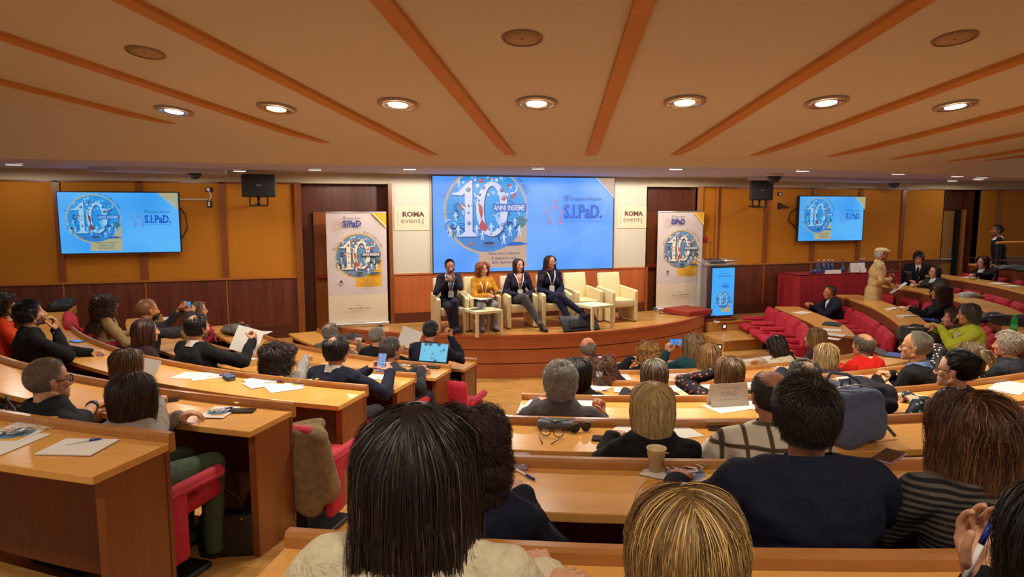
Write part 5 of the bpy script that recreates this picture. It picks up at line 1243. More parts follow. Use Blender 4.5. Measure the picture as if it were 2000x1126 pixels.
_grp = 'audience members'
def aud(px, py, tier, label, top, dr=0., face=0., near=0, chairlab=True, far=False, R=None, zf=None, **k):
    R_ = (R if R is not None else row_R(tier)+.62)+dr; zf_ = zf if zf is not None else floor_z(tier)
    x, y, z = cyl(px, py, R_, far); f = face_c(x, y)+math.radians(face)
    r = person(x, y, zf_, f, z-zf_, label, top, near=near, group=None, **k)
    if chairlab:
        cr_ = (R if R is not None else row_R(tier)+.62); o = Vector((CX+(x-CX)/R_*cr_, CY+(y-CY)/R_*cr_, 0)); c = chair(o.x, o.y, zf_, face_c(x, y), 'crimson auditorium chair under %s' % chairlab if isinstance(chairlab, str) else ' '.join(('crimson auditorium chair beneath the '+label).split()[:16]), 'chairs under the audience')
    return r
def audz(px, py, H, zf, face, label, top, near=0, chairlab=None, **k):
    x, y, z = atz(px, py, zf+H); r = person(x, y, zf, math.radians(face), H, label, top, near=near, **k)
    if chairlab: o = r[0].matrix_basis @ Vector((0, -.03, 0)); chair(o.x, o.y, zf, math.radians(face), 'crimson auditorium chair under %s' % chairlab, 'chairs under the audience')
    return r
def held(name, mb, m, label, cat, r, loc, rot=(0, 0, 0), group=None, bev=0):
    """an item held by a person: loc/rot in that person's frame, kept a top-level object"""
    o = part(name, mb, m, None, bev=bev); M = r[0].matrix_basis @ (Matrix.Translation(loc) @ Euler(rot).to_matrix().to_4x4()); l, q, s = M.decompose(); o.location = l; o.rotation_mode = 'QUATERNION'; o.rotation_quaternion = q; return tag(o, label, cat, group)
def phone(mb_screen, label, loc=None, rot=None, r=None, w_=.072, h_=.15, landscape=False):
    t = thing('smartphone', (0, 0, 0), 0, label, 'phone'); part('case', MB().rbox(-w_/2, w_/2, -.0045, .0045, -h_/2, h_/2, .004), M_BLACK, t, bev=0)
    part('display', MB().box(-w_/2+.003, w_/2-.003, -.0052, -.0044, -h_/2+.004, h_/2-.004), mb_screen, t)
    M = (r[0].matrix_basis if r else Matrix.Identity(4)) @ (Matrix.Translation(loc) @ Euler(rot).to_matrix().to_4x4()); l, q, s = M.decompose(); t.location = l; t.rotation_mode = 'QUATERNION'; t.rotation_quaternion = q; return t
SCR_B = mix_pattern('phone_view', hexc(60, 130, 230), hexc(20, 30, 60), 'voronoi', .4, (60, 60, 60), (.4, .6)); 
def emis(name, c1, c2, sc):
    m = mat(name, hexc(*c1), emit=.9); nt = m.node_tree; b = nt.nodes['Principled BSDF']; tc = nt.nodes.new('ShaderNodeTexCoord'); v = nt.nodes.new('ShaderNodeTexVoronoi'); v.inputs['Scale'].default_value = sc; rp = nt.nodes.new('ShaderNodeValToRGB')
    rp.color_ramp.elements[0].color = hexc(*c2)+(1,); rp.color_ramp.elements[1].color = hexc(*c1)+(1,); rp.color_ramp.elements[0].position = .2; rp.color_ramp.elements[1].position = .4; nt.links.new(tc.outputs['Object'], v.inputs['Vector']); nt.links.new(v.outputs['Distance'], rp.inputs[0]); nt.links.new(rp.outputs[0], b.inputs['Emission Color']); return m
E_VIEW = emis('phone_camera_view', (70, 150, 240), (20, 26, 50), 45); E_CHAT = emis('phone_chat', (150, 170, 215), (70, 90, 150), 60); E_LAP = emis('laptop_page', (110, 200, 235), (40, 60, 90), 14)
DN = (None, None)
# ---------------- left block
aud(4, 568, 5, 'person in an orange jacket and cream scarf at the left edge', ('jacket', ORNG), dr=-.1, hair=curly(DBR, BRN), female=True, near=1, collar=CREAMK)
r = aud(62, 584, 4, 'dark-haired man in black resting his hand over his mouth', ('sweater', BLK), face=-3, hair=short(BLKH, len=.045, thick=.012), near=2, beard=((30, 24, 22), .004), pitch=-8, tone=(196, 140, 104),
        hands=[(-.05, .50, .755), (.035, .215, 1.0)], curls=(40, 45), dirs=((.5, .8, 0), (-.15, .05, 1)), palms=((0, 0, -1), (0, -1, .1)), hint=(None, (.5, .3, -1)))
aud(208, 570, 5, 'woman with long curly brown hair in a beige cardigan, far left', ('cardigan', BEIGE), hair=curly((60, 40, 30), (86, 58, 40), .40, .02), female=True, near=1, glasses=(GS, .0012), hands=[(-.1, .42, .76), (.16, .40, .77)], chairlab='the woman in the beige cardigan')
r = aud(288, 584, 5, 'bald bearded man in a charcoal blazer taking a photo', ('blazer', CHAR), dr=-.12, face=4, hair=buzz((140, 94, 62), dens=.3), near=1, beard=((40, 30, 26), .012), tone=(190, 124, 76), collar=WSHIRT, hands=[('x', 352, 606, -.05), ('x', 372, 612, .09)], curls=(55, 55), dirs=((.4, .5, .8), (-.4, .5, .8)), palms=((.9, 0, 0), (-.9, 0, 0)), chairlab='the bald bearded man')
hw = r[2]['arms']; c = (hw[0][2]+hw[1][2])/2; phone(E_VIEW, 'small phone raised by the bald bearded man', (c[0], c[1]+.03, c[2]+.075), (0, math.pi/2, 0), r)
for s_ in (0, 1):
    e = hw[s_][1]; 
    part('elbow_patch', MB().rbox(-.035, .035, -.02, .02, -.05, .05, .018, M=TM(tuple(e+np.array([0.02*(1 if s_ else -1), -.035, -.015])), rx=.5)), mat('suede_patch', hexc(120, 90, 52), .9), r[0])
aud(284, 619, 5, 'woman with straight reddish-brown hair in burgundy, seen from behind', ('top', BURG), dr=.20, hair=longh((56, 34, 26), (84, 48, 34), .34, thick=.024), female=True, near=1, face=-10)
aud(388, 587, 6, 'person with short ash-brown hair in pink beyond the man photographing', ('top', PINK), dr=-.1, hair=bob((104, 86, 62), (130, 108, 78), .14), female=True, near=0, face=-20, hands=[('y', 428, 658, .38), ('y', 436, 650, .40)])
r = aud(385, 613, 5, 'man with thinning dark hair in a black suit reading printed pages', ('jacket', BLK), dr=.1, hair=short((34, 26, 24), bald='spot', hairline=.03, len=.04), near=2, beard=((90, 80, 72), .006), tone=(202, 138, 100), collar=WSHIRT, hands=[('x', 452, 690, -.17), ('x', 492, 668, .20)], curls=(50, 55), face=4, bulk=1.12, dirs=((.3, .8, .5), (-.3, .8, .6)), palms=((.7, 0, .3), (-.7, 0, .3)))
hw = r[2]['arms']; c = (hw[0][2]+hw[1][2])/2
held('paper_sheet', MB().box(-.16, .0, -.001, .001, -.12, .12).box(0, .15, -.003, -.001, -.12, .12), M_PAGE, 'open printed pages held up by the man in the black suit', 'paper', r, (c[0], c[1]+.07, c[2]+.06), (-.45, .15, .1))
aud(545, 666, 5, 'woman with a dark curly bob in a houndstooth jacket', ('jacket', TWEED), dr=.12, hair=curly((34, 24, 20), (58, 38, 28), .20, .014), female=True, near=2, hands=[(-.1, .4, .745), ('y', 596, 700, .45)], face=-8)
r = aud(250, 677, 4, 'woman with a brown bob holding up a white sheet', ('sweater', BLK), dr=.05, hair=bob((64, 42, 24), (106, 74, 40), .20), female=True, near=2, hands=[('y', 240, 756, .34), ('y', 300, 756, .34)], curls=(50, 50), face=-4)
hw = r[2]['arms']; c = (hw[0][2]+hw[1][2])/2; held('paper_sheet', MB().box(-.13, .16, -.001, .001, -.02, .17), M_PAGE, 'white sheet held up by the woman with the brown bob', 'paper', r, (c[0], c[1]+.03, c[2]+.06), (-.5, 0, 0))
r = aud(92, 700, 3, 'man with a shaved head and black glasses in a black t-shirt', ('t_shirt', BLK), dr=.12, hair=buzz((120, 100, 80), dens=.8), near=3, glasses=(GB, .0032), sleeves=-.0, tone=(206, 148, 108), bulk=1.1, build=1.05, face=-14, hands=[(-.16, .45, .75), ('y', 208, 772, .50)], curls=(30, 55), lean=.02)
# watch
e, W = r[2]['arms'][1][1:]; d = (W-e)/np.linalg.norm(W-e); part('wrist_watch', MB().tube([tuple(W-d*.05), tuple(W-d*.018)], .034, n=16), M_BLACK, r[0])
r = aud(262, 720, 3, 'woman with long dark brown hair in a pale grey sweater and green trousers', ('sweater', GREYW), dr=.10, hair=longh((48, 32, 24), (84, 56, 40), .36, thick=.030), female=True, near=3, trousers=GREENT, hands=[(-.12, .4, .75), ('y', 306, 782, .40)], curls=(30, 50), face=-6, lean=.22, chairlab='the woman in green trousers')
r = aud(657, 654, 5, 'man with thinning dark hair and glasses in a navy suit using a phone', ('jacket', NAVY), dr=.12, hair=short((36, 28, 26), bald='spot', len=.045, thick=.014), near=2, glasses=(GB, .0022), collar=WSHIRT, tone=(202, 142, 106), bulk=1.1, trousers=CHAR, face=-4, hands=[('y', 718, 722, .46), ('y', 762, 728, .46)], curls=(50, 50), dirs=((.5, .6, .5), (-.5, .6, .5)), palms=((.8, 0, -.2), (-.8, 0, -.2)), chairlab='the man in the navy suit using his phone')
hw = r[2]['arms']; c = (hw[0][2]+hw[1][2])/2; phone(E_CHAT, 'white phone with a lit screen held by the man in the navy suit', (c[0]+.01, c[1]+.03, c[2]+.07), (-.35, 0, .1), r, .078, .155)
aud(646, 631, 7, 'grey-haired man in a taupe jacket in the front row, leftmost', ('jacket', TAUPE), hair=short((130, 122, 110), bald='spot'), near=1, glasses=(GT, .0018), hands=[(-.1, .4, .75), ('x', 700, 668, .2)], tone=(204, 150, 118), face=10)
r = aud(737, 638, 7, 'grey-haired man in a black jacket reading a programme in the front row', ('jacket', BLK), hair=buzz((140, 130, 116)), near=1, glasses=(GT, .0018), tone=(204, 150, 118), face=0, hands=[('y', 778, 678, .40), ('y', 806, 676, .40)], curls=(50, 50))
hw = r[2]['arms']; c = (hw[0][2]+hw[1][2])/2; held('paper_sheet', MB().box(-.15, .14, -.001, .001, -.06, .17), M_PAGE, 'open programme held up in the front row', 'paper', r, (c[0], c[1]+.05, c[2]+.04), (-.4, .2, 0))
r = aud(763, 659, 6, 'man with short greying hair in a dark sweater typing on a laptop', ('sweater', CHAR), dr=.05, hair=short((70, 62, 58), len=.025), near=2, glasses=(GS, .0014), tone=(190, 130, 96), face=-18, hands=[(-.05, .42, .76), ('y', 822, 722, .42)], curls=(35, 35), collar=WSHIRT)
aud(842, 626, 7, 'man with cropped dark hair in a navy suit propping his chin', ('jacket', NAVY), hair=buzz((44, 38, 36), len=.014), near=2, glasses=(GB, .0018), tone=(190, 128, 96), bulk=1.15, face=-2, hands=[(-.15, .4, .75), ('x', 880, 660, .12)], dirs=((.3, .9, 0), (-.2, .2, 1)), palms=((0, 0, -1), (-.5, -1, 0)), curls=(30, 60), hint=(None, (.5, .2, -1)))
# ---------------- middle block, nearest rows
aud(815, 771, 1, 'woman with long dark brown hair in a cream knit, nearest the camera', ('sweater', CREAMK), dr=-.24, hair=longh((34, 25, 22), (74, 48, 36), .85, thick=.030, streak=(84, 66, 52), streakp=.10, K=22, taper=-.12, ripple=.09, dens=1.9, cvar=.35), female=True, near=3, lean=.25, face=-4, build=1.06, hands=[(-.2, .35, .75), (.2, .42, .75)])
aud(914, 786, 2, 'woman with a mass of dark curls in a navy sweater', ('sweater', NAVY), dr=.0, hair=curly((46, 30, 25), (74, 48, 38), .21, .014, thick=.032, dens=1.6), female=True, near=3, lean=.25, face=0, trousers=JEAN)
aud(1342, 936, 1, 'woman with golden blond hair in black, bottom centre', ('jacket', BLK), dr=-.22, hair=longh((104, 72, 38), (196, 150, 84), .36, thick=.024, taper=-.02, ripple=.08, streak=(206, 166, 98), streakp=.35, K=16, dens=1.9, cvar=.17, nape=.05), female=True, near=3, lean=.3, hands=[(-.24, .30, .75), (.16, .42, .75)], face=0)
aud(1575, 738, 2, 'broad man with short dark hair in a navy jacket', ('jacket', NAVY), dr=-.12, hair=short((42, 31, 24), len=.045, thick=.016, frizz=.12, dens=1.6, nape=.045), near=3, build=1.16, bulk=1.2, lean=.2, tone=(186, 120, 92), face=2, hands=[(-.3, .42, .75), (.3, .42, .75)])
aud(1900, 752, 2, 'woman with brown highlighted hair in a striped dark sweater', ('sweater', STRP), dr=-.10, hair=longh((46, 31, 24), (118, 76, 46), .345, thick=.044, wave=.30, taper=-.25, ripple=.12, streak=(136, 88, 52), streakp=.28, dens=1.8, cvar=.35), female=True, near=3, build=1.08, bulk=1.1, lean=.22, face=0)
r = aud(2120, 915, 1, 'person with dark hair at the lower right edge holding a blue pen', ('top', BLK), dr=-.05, hair=longh((26, 20, 18), (40, 28, 24), .4), female=True, near=3, face=0, hands=[('y', 1918, 1140, .26), (.2, .42, .75)], dirs=((.1, .5, .9), None), palms=((0, -1, .3), None), curls=(28, 30))
hw = r[2]['arms'][0][2]; wp = r[0].matrix_basis @ Vector(hw); d_ = Vector(ray(1914, 1066)).normalized(); wp = Vector((0, 0, EYE))+d_*((wp-Vector((0, 0, EYE))).length*.97)
t = thing('pen', tuple(wp), 0, 'blue and white pen held up at the lower right edge', 'pen'); t.rotation_euler = (.1, .35, 0); part('barrel', MB().cyl((0, 0, -.07), .005, .005, .075, 12), M_WHITE, t); part('grip', MB().cyl((0, 0, .005), .0055, .005, .04, 12), mat('pen_blue', hexc(30, 50, 150), .3), t); part('tip', MB().cyl((0, 0, .045), .004, .001, .018, 10), M_STEEL, t)
aud(1275, 742, 3, 'woman with straight blond shoulder-length hair in a black blazer', ('blazer', BLK), dr=-.02, hair=bob((190, 156, 104), (214, 182, 126), .42, thick=.012, dens=1.8, streak=(214, 184, 128), streakp=.3, flare=.3, part=0, nape=.04), female=True, near=3, lean=.18, collar=WSHIRT)
aud(1507, 723, 3, 'man with receding cropped hair in a cream plaid shirt', ('shirt', PLAID), dr=.0, hair=buzz((62, 48, 40), bald='crown', len=.016), near=3, bulk=1.15, build=1.08, tone=(188, 126, 98), face=0, hands=[('y', 1395, 868, .35), (.25, .4, .75)])
aud(1570, 702, 4, 'man with a thinning grey crown in navy beyond the plaid shirt', ('jacket', NAVY), dr=-.05, hair=short((78, 70, 58), bald='spot', len=.03), near=2, tone=(196, 146, 112), face=6, bulk=1.1, hands=[('y', 1530, 716, .5), (.2, .42, .75)])
aud(1095, 708, 4, 'man with wavy silver hair in a grey sweater with a white lanyard', ('sweater', MIDG), dr=-.05, hair=short((160, 154, 140), len=.06, thick=.020, frizz=.2, dens=1.4, curl=.006, cfreq=150, K=9, cvar=.35), near=3, tone=(192, 132, 100), build=1.05, lanyard=True, hands=[(-.16, .42, .75), ('y', 1174, 812, .34)], curls=(30, 65), dirs=(None, (-.1, .25, 1)), palms=(None, (-.6, -.8, 0)), face=0)
aud(1128, 694, 5, 'woman with long straight black hair in the middle block', ('top', BLK), dr=.05, hair=longh((20, 17, 18), (26, 22, 24), .30, thick=.026), female=True, near=2, face=0)
aud(1175, 691, 5, 'woman with voluminous auburn-brown curls behind the bottle', ('top', BURG), dr=-.75, hair=curly((80, 52, 36), (112, 74, 52), .15, .010, thick=.04, shoulder=0), female=True, near=1)
aud(1148, 658, 7, 'bald man with a grey fringe in a tan jacket in the front row', ('jacket', TAUPE), hair=short((120, 104, 86), bald='top', len=.02), near=1, tone=(206, 134, 92), face=14, glasses=(GT, .0018))
aud(1265, 665, 7, 'woman with short wavy golden hair in black in the front row', ('top', BLK), hair=curly((150, 106, 56), (196, 146, 84), .11, .012, thick=.028, shoulder=0), female=True, near=1, hands=[('x', 1232, 702, -.2), (.12, .42, .75)], face=6)
r = aud(1354, 648, 7, 'woman with shoulder-length wavy ash hair in teal photographing the stage', ('sweater', TEAL), hair=bob((116, 94, 66), (156, 130, 92), .26, wave=.25, flare=1.5), female=True, near=1, hands=[('y', 1303, 688, .30), ('y', 1338, 684, .30)], dirs=((.1, .2, 1), (-.1, .3, 1)), palms=((.9, .2, 0), (-.9, .2, 0)), curls=(50, 50))
hw = r[2]['arms']; c = (hw[0][2]+hw[1][2])/2; phone(E_VIEW, 'phone raised sideways by the woman in teal', (c[0], c[1]+.02, c[2]+.10), (0, math.pi/2, 0), r)
aud(1384, 667, 6, 'woman with light brown hair in a beige sweater', ('sweater', BEIGE), hair=bob((132, 96, 56), (160, 120, 74), .26, flare=.8), female=True, near=1)
aud(1278, 697, 5, 'woman with long grey-brown highlighted hair in the middle block', ('top', CHAR), hair=longh((84, 70, 54), (124, 106, 84), .30, streak=(150, 132, 108), streakp=.3, thick=.02), female=True, near=2)
r = aud(1425, 691, 5, 'woman with long light brown hair in a floral blouse with raised arm', ('blouse', FLOR), dr=-.02, hair=longh((96, 70, 46), (136, 104, 70), .30, thick=.028, streak=(150, 118, 80), streakp=.25), female=True, near=2, hands=[('y', 1392, 728, .12), (.15, .42, .75)], dirs=((.6, .3, .4), None), curls=(50, 30), hint=((-1, .6, -.7), None))
e, W = r[2]['arms'][0][1:]; d = (W-e)/np.linalg.norm(W-e); part('bracelet', MB().tube([tuple(W-d*.06), tuple(W-d*.03)], .033, n=14), M_CHROME, r[0])
aud(1524, 653, 7, 'woman with dark brown hair bending over her papers', ('top', CREAMK), hair=bob((42, 29, 24), (58, 38, 30), .24, flare=.8), female=True, near=1, pitch=25, lean=.3, face=10)
aud(1592, 638, 7, 'woman with a honey-brown bob in dark clothes in the front row', ('top', BURG), hair=bob((120, 90, 52), (150, 112, 64), .20), female=True, near=1, face=18, hands=[('x', 1545, 692, -.2), (.1, .4, .75)])
aud(1612, 667, 6, 'woman with pale blond wavy hair', ('top', CHAR), hair=bob((170, 140, 90), (196, 170, 118), .27, wave=.15, flare=1.), female=True, near=1, face=8)
aud(1687, 650, 6, 'balding man in a scarlet sweater with a pale collar', ('sweater', REDS), hair=short((104, 92, 78), bald='crown', len=.03), near=2, tone=(204, 146, 100), bulk=1.1, collar=CREAMK, face=0)
r = aud(1790, 648, 5, 'elderly man with glasses in a black suit and blue shirt clasping his hands', ('jacket', BLK), dr=.12, face=26, hair=buzz((150, 138, 118), len=.016, hairline=.02), near=3, glasses=(GB, .0018), tone=(206, 150, 108), bulk=1.15, build=1.05, collar=BLUSH, yaw=8, hands=[('x', 1712, 742, -.07), ('x', 1742, 730, .10)], curls=(60, 60), dirs=((.5, .8, .1), (-.5, .8, .1)), sleeves=.98)
for s_ in (0, 1): S, e, W = r[2]['arms'][s_]; d = (W-e)/np.linalg.norm(W-e); part('cuff', MB().tube([tuple(W-d*.09), tuple(W-d*.01)], [.042, .038], n=14), BLUSH, r[0])
r = aud(1868, 684, 4, 'woman with black hair pinned up by a claw clip in a teal print blouse', ('blouse', TEALP), dr=-.02, hair=dict(len=.20, thick=.02, K=10, col=(22, 18, 18), style='up', bun=(.0, -.135, .20), grav=0, lift=.1, shoulder=0, nape=.05, dens=1.3), female=True, near=3, glasses=(GT, .0026), face=22, yaw=10, tone=(214, 160, 124), bulk=1.12, hands=[('x', 1790, 790, -.12), (.2, .42, .75)])
Hm = r[2]['Hm']; cp = Hm[:3, :3] @ np.array([0, -.15, .20])+Hm[:3, 3]
b = MB(); [b.tube([tuple(cp+np.array([sx*.012, .02, .05])), tuple(cp+np.array([sx*.05, -.01, .02+.01*k])), tuple(cp+np.array([sx*.03, -.045, -.03+.012*k]))], .006, n=6) for sx in (-1, 1) for k in range(4)]; part('hair_clip', b, mat('clip_tortoise', hexc(170, 150, 110), .3), r[0])
cp = Hm[:3, :3] @ np.array([-.083, -.004, .070])+Hm[:3, 3]; part('earring', MB().lathe([(0, -.006), (.006, 0), (0, .006)], tuple(cp), 10), M_WHITE, r[0])
aud(1893, 664, 5, 'woman with long grey-blond hair and a black and white print top', ('top', BWP), dr=-.05, hair=longh((112, 88, 58), (150, 124, 88), .32, wave=.2, thick=.028), female=True, near=2, face=12, hands=[('x', 1835, 682, -.2), (.14, .4, .75)])
aud(1970, 646, 5, 'white-haired man in a charcoal jacket at the right edge', ('jacket', CHAR), hair=short((176, 162, 140), len=.035, thick=.012), near=2, tone=(206, 140, 104), bulk=1.1, collar=CREAMK, face=6)
# ---------------- right block
FW = math.degrees(face_c(8.75, 9.71))
r = aud(1622, 558, 1, 'man in a navy suit and white shirt at the right block front desk', ('jacket', NAVY), R=3.92+.72, zf=0, far=True, hair=short((86, 66, 48), hairline=.025, len=.03), near=2, tone=(200, 120, 80), vneck=True, open_jacket=WSHIRT, glasses=(GS, .0013), bulk=1.1, hands=[(-.05, .42, .80), (.07, .44, .80)], curls=(50, 50), face=6, pitch=6, chairlab='the man in the navy suit at the right front desk', lean=.28)
for s_ in (0, 1): S, e, W = r[2]['arms'][s_]; d = (W-e)/np.linalg.norm(W-e); part('cuff', MB().tube([tuple(W-d*.07), tuple(W-d*.01)], [.038, .036], n=14), WSHIRT, r[0])
r = aud(1836, 552, 2, 'woman with a long mane of dark auburn curls in black', ('jacket', BLK), R=5.7, zf=.152, far=True, hair=curly((70, 44, 30), (100, 64, 42), .40, .020, dens=1.3), female=True, near=2, hands=[('x', 1778, 603, -.18), ('x', 1785, 600, .1)], face=4, chairlab='the woman with auburn curls', lean=.2)
audz(1862, 602, 1.14, .152, 138, 'dark-haired person in a charcoal jacket half hidden behind the lime cardigan', ('jacket', CHAR), near=1, hair=short((70, 50, 40), len=.05), tone=(206, 140, 108), hands=[(-.1, .4, .8), ('x', 1845, 632, .22)], chairlab='the person in charcoal behind the lime cardigan', curls=(30, 70))
r = audz(1895, 592, 1.26, .152, 140, 'woman with dark grey hair in a lime cardigan raising her fist', ('cardigan', LIME), near=2, hair=bob((58, 50, 42), (82, 74, 62), .12, flare=.5), female=True, tone=(204, 146, 104), bulk=1.1, hands=[('x', 1838, 640, -.10), ('x', 1822, 636, -.02)], curls=(70, 75), pitch=8, chairlab='the woman in the lime cardigan', lanyard=True)
r = aud(1795, 490, 4, 'young man in a black suit and tie looking down', ('jacket', BLK), R=7.0, zf=.38, far=True, near=1, hair=short((22, 18, 18), len=.07, thick=.018, style='fringe'), vneck=True, open_jacket=WSHIRT, pitch=22, face=50, hands=[(-.12, .30, .72), (.12, .30, .72)], tone=(204, 134, 100), chairlab='the young man in the black suit')
Nk = r[2]['Nk']; part('tie', MB().prism([(-.018, 0), (.018, 0), (.03, -.30), (0, -.34), (-.03, -.30)], .0, .006, M=Matrix.Translation((0, Nk[1]+.105, Nk[2]-.03)) @ Euler((math.pi/2+.12, 0, 0)).to_matrix().to_4x4()), BLK, r[0])
r = aud(1826, 518, 3, 'young woman with glasses in a grey cardigan at the open laptop', ('cardigan', CHAR), R=6.85, zf=.304, far=True, near=1, hair=longh((28, 22, 20), (36, 28, 24), .26, thick=.016, part=-.01), female=True, glasses=(GT, .0022), vneck=True, open_jacket=WSHIRT, hands=[('x', 1780, 556, -.1), ('x', 1784, 555, .08)], face=12, tone=(214, 156, 124), chairlab='the young woman at the laptop')
r = aud(1921, 499, 4, 'young woman in a black suit with glasses leaning on her hand', ('jacket', BLK), R=7.78, zf=.456, far=True, near=1, hair=longh((22, 18, 18), (26, 22, 20), .18, thick=.022), female=True, glasses=(GT, .0024), vneck=True, open_jacket=WSHIRT, face=14, hands=[('x', 1882, 536, -.3), ('x', 1926, 520, .1)], dirs=((.2, 1, 0), (-.3, -.2, 1)), palms=((0, 0, -1), (-.6, -.6, 0)), curls=(40, 60), tone=(210, 140, 104), pitch=6, chairlab='the young woman with the hair clip')
Hm = r[2]['Hm']; cp = Hm[:3, :3] @ np.array([.05, -.07, .16])+Hm[:3, 3]; part('hair_clip', MB().rbox(cp[0]-.02, cp[0]+.02, cp[1]-.02, cp[1]+.02, cp[2]-.03, cp[2]+.03, .008), M_WHITE, r[0])
# standing men
x, y, z = aty(1722, 484, 9.45)
r = person(x, y, .152, math.radians(-42), z-.152, 'standing man in a tan coat and flat cap speaking into a microphone', ('jacket', TAN), legs='stand', near=2, hair=short((190, 180, 160), bald='top'), tone=(196, 110, 76), glasses=(GB, .0022), trousers=cloth('khaki', (150, 124, 84)), collar=cloth('cream_scarf', (220, 200, 160)), skirt='coat', bulk=1.1, beard=((150, 130, 110), .006),
           hands=[(-.02, .30, 1.06), (.03, .27, 1.20)], curls=(60, 70), dirs=((.3, .8, -.1), (-.1, .3, 1)), palms=((.3, 0, 1), (-1, 0, 0)), scale=.93, shoes=M_BLACK)
Hm = r[2]['Hm']; b = MB(); V, F = elli((0, .0, .185), (.090, .118, .055), n=22, m=12); V = V @ Hm[:3, :3].T+Hm[:3, 3]; b.add(V, F, 0, True); V, F = elli((0, .100, .176), (.070, .050, .012), n=18, m=8); V = V @ Hm[:3, :3].T+Hm[:3, 3]; b.add(V, F, 0, True); part('flat_cap', b, cloth('cap_cloth', (196, 176, 136)), r[0])
hw = r[2]['arms']; Hd = r[2]['hb']
def mic(r, p, q, lab):
    t = thing('handheld_microphone', tuple(r[0].matrix_basis @ Vector(p)), 0, lab, 'microphone'); v = (r[0].matrix_basis.to_3x3() @ Vector(np.array(q)-np.array(p))).normalized(); t.rotation_mode = 'QUATERNION'; t.rotation_quaternion = v.to_track_quat('Z', 'Y')
    part('handle', MB().cyl((0, 0, -.11), .011, .015, .16, 14), M_BLACK, t); part('windscreen', MB().lathe([(0, .045), (.018, .05), (.024, .07), (.022, .09), (.012, .104), (0, .108)], n=14), mat('mic_mesh', (.08, .08, .08), .5, metal=.6), t); return t
mic(r, hw[1][2]+np.array([-.0, .02, .07]), Hd+np.array([0, .12, .03]), 'black microphone held by the man in the flat cap')
held('paper_sheet', MB().box(-.11, .11, -.001, .001, -.15, .15), M_PAGE, 'white sheet held by the man in the flat cap', 'paper', r, tuple(hw[0][2]+np.array([.02, .10, -.02])), (-.9, .0, .1))
x, y, z = aty(1948, 439, 10.0)
person(x, y, .45, math.radians(132), z-.45, 'man in a dark suit walking behind the railing at the far right', ('jacket', BLK), legs='stand', near=1, hair=buzz((40, 30, 26), len=.016), tone=(120, 74, 50), collar=WSHIRT, skirt=True, hands=[(-.25, .05, .85), (.25, .05, .85)], yaw=15)
# ---------------- the panel on the stage
SEAT = dict(seat_h=.36)
def pan(k, px, py, label, top, **kw):
    ax, ay = ACH[k]; x, y, z = aty(px, py, ay-.02); return person(x, y, .64, -math.pi/2+math.radians(kw.pop('rot', 0)), z-.64, label, top, near=2, scale=.90, seat_h=.39, **kw)
r = pan(0, 878, 506, 'person with cropped dark hair and glasses speaking into a microphone on stage', ('cardigan', cloth('dark_navy', (28, 28, 44))), hair=buzz((34, 26, 26), len=.018), glasses=(GB, .002), tone=(176, 116, 92), vneck=True, open_jacket=cloth('pale_blue', (120, 130, 160)), lanyard=True, trousers=cloth('navy_skirt', (36, 36, 52)), female=True,
        hands=[(-.02, .22, .96), (.10, .27, .84)], dirs=((.1, .2, 1), (-.5, .5, .5)), palms=((.9, 0, 0), (-.2, -.4, .8)), curls=(70, 45), legs=[((.00, .44, .52), (-.02, .44, .10)), ((.09, .42, .44), (.02, .38, .08))], pitch=4)
hw = r[2]['arms']; mic(r, hw[0][2]+np.array([.015, .03, .06]), r[2]['hb']+np.array([0, .12, .03]), 'black microphone held by the cropped-haired panelist')
r = pan(1, 943, 511, 'woman with curly auburn hair in a mustard sweater on stage', ('sweater', MUST), hair=curly((124, 66, 40), (168, 100, 66), .19, .013, thick=.028, shoulder=0), female=True, tone=(206, 146, 122), collar=WSHIRT, lanyard=True, trousers=cloth('speckled_grey', (136, 130, 132), .3), vneck=False, hands=[(-.09, .30, .60), (-.02, .33, .60)], yaw=15, curls=(45, 45))
hw = r[2]['arms']; mic(r, (-.12, .34, .62), (-.24, .34, .65), 'black microphone resting in the lap of the woman in mustard'); held('paper_sheet', MB().box(-.10, .10, -.14, .14, 0, .004), M_PAGE, 'papers on the lap of the woman in mustard', 'paper', r, (.09, .32, .55), (0, .05, .3))
pan(2, 1013, 504, 'woman with long dark hair in a navy blazer and wide grey trousers on stage', ('blazer', cloth('navy_blazer', (34, 32, 52))), hair=longh((46, 30, 28), (64, 40, 36), .32, thick=.014), female=True, tone=(206, 140, 118), vneck=True, open_jacket=skin((206, 140, 118)), lanyard=True, trousers=GRYT, hands=[(-.09, .28, .56), (.07, .26, .58)], yaw=12, curls=(40, 40),
    legs=[((-.02, .42, .47), (-.24, .62, .06)), ((.02, .42, .56), (-.20, .56, .16))])
pan(3, 1075, 497, 'woman with very long dark hair and glasses in a navy suit on stage', ('blazer', cloth('navy_suit', (26, 28, 54))), hair=longh((44, 30, 30), (60, 38, 36), .60, thick=.024, taper=-.3), female=True, tone=(196, 130, 108), glasses=(GB, .002), vneck=True, open_jacket=cloth('dark_top', (30, 28, 40)), lanyard=True, trousers=cloth('navy_suit2', (30, 34, 64)), hands=[(-.03, .27, .57), (.03, .27, .58)], yaw=18, curls=(40, 40),
    legs=[((-.02, .43, .48), (-.22, .62, .06)), ((-.04, .44, .56), (-.40, .60, .26))])
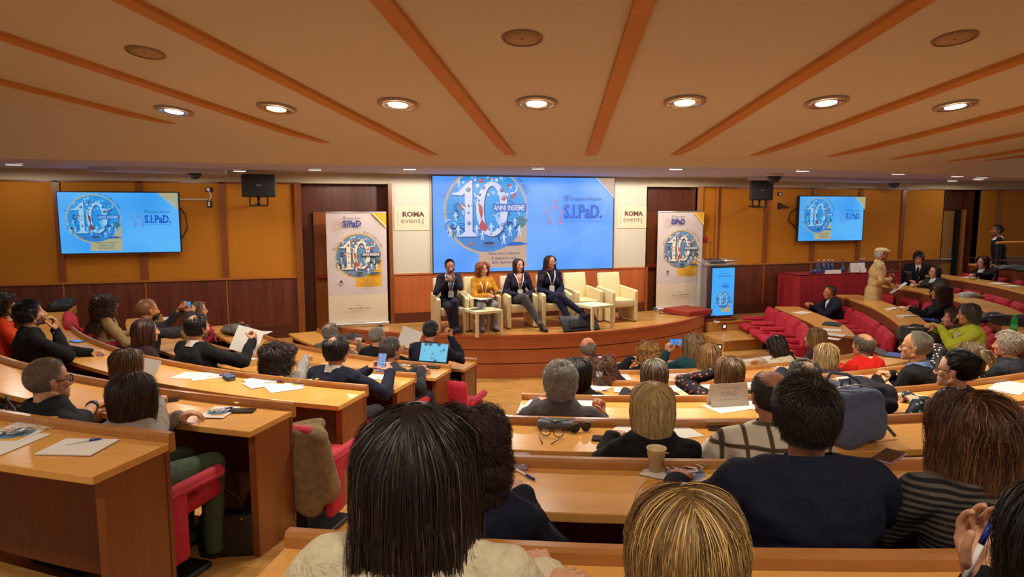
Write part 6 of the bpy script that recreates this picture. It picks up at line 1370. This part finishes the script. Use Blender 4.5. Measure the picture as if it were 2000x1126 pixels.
# ================================================================== things lying on the desks, bags and coats
def tz(i): return rail_z(i)-.04+.001
def on(px, py, i, z=None): return atz(px, py, z if z is not None else tz(i))
def tang(x, y): return math.atan2(y-CY, x-CX)+math.pi/2      # along the row
PAPERS = [  # px, py, tier, w, h, turn (deg), material, kind, label
 (30, 846, 2, .21, .30, 20, 'M_COVER', 'programme booklet', 'printed congress programme at the left end of the nearest left desk'), (4, 868, 2, .21, .30, 12, 'M_PAPER', 'paper', 'white sheet beneath the programme on the nearest left desk'),
 (153, 874, 2, .24, .19, 14, 'M_PAPER', 'notepad', 'white notepad with a pen on it near the end of the nearest left desk'),
 (428, 806, 3, .15, .21, 14, 'M_COVER', 'programme booklet', 'congress programme with a pen beside a dark phone on a left desk'),
 (380, 733, 4, .21, .29, -70, 'M_PAGE', 'paper', 'loose printed sheets beside the blue spectacle case'), (408, 734, 4, .21, .26, -30, 'M_PAPER', 'paper', 'white sheet under a pen beside the blue spectacle case'),
 (518, 742, 4, .21, .28, -28, 'M_PAPER', 'notepad', 'stack of white sheets left of a pen, facing the curly-haired woman'), (508, 750, 4, .21, .2, -28, 'M_PAPER', 'paper', 'white sheet peeking from under the stack left of the pen'),
 (555, 757, 4, .21, .24, -36, 'M_PAPER', 'leaflet', 'white leaflet on the desk right of the pen, lower one'), (590, 748, 4, .21, .22, -36, 'M_COVER', 'leaflet', 'leaflet with a coloured picture near the end of the fourth left desk'),
 (470, 695, 5, .21, .29, 10, 'M_PAGE', 'paper', 'printed sheets lying before the man in the black suit'), (505, 697, 5, .21, .25, -20, 'M_PAPER', 'paper', 'white sheet on a dark folder near the curly-haired woman'),
 (620, 717, 5, .22, .30, 10, 'M_PAPER', 'paper', 'open papers right of the curly-haired woman in houndstooth'), (735, 735, 5, .24, .20, 5, 'M_PAPER', 'notepad', 'white notepad under the hands of the man with the phone'),
 (508, 650, 6, .21, .25, -40, 'M_PAPER', 'booklet', 'cream booklet on the desk beyond the held pages'), (797, 712, 6, .18, .12, 0, 'M_PAPER', 'paper', 'white sheet left of the laptop'),
 (315, 622, 5, .21, .29, 70, 'M_PAPER', 'paper', 'pale sheet beside the bald bearded man'),
 (980, 1102, 1, .12, .22, -6, 'M_PAGE', 'printed sheet', 'printed sheet beside the shoulder of the woman in the cream knit'),
 (1335, 925, 2, .20, .28, 60, 'M_COVER', 'programme booklet', 'congress programme beside the paper cup'),
 (1240, 840, 3, .21, .29, -25, 'M_PAPER', 'paper', 'white sheet left of the blond woman in the black blazer'), (1312, 838, 3, .21, .29, 18, 'M_PAPER', 'paper', 'white sheet right of the blond woman in the black blazer'),
 (1055, 793, 4, .21, .29, -12, 'M_COVER', 'folder', 'pale green folder left of the silver-haired man'), (1075, 783, 4, .21, .29, 8, 'M_PAPER', 'paper', 'white papers left of the silver-haired man'), (1130, 790, 4, .30, .21, -4, 'M_PAGE', 'leaflet', 'open leaflet right of the silver-haired man'),
 (1415, 795, 4, .23, .20, 20, 'M_PAPER', 'paper', 'white papers under the standing card in the middle block'), (1452, 790, 4, .20, .2, -15, 'M_PAPER', 'paper', 'white paper right of the standing card'),
 (1160, 757, 5, .2, .25, -50, 'M_PAPER', 'paper', 'white sheet with a pen right of the black-haired woman'), (1228, 763, 5, .24, .15, -8, 'M_PAPER', 'notepad', 'white pad behind the woman with grey-brown hair'),
 (1335, 757, 5, .26, .18, 0, 'M_PAPER', 'paper', 'white papers left of the floral blouse'), (1370, 757, 5, .26, .18, 10, 'M_PAPER', 'paper', 'white papers under the arm of the floral blouse'), (1470, 752, 5, .16, .28, 0, 'M_PAGE', 'booklet', 'printed booklet right of the woman in the floral blouse'),
 (1210, 736, 6, .20, .24, 0, 'M_PAPER', 'paper', 'white sheet right of the auburn curls'), (1325, 729, 6, .25, .22, 15, 'M_PAPER', 'paper', 'white sheet with a pen on it left of the beige sweater'),
 (1463, 702, 7, .3, .24, -14, 'M_PAGE', 'paper', 'printed papers left of the dark-haired woman bending over them'), (1490, 696, 7, .22, .24, 16, 'M_PAPER', 'paper', 'white papers right of the printed ones on the front row desk'), (1510, 706, 7, .18, .2, 30, 'M_PAPER', 'paper', 'cream paper beneath the bending woman'),
 (1525, 719, 6, .16, .18, 5, 'M_PAPER', 'notepad', 'white pad before the man with the thinning grey crown'), 
 (1672, 739, 5, .30, .21, 10, 'M_PAPER', 'paper', 'white papers left of the clasped hands'), (1690, 746, 5, .28, .2, -14, 'M_PAGE', 'paper', 'printed papers beneath the clasped hands'),
 (1762, 772, 4, .22, .20, 8, 'M_PAPER', 'paper', 'white sheet on a dark folder left of the teal print blouse'), (1978, 752, 4, .26, .2, 20, 'M_PAPER', 'paper', 'white printed papers at the right edge'), (1968, 759, 4, .3, .2, 24, 'M_PAGE', 'paper', 'printed sheets beneath the white papers at the right edge')]
for k, (px, py, i, w_, h_, rot, m, name, lab) in enumerate(PAPERS):
    x, y, z = on(px, py, i)
    if m == 'M_COVER':
        if w_ < h_*.9: pass
        else: w_, h_ = h_*.7, h_
        t = thing(name.replace(' ', '_'), (x, y, z+.0012*(k % 4)), tang(x, y)+math.radians(rot), lab, name.split()[-1]); part('pages', MB().box(-w_/2, w_/2, -h_/2, h_/2, 0, .004), M_PAPER, t)
        p_ = palette('print'); fl = Flat(vmax=h_*.49, umax=w_*.49); q = w_/.91
        fl.poly([(w_*-.08, -h_*.36), (w_*.4, -h_*.36), (w_*.4, 0), (w_*-.08, 0)], p_['gold']); ten_art(fl, 0, -h_*.02, w_*.38, p_, False); fl.text('S.I.Pa.D.', -w_*.3, h_*.36, h_*.05, p_['blue'], .01); fl.poly([(w_*.2, h_*.5), (w_*.5, h_*.5), (w_*.5, h_*.3)], p_['gold'])
        f_ = fl.build('cover_print', t); f_.rotation_euler = (-math.pi/2, 0, 0); f_.location = (0, 0, .0041); continue
    sheet(x, y, z+.0012*(k % 4), w_, h_, tang(x, y)+math.radians(rot), globals()[m], .0012 if name in ('paper', 'printed sheet') else .005, {'paper': 'paper_sheet', 'printed sheet': 'paper_sheet'}.get(name, name.replace(' ', '_')), lab, name.split()[-1] if name != 'paper' else 'paper')
def pen(px, py, i, rot, lab, col=(30, 50, 150), L=.14, dz=.012):
    x, y, z = on(px, py, i); t = thing('pen', (x, y, z+dz), tang(x, y)+math.radians(rot), lab, 'pen'); M = Matrix.Rotation(math.pi/2, 4, 'Y')
    part('barrel', MB().cyl((0, 0, -L/2), .005, .005, L*.62, 10, M=M), M_WHITE, t); part('cap', MB().cyl((0, 0, L*.12), .0055, .0045, L*.3, 10, M=M), mat('pen_c%d' % col[0], hexc(*col), .3), t); part('tip', MB().cyl((0, 0, L*.42), .003, .001, L*.08, 8, M=M), M_STEEL, t)
pen(166, 866, 2, 50, 'clear pen with a blue cap lying on the white notepad'); pen(432, 802, 3, 50, 'blue pen on the congress programme of a left desk'); pen(424, 736, 4, 45, 'blue-tipped pen on the sheets beside the blue spectacle case'); pen(536, 748, 4, 40, 'white and blue pen between the papers facing the curly-haired woman')
pen(1022, 926, 2, -50, 'white pen with a blue grip right of the daisy notebook', L=.17, dz=.005); pen(1172, 765, 5, -10, 'dark pen right of the black-haired woman', (30, 20, 40)); pen(1326, 727, 6, 10, 'black pen on the white sheet left of the beige sweater', (20, 20, 20)); pen(1538, 716, 6, 50, 'purple pen before the man with the thinning crown', (80, 50, 140)); pen(778, 733, 5, 50, 'dark red pen beside the notepad of the man with the phone', (100, 30, 30))
def flatphone(px, py, i, rot, lab, lit=None, z=None, case=M_BLACK):
    x, y, z = on(px, py, i, z); t = thing('smartphone', (x, y, z), tang(x, y)+math.radians(rot), lab, 'phone'); part('case', MB().rbox(-.075, .075, -.037, .037, 0, .009, .004), case, t); part('display', MB().box(-.071, .071, -.033, .033, .009, .0096), lit or mat('screen_off', (.012, .01, .014), .08), t)
flatphone(472, 803, 3, 20, 'dark phone beside the programme on a left desk'); flatphone(150, 667, 4, 15, 'phone with a lit blue screen in a dark case before the man in black', E_VIEW); flatphone(322, 783, 3, 50, 'black phone beside the wrist of the woman with the brown bob')
flatphone(1735, 893, 0, 40, 'pink-framed phone on the lap left of the striped sweater', z=1.62, case=mat('pink_case', hexc(190, 150, 180), .4)); flatphone(1185, 858, 3, -10, 'dark phone left of the woman in the black blazer'); flatphone(1410, 837, 3, -6, 'black phone by the plaid shirt')
flatphone(1795, 778, 4, 160, 'brown leather folder under a sheet by the teal print blouse', case=mat('leather_brown', hexc(90, 62, 44), .5))
# blue spectacle case
x, y, z = on(447, 739, 4); t = thing('spectacle_case', (x, y, z), tang(x, y)-.5, 'slate blue spectacle case on the fourth left desk', 'case'); part('shell', MB().rbox(-.085, .085, -.034, .034, 0, .028, .014), mat('slate_blue', hexc(74, 92, 122), .6), t); part('flap', MB().prism([(-.03, -.035), (.085, -.035), (.085, .036), (.0, .036)], .027, .031), mat('slate_blue2', hexc(60, 76, 106), .6), t)
# quilted grey case, sunglasses and spectacles
M_QLT = mat('quilted_grey', hexc(86, 88, 92), .4, bump=(90, .8, .01)); x, y, z = on(1085, 836, 3)
t = thing('spectacle_case', (x, y, z), tang(x, y)-.1, 'grey quilted spectacle case with a pointed flap', 'case'); part('shell', MB().rbox(-.10, .10, -.035, .035, 0, .045, .02), M_QLT, t, bev=0); part('flap', MB().prism([(-.1, .03), (.0, -.036), (.1, .03)], .044, .048), mat('quilt_dark', hexc(60, 60, 64), .4), t); part('snap', MB().lathe([(0, .052), (.007, .05), (.007, .045)], (0, -.018, 0), 10), M_STEEL, t)
def specs(px, py, i, rot, lab, r=.0022, m=M_BLACK, z=None, lens=None, dz=.0):
    x, y, z = on(px, py, i, z); t = thing('spectacles', (x, y, z+dz), tang(x, y)+math.radians(rot), lab, 'glasses'); b = MB()
    for s in (-1, 1):
        b.tube([(s*.034+.026*math.cos(q), 0, .022+.020*math.sin(q)) for q in np.linspace(0, 2*math.pi, 18, endpoint=False)], r, n=6, closed=True); b.tube([(s*.060, 0, .03), (s*.064, .02, .028), (s*.045, .08, .012), (s*.02, .125, .004)], r, n=6)
    b.tube([(-.008, 0, .026), (0, .003, .03), (.008, 0, .026)], r, n=6); part('frame', b, m, t); l = MB(); [l.add([(s*.034+.025*math.cos(q), 0, .022+.019*math.sin(q)) for q in np.linspace(0, 2*math.pi, 16, endpoint=False)], [tuple(range(16))]) for s in (-1, 1)]; part('lens', l, lens or mat('spec_glass', (.9, .93, .95), .02, alpha=.12), t)
specs(1078, 852, 3, 170, 'tortoise-framed spectacles folded before the quilted case', .0026, GT); specs(1134, 842, 3, 30, 'black sunglasses right of the quilted case', .0045, M_BLACK, lens=mat('dark_lens', (.01, .01, .012), .05)); specs(784, 716, 6, 20, 'thin spectacles lying left of the laptop', .0016)
# cup
x, y, z = on(1281, 921, 2); t = thing('paper_cup', (x, y, z), 0, 'cream paper coffee cup on the second desk from the camera', 'cup'); M_CUP = mat('cup_paper', hexc(226, 206, 156), .6)
part('wall', MB().lathe([(0, .004), (.025, .004), (.026, 0), (.036, .092), (.0385, .094), (.0385, .097), (.0355, .096), (.0345, .09), (.024, .006), (0, .006)], n=32), M_CUP, t); fl = MB(); a0 = -1.1; V = []
for k in range(7):
    a = a0+.7*k/6+YAW*-1; V += [(.0297*math.cos(a), .0297*math.sin(a), .03), (.0317*math.cos(a), .0317*math.sin(a), .05)]
fl.add(V, [(2*k, 2*k+2, 2*k+3, 2*k+1) for k in range(6)]); part('printed_mark', fl, mat('cup_red', hexc(196, 70, 40), .5), t)
# water bottles
def pet(px, py, i, lab, s=1., cap=(.7, .12, .3), m=None, z=None, lm=None):
    x, y, z = on(px, py, i, z); t = thing('water_bottle', (x, y, z), 0, lab, 'bottle'); part('bottle_body', MB().lathe([(0, 0), (.03*s, .0), (.034*s, .012*s), (.034*s, .06*s), (.031*s, .066*s), (.034*s, .072*s), (.034*s, .12*s), (.030*s, .128*s), (.034*s, .136*s), (.033*s, .16*s), (.014*s, .20*s), (.013*s, .215*s)], n=24), m or mat('pet_clear', (.92, .95, 1), .05, trans=.85, alpha=.8), t)
    part('cap', MB().cyl((0, 0, .213*s), .015*s, .015*s, .018*s, 16), mat('cap_%d' % int(cap[0]*100), cap, .4), t); part('wrap_label', MB().lathe([(.0348*s, .075*s), (.0348*s, .117*s)], n=24), lm or mat('bottle_label', hexc(200, 205, 225), .5, noise=(60, 60, 60), var=.3), t)
pet(1171, 752, 5, 'clear plastic water bottle with a pink cap before the auburn curls', 1.05); pet(1979, 653, 5, 'green water bottle on the far right desk', 1.0, (.1, .4, .15), mat('green_pet', hexc(40, 150, 60), .1, alpha=.8), z=1.1, lm=mat('green_label', hexc(60, 170, 80), .5))
# daisy notebook
x, y, z = on(1004, 903, 2); M_DAISY = mix_pattern('daisy_print', hexc(214, 150, 40), hexc(230, 222, 200), 'voronoi', .6, (42, 42, 42), (.12, .2), hexc(150, 124, 140)); single('notebook', MB().rbox(-.06, .06, -.085, .085, 0, .014, .006), M_DAISY, 'mauve notebook printed with daisies beside the dark curls', 'notebook', loc=(x, y, z), rz=tang(x, y))
# standing folded card
x, y, z = on(1424, 792, 4); t = thing('standing_card', (x, y, z), tang(x, y)+.12, 'white folded paper standing on the middle desk', 'card'); part('page', MB().box(-.135, .135, -.001, .001, 0, .155, M=TM((0, -.02, 0), rx=-.25)), M_PAPER, t); part('page', MB().box(-.135, .135, -.001, .001, 0, .155, M=TM((0, .06, 0), rx=.28)), M_PAPER, t)
fl = Flat(); G2 = mat('faint_ink', hexc(150, 150, 156), .6); [fl.text(t_, 0, v, h_, G2, .01, align='c') for t_, v, h_ in (('10\u00b0 Congresso Nazionale', .12, .010), ('S.I.Pa.D.', .075, .026), ('Societ\u00e0 Italiana Patologie da Dipendenza', .045, .006))]; f = fl.build('print', t); f.location = (0, -.0215, 0); f.rotation_euler = (-.25, 0, 0)
# laptops
def laptop(x, y, z, rz, lab, scr, open_=110, w_=.32, d_=.22, body=M_BLACK, back=None):
    t = thing('laptop', (x, y, z), rz, lab, 'laptop'); part('base', MB().rbox(-w_/2, w_/2, -d_/2, d_/2, 0, .014, .005), body, t); part('keyboard', MB().box(-w_/2+.02, w_/2-.02, -.02, d_/2-.02, .0141, .0155), mat('keys', (.02, .02, .022), .6), t)
    M = TM((0, d_/2, .012), rx=-math.radians(open_-90)); l = part('lid', MB().rbox(-w_/2, w_/2, 0, .008, 0, .21, .004, M=M), back or body, t); part('display', MB().box(-w_/2+.008, w_/2-.008, -.0015, .0002, .012, .2, M=M), scr, l); return t
x, y, z = on(836, 714, 6); laptop(x, y, z, tang(x, y)+.05, 'open laptop with a bright blue page at the end of the second left desk', E_LAP, 112); 
x, y, z = atz(1768, 549, RZ[3]+.002); laptop(x, y, z, math.radians(115), 'open grey laptop seen from behind before the young woman', mat('screen_dim', hexc(60, 80, 120), emit=.5), 105, back=mat('laptop_grey', hexc(100, 90, 84), .4, metal=.5))
# right block desk things
def rsheet(px, py, k, w_, h_, rot, m, lab, name='paper_sheet', cat='paper', th=.003):
    x, y, z = atz(px, py, RZ[k]+.002); sheet(x, y, z, w_, h_, math.radians(rot), m, th, name, lab, cat)
rsheet(1567, 610, 1, .3, .2, 20, M_PAPER, 'white sheet before the man in navy on the right front desk'); rsheet(1625, 633, 1, .24, .32, -50, mat('tablet_dark', (.02, .02, .024), .3), 'closed dark notebook at the middle of the right front desk', 'notebook', 'notebook', .014)
rsheet(1622, 644, 1, .28, .2, -40, M_PAPER, 'white papers beneath the dark notebook on the right front desk'); rsheet(1628, 653, 1, .3, .2, -60, M_PAGE, 'printed papers near the rounded end of the right front desk'); rsheet(1625, 661, 1, .2, .15, -60, M_PAPER, 'small white sheet at the rounded end of the right front desk')
rsheet(1742, 603, 2, .3, .1, 20, M_PAPER, 'thin white booklet under the hands of the woman with auburn curls', 'booklet', 'booklet', .01); rsheet(1773, 617, 2, .3, .12, 0, M_PAPER, 'white booklet behind the black bag on the right block', 'booklet', 'booklet', .012)
rsheet(1895, 541, 4, .3, .15, 10, M_PAPER, 'white sheet before the young woman with the hair clip'); rsheet(1950, 553, 4, .3, .2, 10, M_PAPER, 'white papers on the fourth right block desk'); rsheet(1977, 558, 4, .25, .2, -10, M_PAPER, 'white papers nearest the right edge on the fourth right block desk')
rsheet(1993, 655, 3, .25, .2, 0, M_PAPER, 'white leaflet right of the green bottle', 'leaflet', 'leaflet')
x, y, z = on(1748, 694, 6); laptop_ = thing('tablet_folio', (x, y, z), tang(x, y)+.3, 'blue tablet in an open folio right of the scarlet sweater', 'tablet'); part('case', MB().rbox(-.13, .13, -.09, .09, 0, .012, .004), M_BLACK, laptop_); part('display', MB().box(-.12, .12, -.08, .08, .012, .013), mat('tablet_blue', hexc(70, 100, 170), emit=.5), laptop_); part('cover', MB().box(-.13, .13, .0, .006, 0, .17, M=TM((0, .09, .01), rx=-1.2)), mat('folio_grey', hexc(90, 84, 90), .5), laptop_)
# ---- soft goods
def lump(name, els, m, label, cat, vox=.02, group=None, smooth=5, parent=None, noise=0., seed=1):
    V, F = remesh([elli(*e) if len(e) == 2 else caps(*e) for e in els], vox, smooth)
    if noise:
        rs = np.random.RandomState(seed); a = rs.uniform(-1, 1, (6, 3))*22; ph = rs.uniform(0, 6, 6); V = V + sum(np.sin(V @ a[k]+ph[k])[:, None] for k in range(6))*noise/3*np.array([.5, .5, 1])
    c = V.mean(0); c[2] = V[:, 2].min(); me = raw_mesh(V-c, F, name); me.polygons.foreach_set('use_smooth', [True]*len(F)); o = part(name, me, m, parent); o.location = Vector(c); return tag(o, label, cat, group) if not parent else o
def bag(name, c, s, rz, m, label, cat, strap=True, zipm=M_STEEL, noise=.02, handle=False):
    """soft bag: c = base centre, s = half sizes"""
    t = thing(name, c, rz, label, cat); q = MB(); tall = s[2] > s[0]; r_ = min(s)*.55
    q.rbox(-s[0], s[0], -s[1], s[1], -.0, s[2]*1.0, r_, n=4); q.rbox(-s[0]*.8, s[0]*.8, -s[1]*1.28, s[1]*.2, s[2]*.06, s[2]*.62, r_*.6, n=4)
    if not tall: q.rbox(-s[0]*.9, s[0]*.6, -s[1]*.8, s[1]*.9, s[2]*.5, s[2]*1.12, r_*.5, n=4)
    V, F = remesh([(np.array(q.v), [f for f in q.f])], .014, 4)
    rs = np.random.RandomState(int(abs(c[0])*100)); a = rs.uniform(-1, 1, (6, 3))*24; ph = rs.uniform(0, 6, 6); V = V+sum(np.sin(V @ a[k]+ph[k])[:, None] for k in range(6))*noise/3.2*np.array([.8, .8, 1]); V[:, 2] = np.maximum(V[:, 2], 0); me = raw_mesh(V, F, 'shell'); me.polygons.foreach_set('use_smooth', [True]*len(F)); part('shell', me, m, t)
    if tall:
        for sx in (-1, 1): part('shoulder_strap', MB().tube([(sx*s[0]*.45, s[1]*.9, s[2]*.95), (sx*s[0]*.6, s[1]*1.35, s[2]*.7), (sx*s[0]*.7, s[1]*1.3, s[2]*.3), (sx*s[0]*.8, s[1]*.9, .04)], .014, n=8), m, t)
        part('carry_loop', MB().tube([(-.03, 0, s[2]*.98), (-.02, 0, s[2]*1.1), (.02, 0, s[2]*1.1), (.03, 0, s[2]*.98)], .007, n=6), m, t)
    if strap: part('strap', MB().tube([(-s[0]*.6, s[1]*.3, s[2]*1.0), (-s[0]*.3, s[1]*.4, s[2]*1.2), (s[0]*.1, s[1]*.1, s[2]*1.18), (s[0]*.5, s[1]*.1, s[2]*1.05), (s[0]*1.1, -s[1]*.4, s[2]*.3), (s[0]*1.35, -s[1]*.8, .012)], .009, n=6), m, t)
    part('zip', MB().tube([(-s[0]*.7, -s[1]*.35, s[2]*1.0), (0, -s[1]*.5, s[2]*1.06), (s[0]*.7, -s[1]*.35, s[2]*.98)], .004, n=6), zipm, t); return t
NYL = mat('black_nylon', hexc(30, 30, 32), .6, bump=(30, .5, .02)); SLT = mat('slate_nylon', hexc(88, 98, 124), .7, bump=(30, .5, .02))
x, y, z = on(112, 604, 4); bag('soft_bag', (x+.05, y, z), (.26, .12, .11), tang(x, y), NYL, 'black bag lying at the far left end of the curved desk', 'bag', strap=False)
x, y, z = on(462, 653, 6); bag('soft_bag', (x, y+.1, z), (.22, .14, .10), tang(x, y), mat('grey_canvas', hexc(110, 104, 96), .8, bump=(30, .4, .02)), 'grey canvas bag on the second left desk', 'bag'); flatphone(475, 634, 6, 30, 'black case on top of the grey canvas bag', z=tz(6)+.12)
x, y, z = on(690, 665, 7); bag('soft_bag', (x, y, z), (.2, .11, .07), tang(x, y), NYL, 'dark bag before the leftmost front row man', 'bag')
x, y, z = on(812, 700, 7); 
x, y, z = on(1640, 852, 3); bag('backpack', (x+.02, y, z), (.17, .13, .27), tang(x, y)+.2, SLT, 'slate blue backpack on the desk behind the broad man in navy', 'backpack', noise=.02)
x, y, z = on(1672, 800, 4); bag('folded_jacket', (x, y, z), (.24, .14, .17), tang(x, y)+.1, cloth('black_jacket_heap', (26, 26, 32)), 'black padded jacket heaped on the desk beyond the backpack', 'jacket', strap=False, noise=.018)
x, y, z = atz(1795, 668, RZ[2]+.002); bag('soft_bag', (x, y, z), (.24, .13, .17), math.radians(-55), NYL, 'large black bag on the right block desk beside the lime cardigan', 'bag')
x, y, z = atz(1975, 632, RZ[3]); bag('folded_coat', (x, y, z), (.32, .15, .09), math.radians(-50), NYL, 'black coat folded on the third right block desk', 'coat', strap=False, noise=.03)
x, y, z = atz(1842, 637, RZ[2]+.03); sheet(*atz(1820, 628, RZ[2]+.2), .22, .16, .5, mat('blue_folder', hexc(30, 60, 170), .5), .02, 'folder', 'bright blue folder beside the black bag on the right block', 'folder', tilt=.3)
x, y, z = atz(1985, 528, RZ[5]); bag('soft_bag', (x, y, z), (.36, .14, .08), math.radians(-40), NYL, 'black bag on the desk under the railing', 'bag', strap=False)
# coats on chairs of the right block
x, y, z = atz(1762, 607, .80); lump('draped_coat', [((x, y, z-.12), (.16, .22, .20)), ((x+.05, y-.1, z-.2), (.15, .2, .2)), ((x-.08, y+.08, z-.25), (.12, .14, .16))], cloth('cream_coat', (214, 196, 156)), 'cream coat draped over a chair beside the woman with auburn curls', 'coat', noise=.02)
x, y, z = atz(1892, 578, 1.06); lump('folded_scarf', [((x, y, z), (.20, .14, .07)), ((x+.1, y-.05, z-.01), (.14, .12, .06))], mat('silver_scarf', hexc(150, 150, 140), .5, noise=(30, 30, 30), var=.4), 'silvery scarf bundled on the third right block desk', 'scarf', noise=.02)
# fur coat on a chair, black handbag on the floor, near left aisle
def tier_chair(px, py, z, i, lab): x, y, _ = atz(px, py, z); R = math.hypot(x-CX, y-CY); k = (row_R(i)+.62)/R; x, y = CX+(x-CX)*k, CY+(y-CY)*k; chair(x, y, floor_z(i), face_c(x, y), lab, 'chairs at the aisle ends'); return x, y
x, y = tier_chair(560, 905, floor_z(4)+.5, 4, 'crimson chair under the teddy coat at the aisle end'); d = Vector((CX-x, CY-y, 0)).normalized(); sd = Vector((d.y, -d.x, 0)); M_FUR = mat('teddy_fur', hexc(150, 122, 84), .95, noise=(20, 20, 20), var=.25, bump=(140, 1., .02)); zf = floor_z(4); Pn = lambda a, b, c: tuple(Vector((x, y, zf))+sd*a+d*b+Vector((0, 0, c)))
lump('teddy_coat', [(Pn(-.06, -.32, .70), Pn(.22, -.29, .68), .06, .07), (Pn(-.02, -.33, .64), Pn(.02, -.33, .38), .075, .09), (Pn(.12, -.31, .62), Pn(.16, -.29, .30), .08, .10), (Pn(.24, -.27, .62), Pn(.27, -.24, .36), .06, .07), (Pn(.0, -.28, .72), Pn(.18, -.2, .72), .04, .04)], M_FUR, 'beige teddy coat hanging over a chair at the aisle', 'coat', vox=.014, noise=.015)
x, y, z = atz(452, 1078, floor_z(3)); t = thing('handbag', (x, y, z), tang(x, y)+.4, 'black handbag with a looped handle standing on the floor by the desk end panel', 'handbag'); M_LEA = mat('black_leather', (.014, .013, .013), .35)
part('body', MB().prism([(-.15, -.06), (.15, -.06), (.15, .06), (-.15, .06)], 0, .24), M_LEA, t, bev=.02); part('handle', MB().tube([(-.08, -.03, .23), (-.07, -.04, .33), (0, -.045, .38), (.07, -.04, .33), (.08, -.03, .23)], .007, n=8), M_LEA, t); part('buckle', MB().lathe([(0, -.004), (.012, 0), (0, .004)], (.08, -.065, .22), 12), M_CHROME, t)
chair_px(892, 802, floor_z(7)+.35, floor_z(7), 'crimson chair at the aisle end of the front row left of the aisle', 'chairs at the aisle ends', 0)
for a_, l_ in ((-160.5, 'empty crimson chair behind the desk rail, left of the woman in the beige cardigan'), (-165.4, 'empty crimson chair nearest the wall beside the beige cardigan')):
    x, y = CX+7.0*math.cos(math.radians(a_)), CY+7.0*math.sin(math.radians(a_)); c_ = chair(x, y, floor_z(5), face_c(x, y), l_, 'chairs at the aisle ends'); c_.scale = (1.15, 1.15, 1.24)
chair_px(505, 650, floor_z(7)+.70, floor_z(7), 'crimson chair peeking out behind the second left desk near the wall', 'chairs at the aisle ends')
x, y, z = atz(8, 800, floor_z(3)+.72); bag('backpack', (x, y, z-.3), (.16, .12, .30), tang(x, y), NYL, 'black backpack on the chair at the left edge', 'backpack')
# earphones
x, y, z = on(100, 838, 2); b = MB(); pts = [(x+.10*math.cos(q*1.0)*(1-.03*q)+.02*q*.3-.05, y+.05*math.sin(q*1.3)+.005*q, z+.004+.01*abs(math.sin(q*2))) for q in np.linspace(0, 11, 60)]; t = thing('earphones', (x, y, z), 0, 'tangled cream earphone cable beside the programme on the nearest left desk', 'earphones'); part('cord', b.tube(pts, .0022, n=6), mat('cord_cream', hexc(220, 204, 150), .5), t, True); part('earbud', MB().lathe([(0, -.008), (.007, 0), (0, .008)], pts[-1], 10), M_WHITE, t, True); part('earbud', MB().lathe([(0, -.008), (.007, 0), (0, .008)], pts[0], 10), M_WHITE, t, True)
x, y, z = on(870, 1050, 2); 
lump('denim_cloth', [(on(980, 1046, 1, z=floor_z(2)+.62), (.14, .06, .04))], cloth('denim_cloth_b', (90, 108, 140)), 'pale denim garment on the chair below the dark curls', 'clothing', vox=.012)
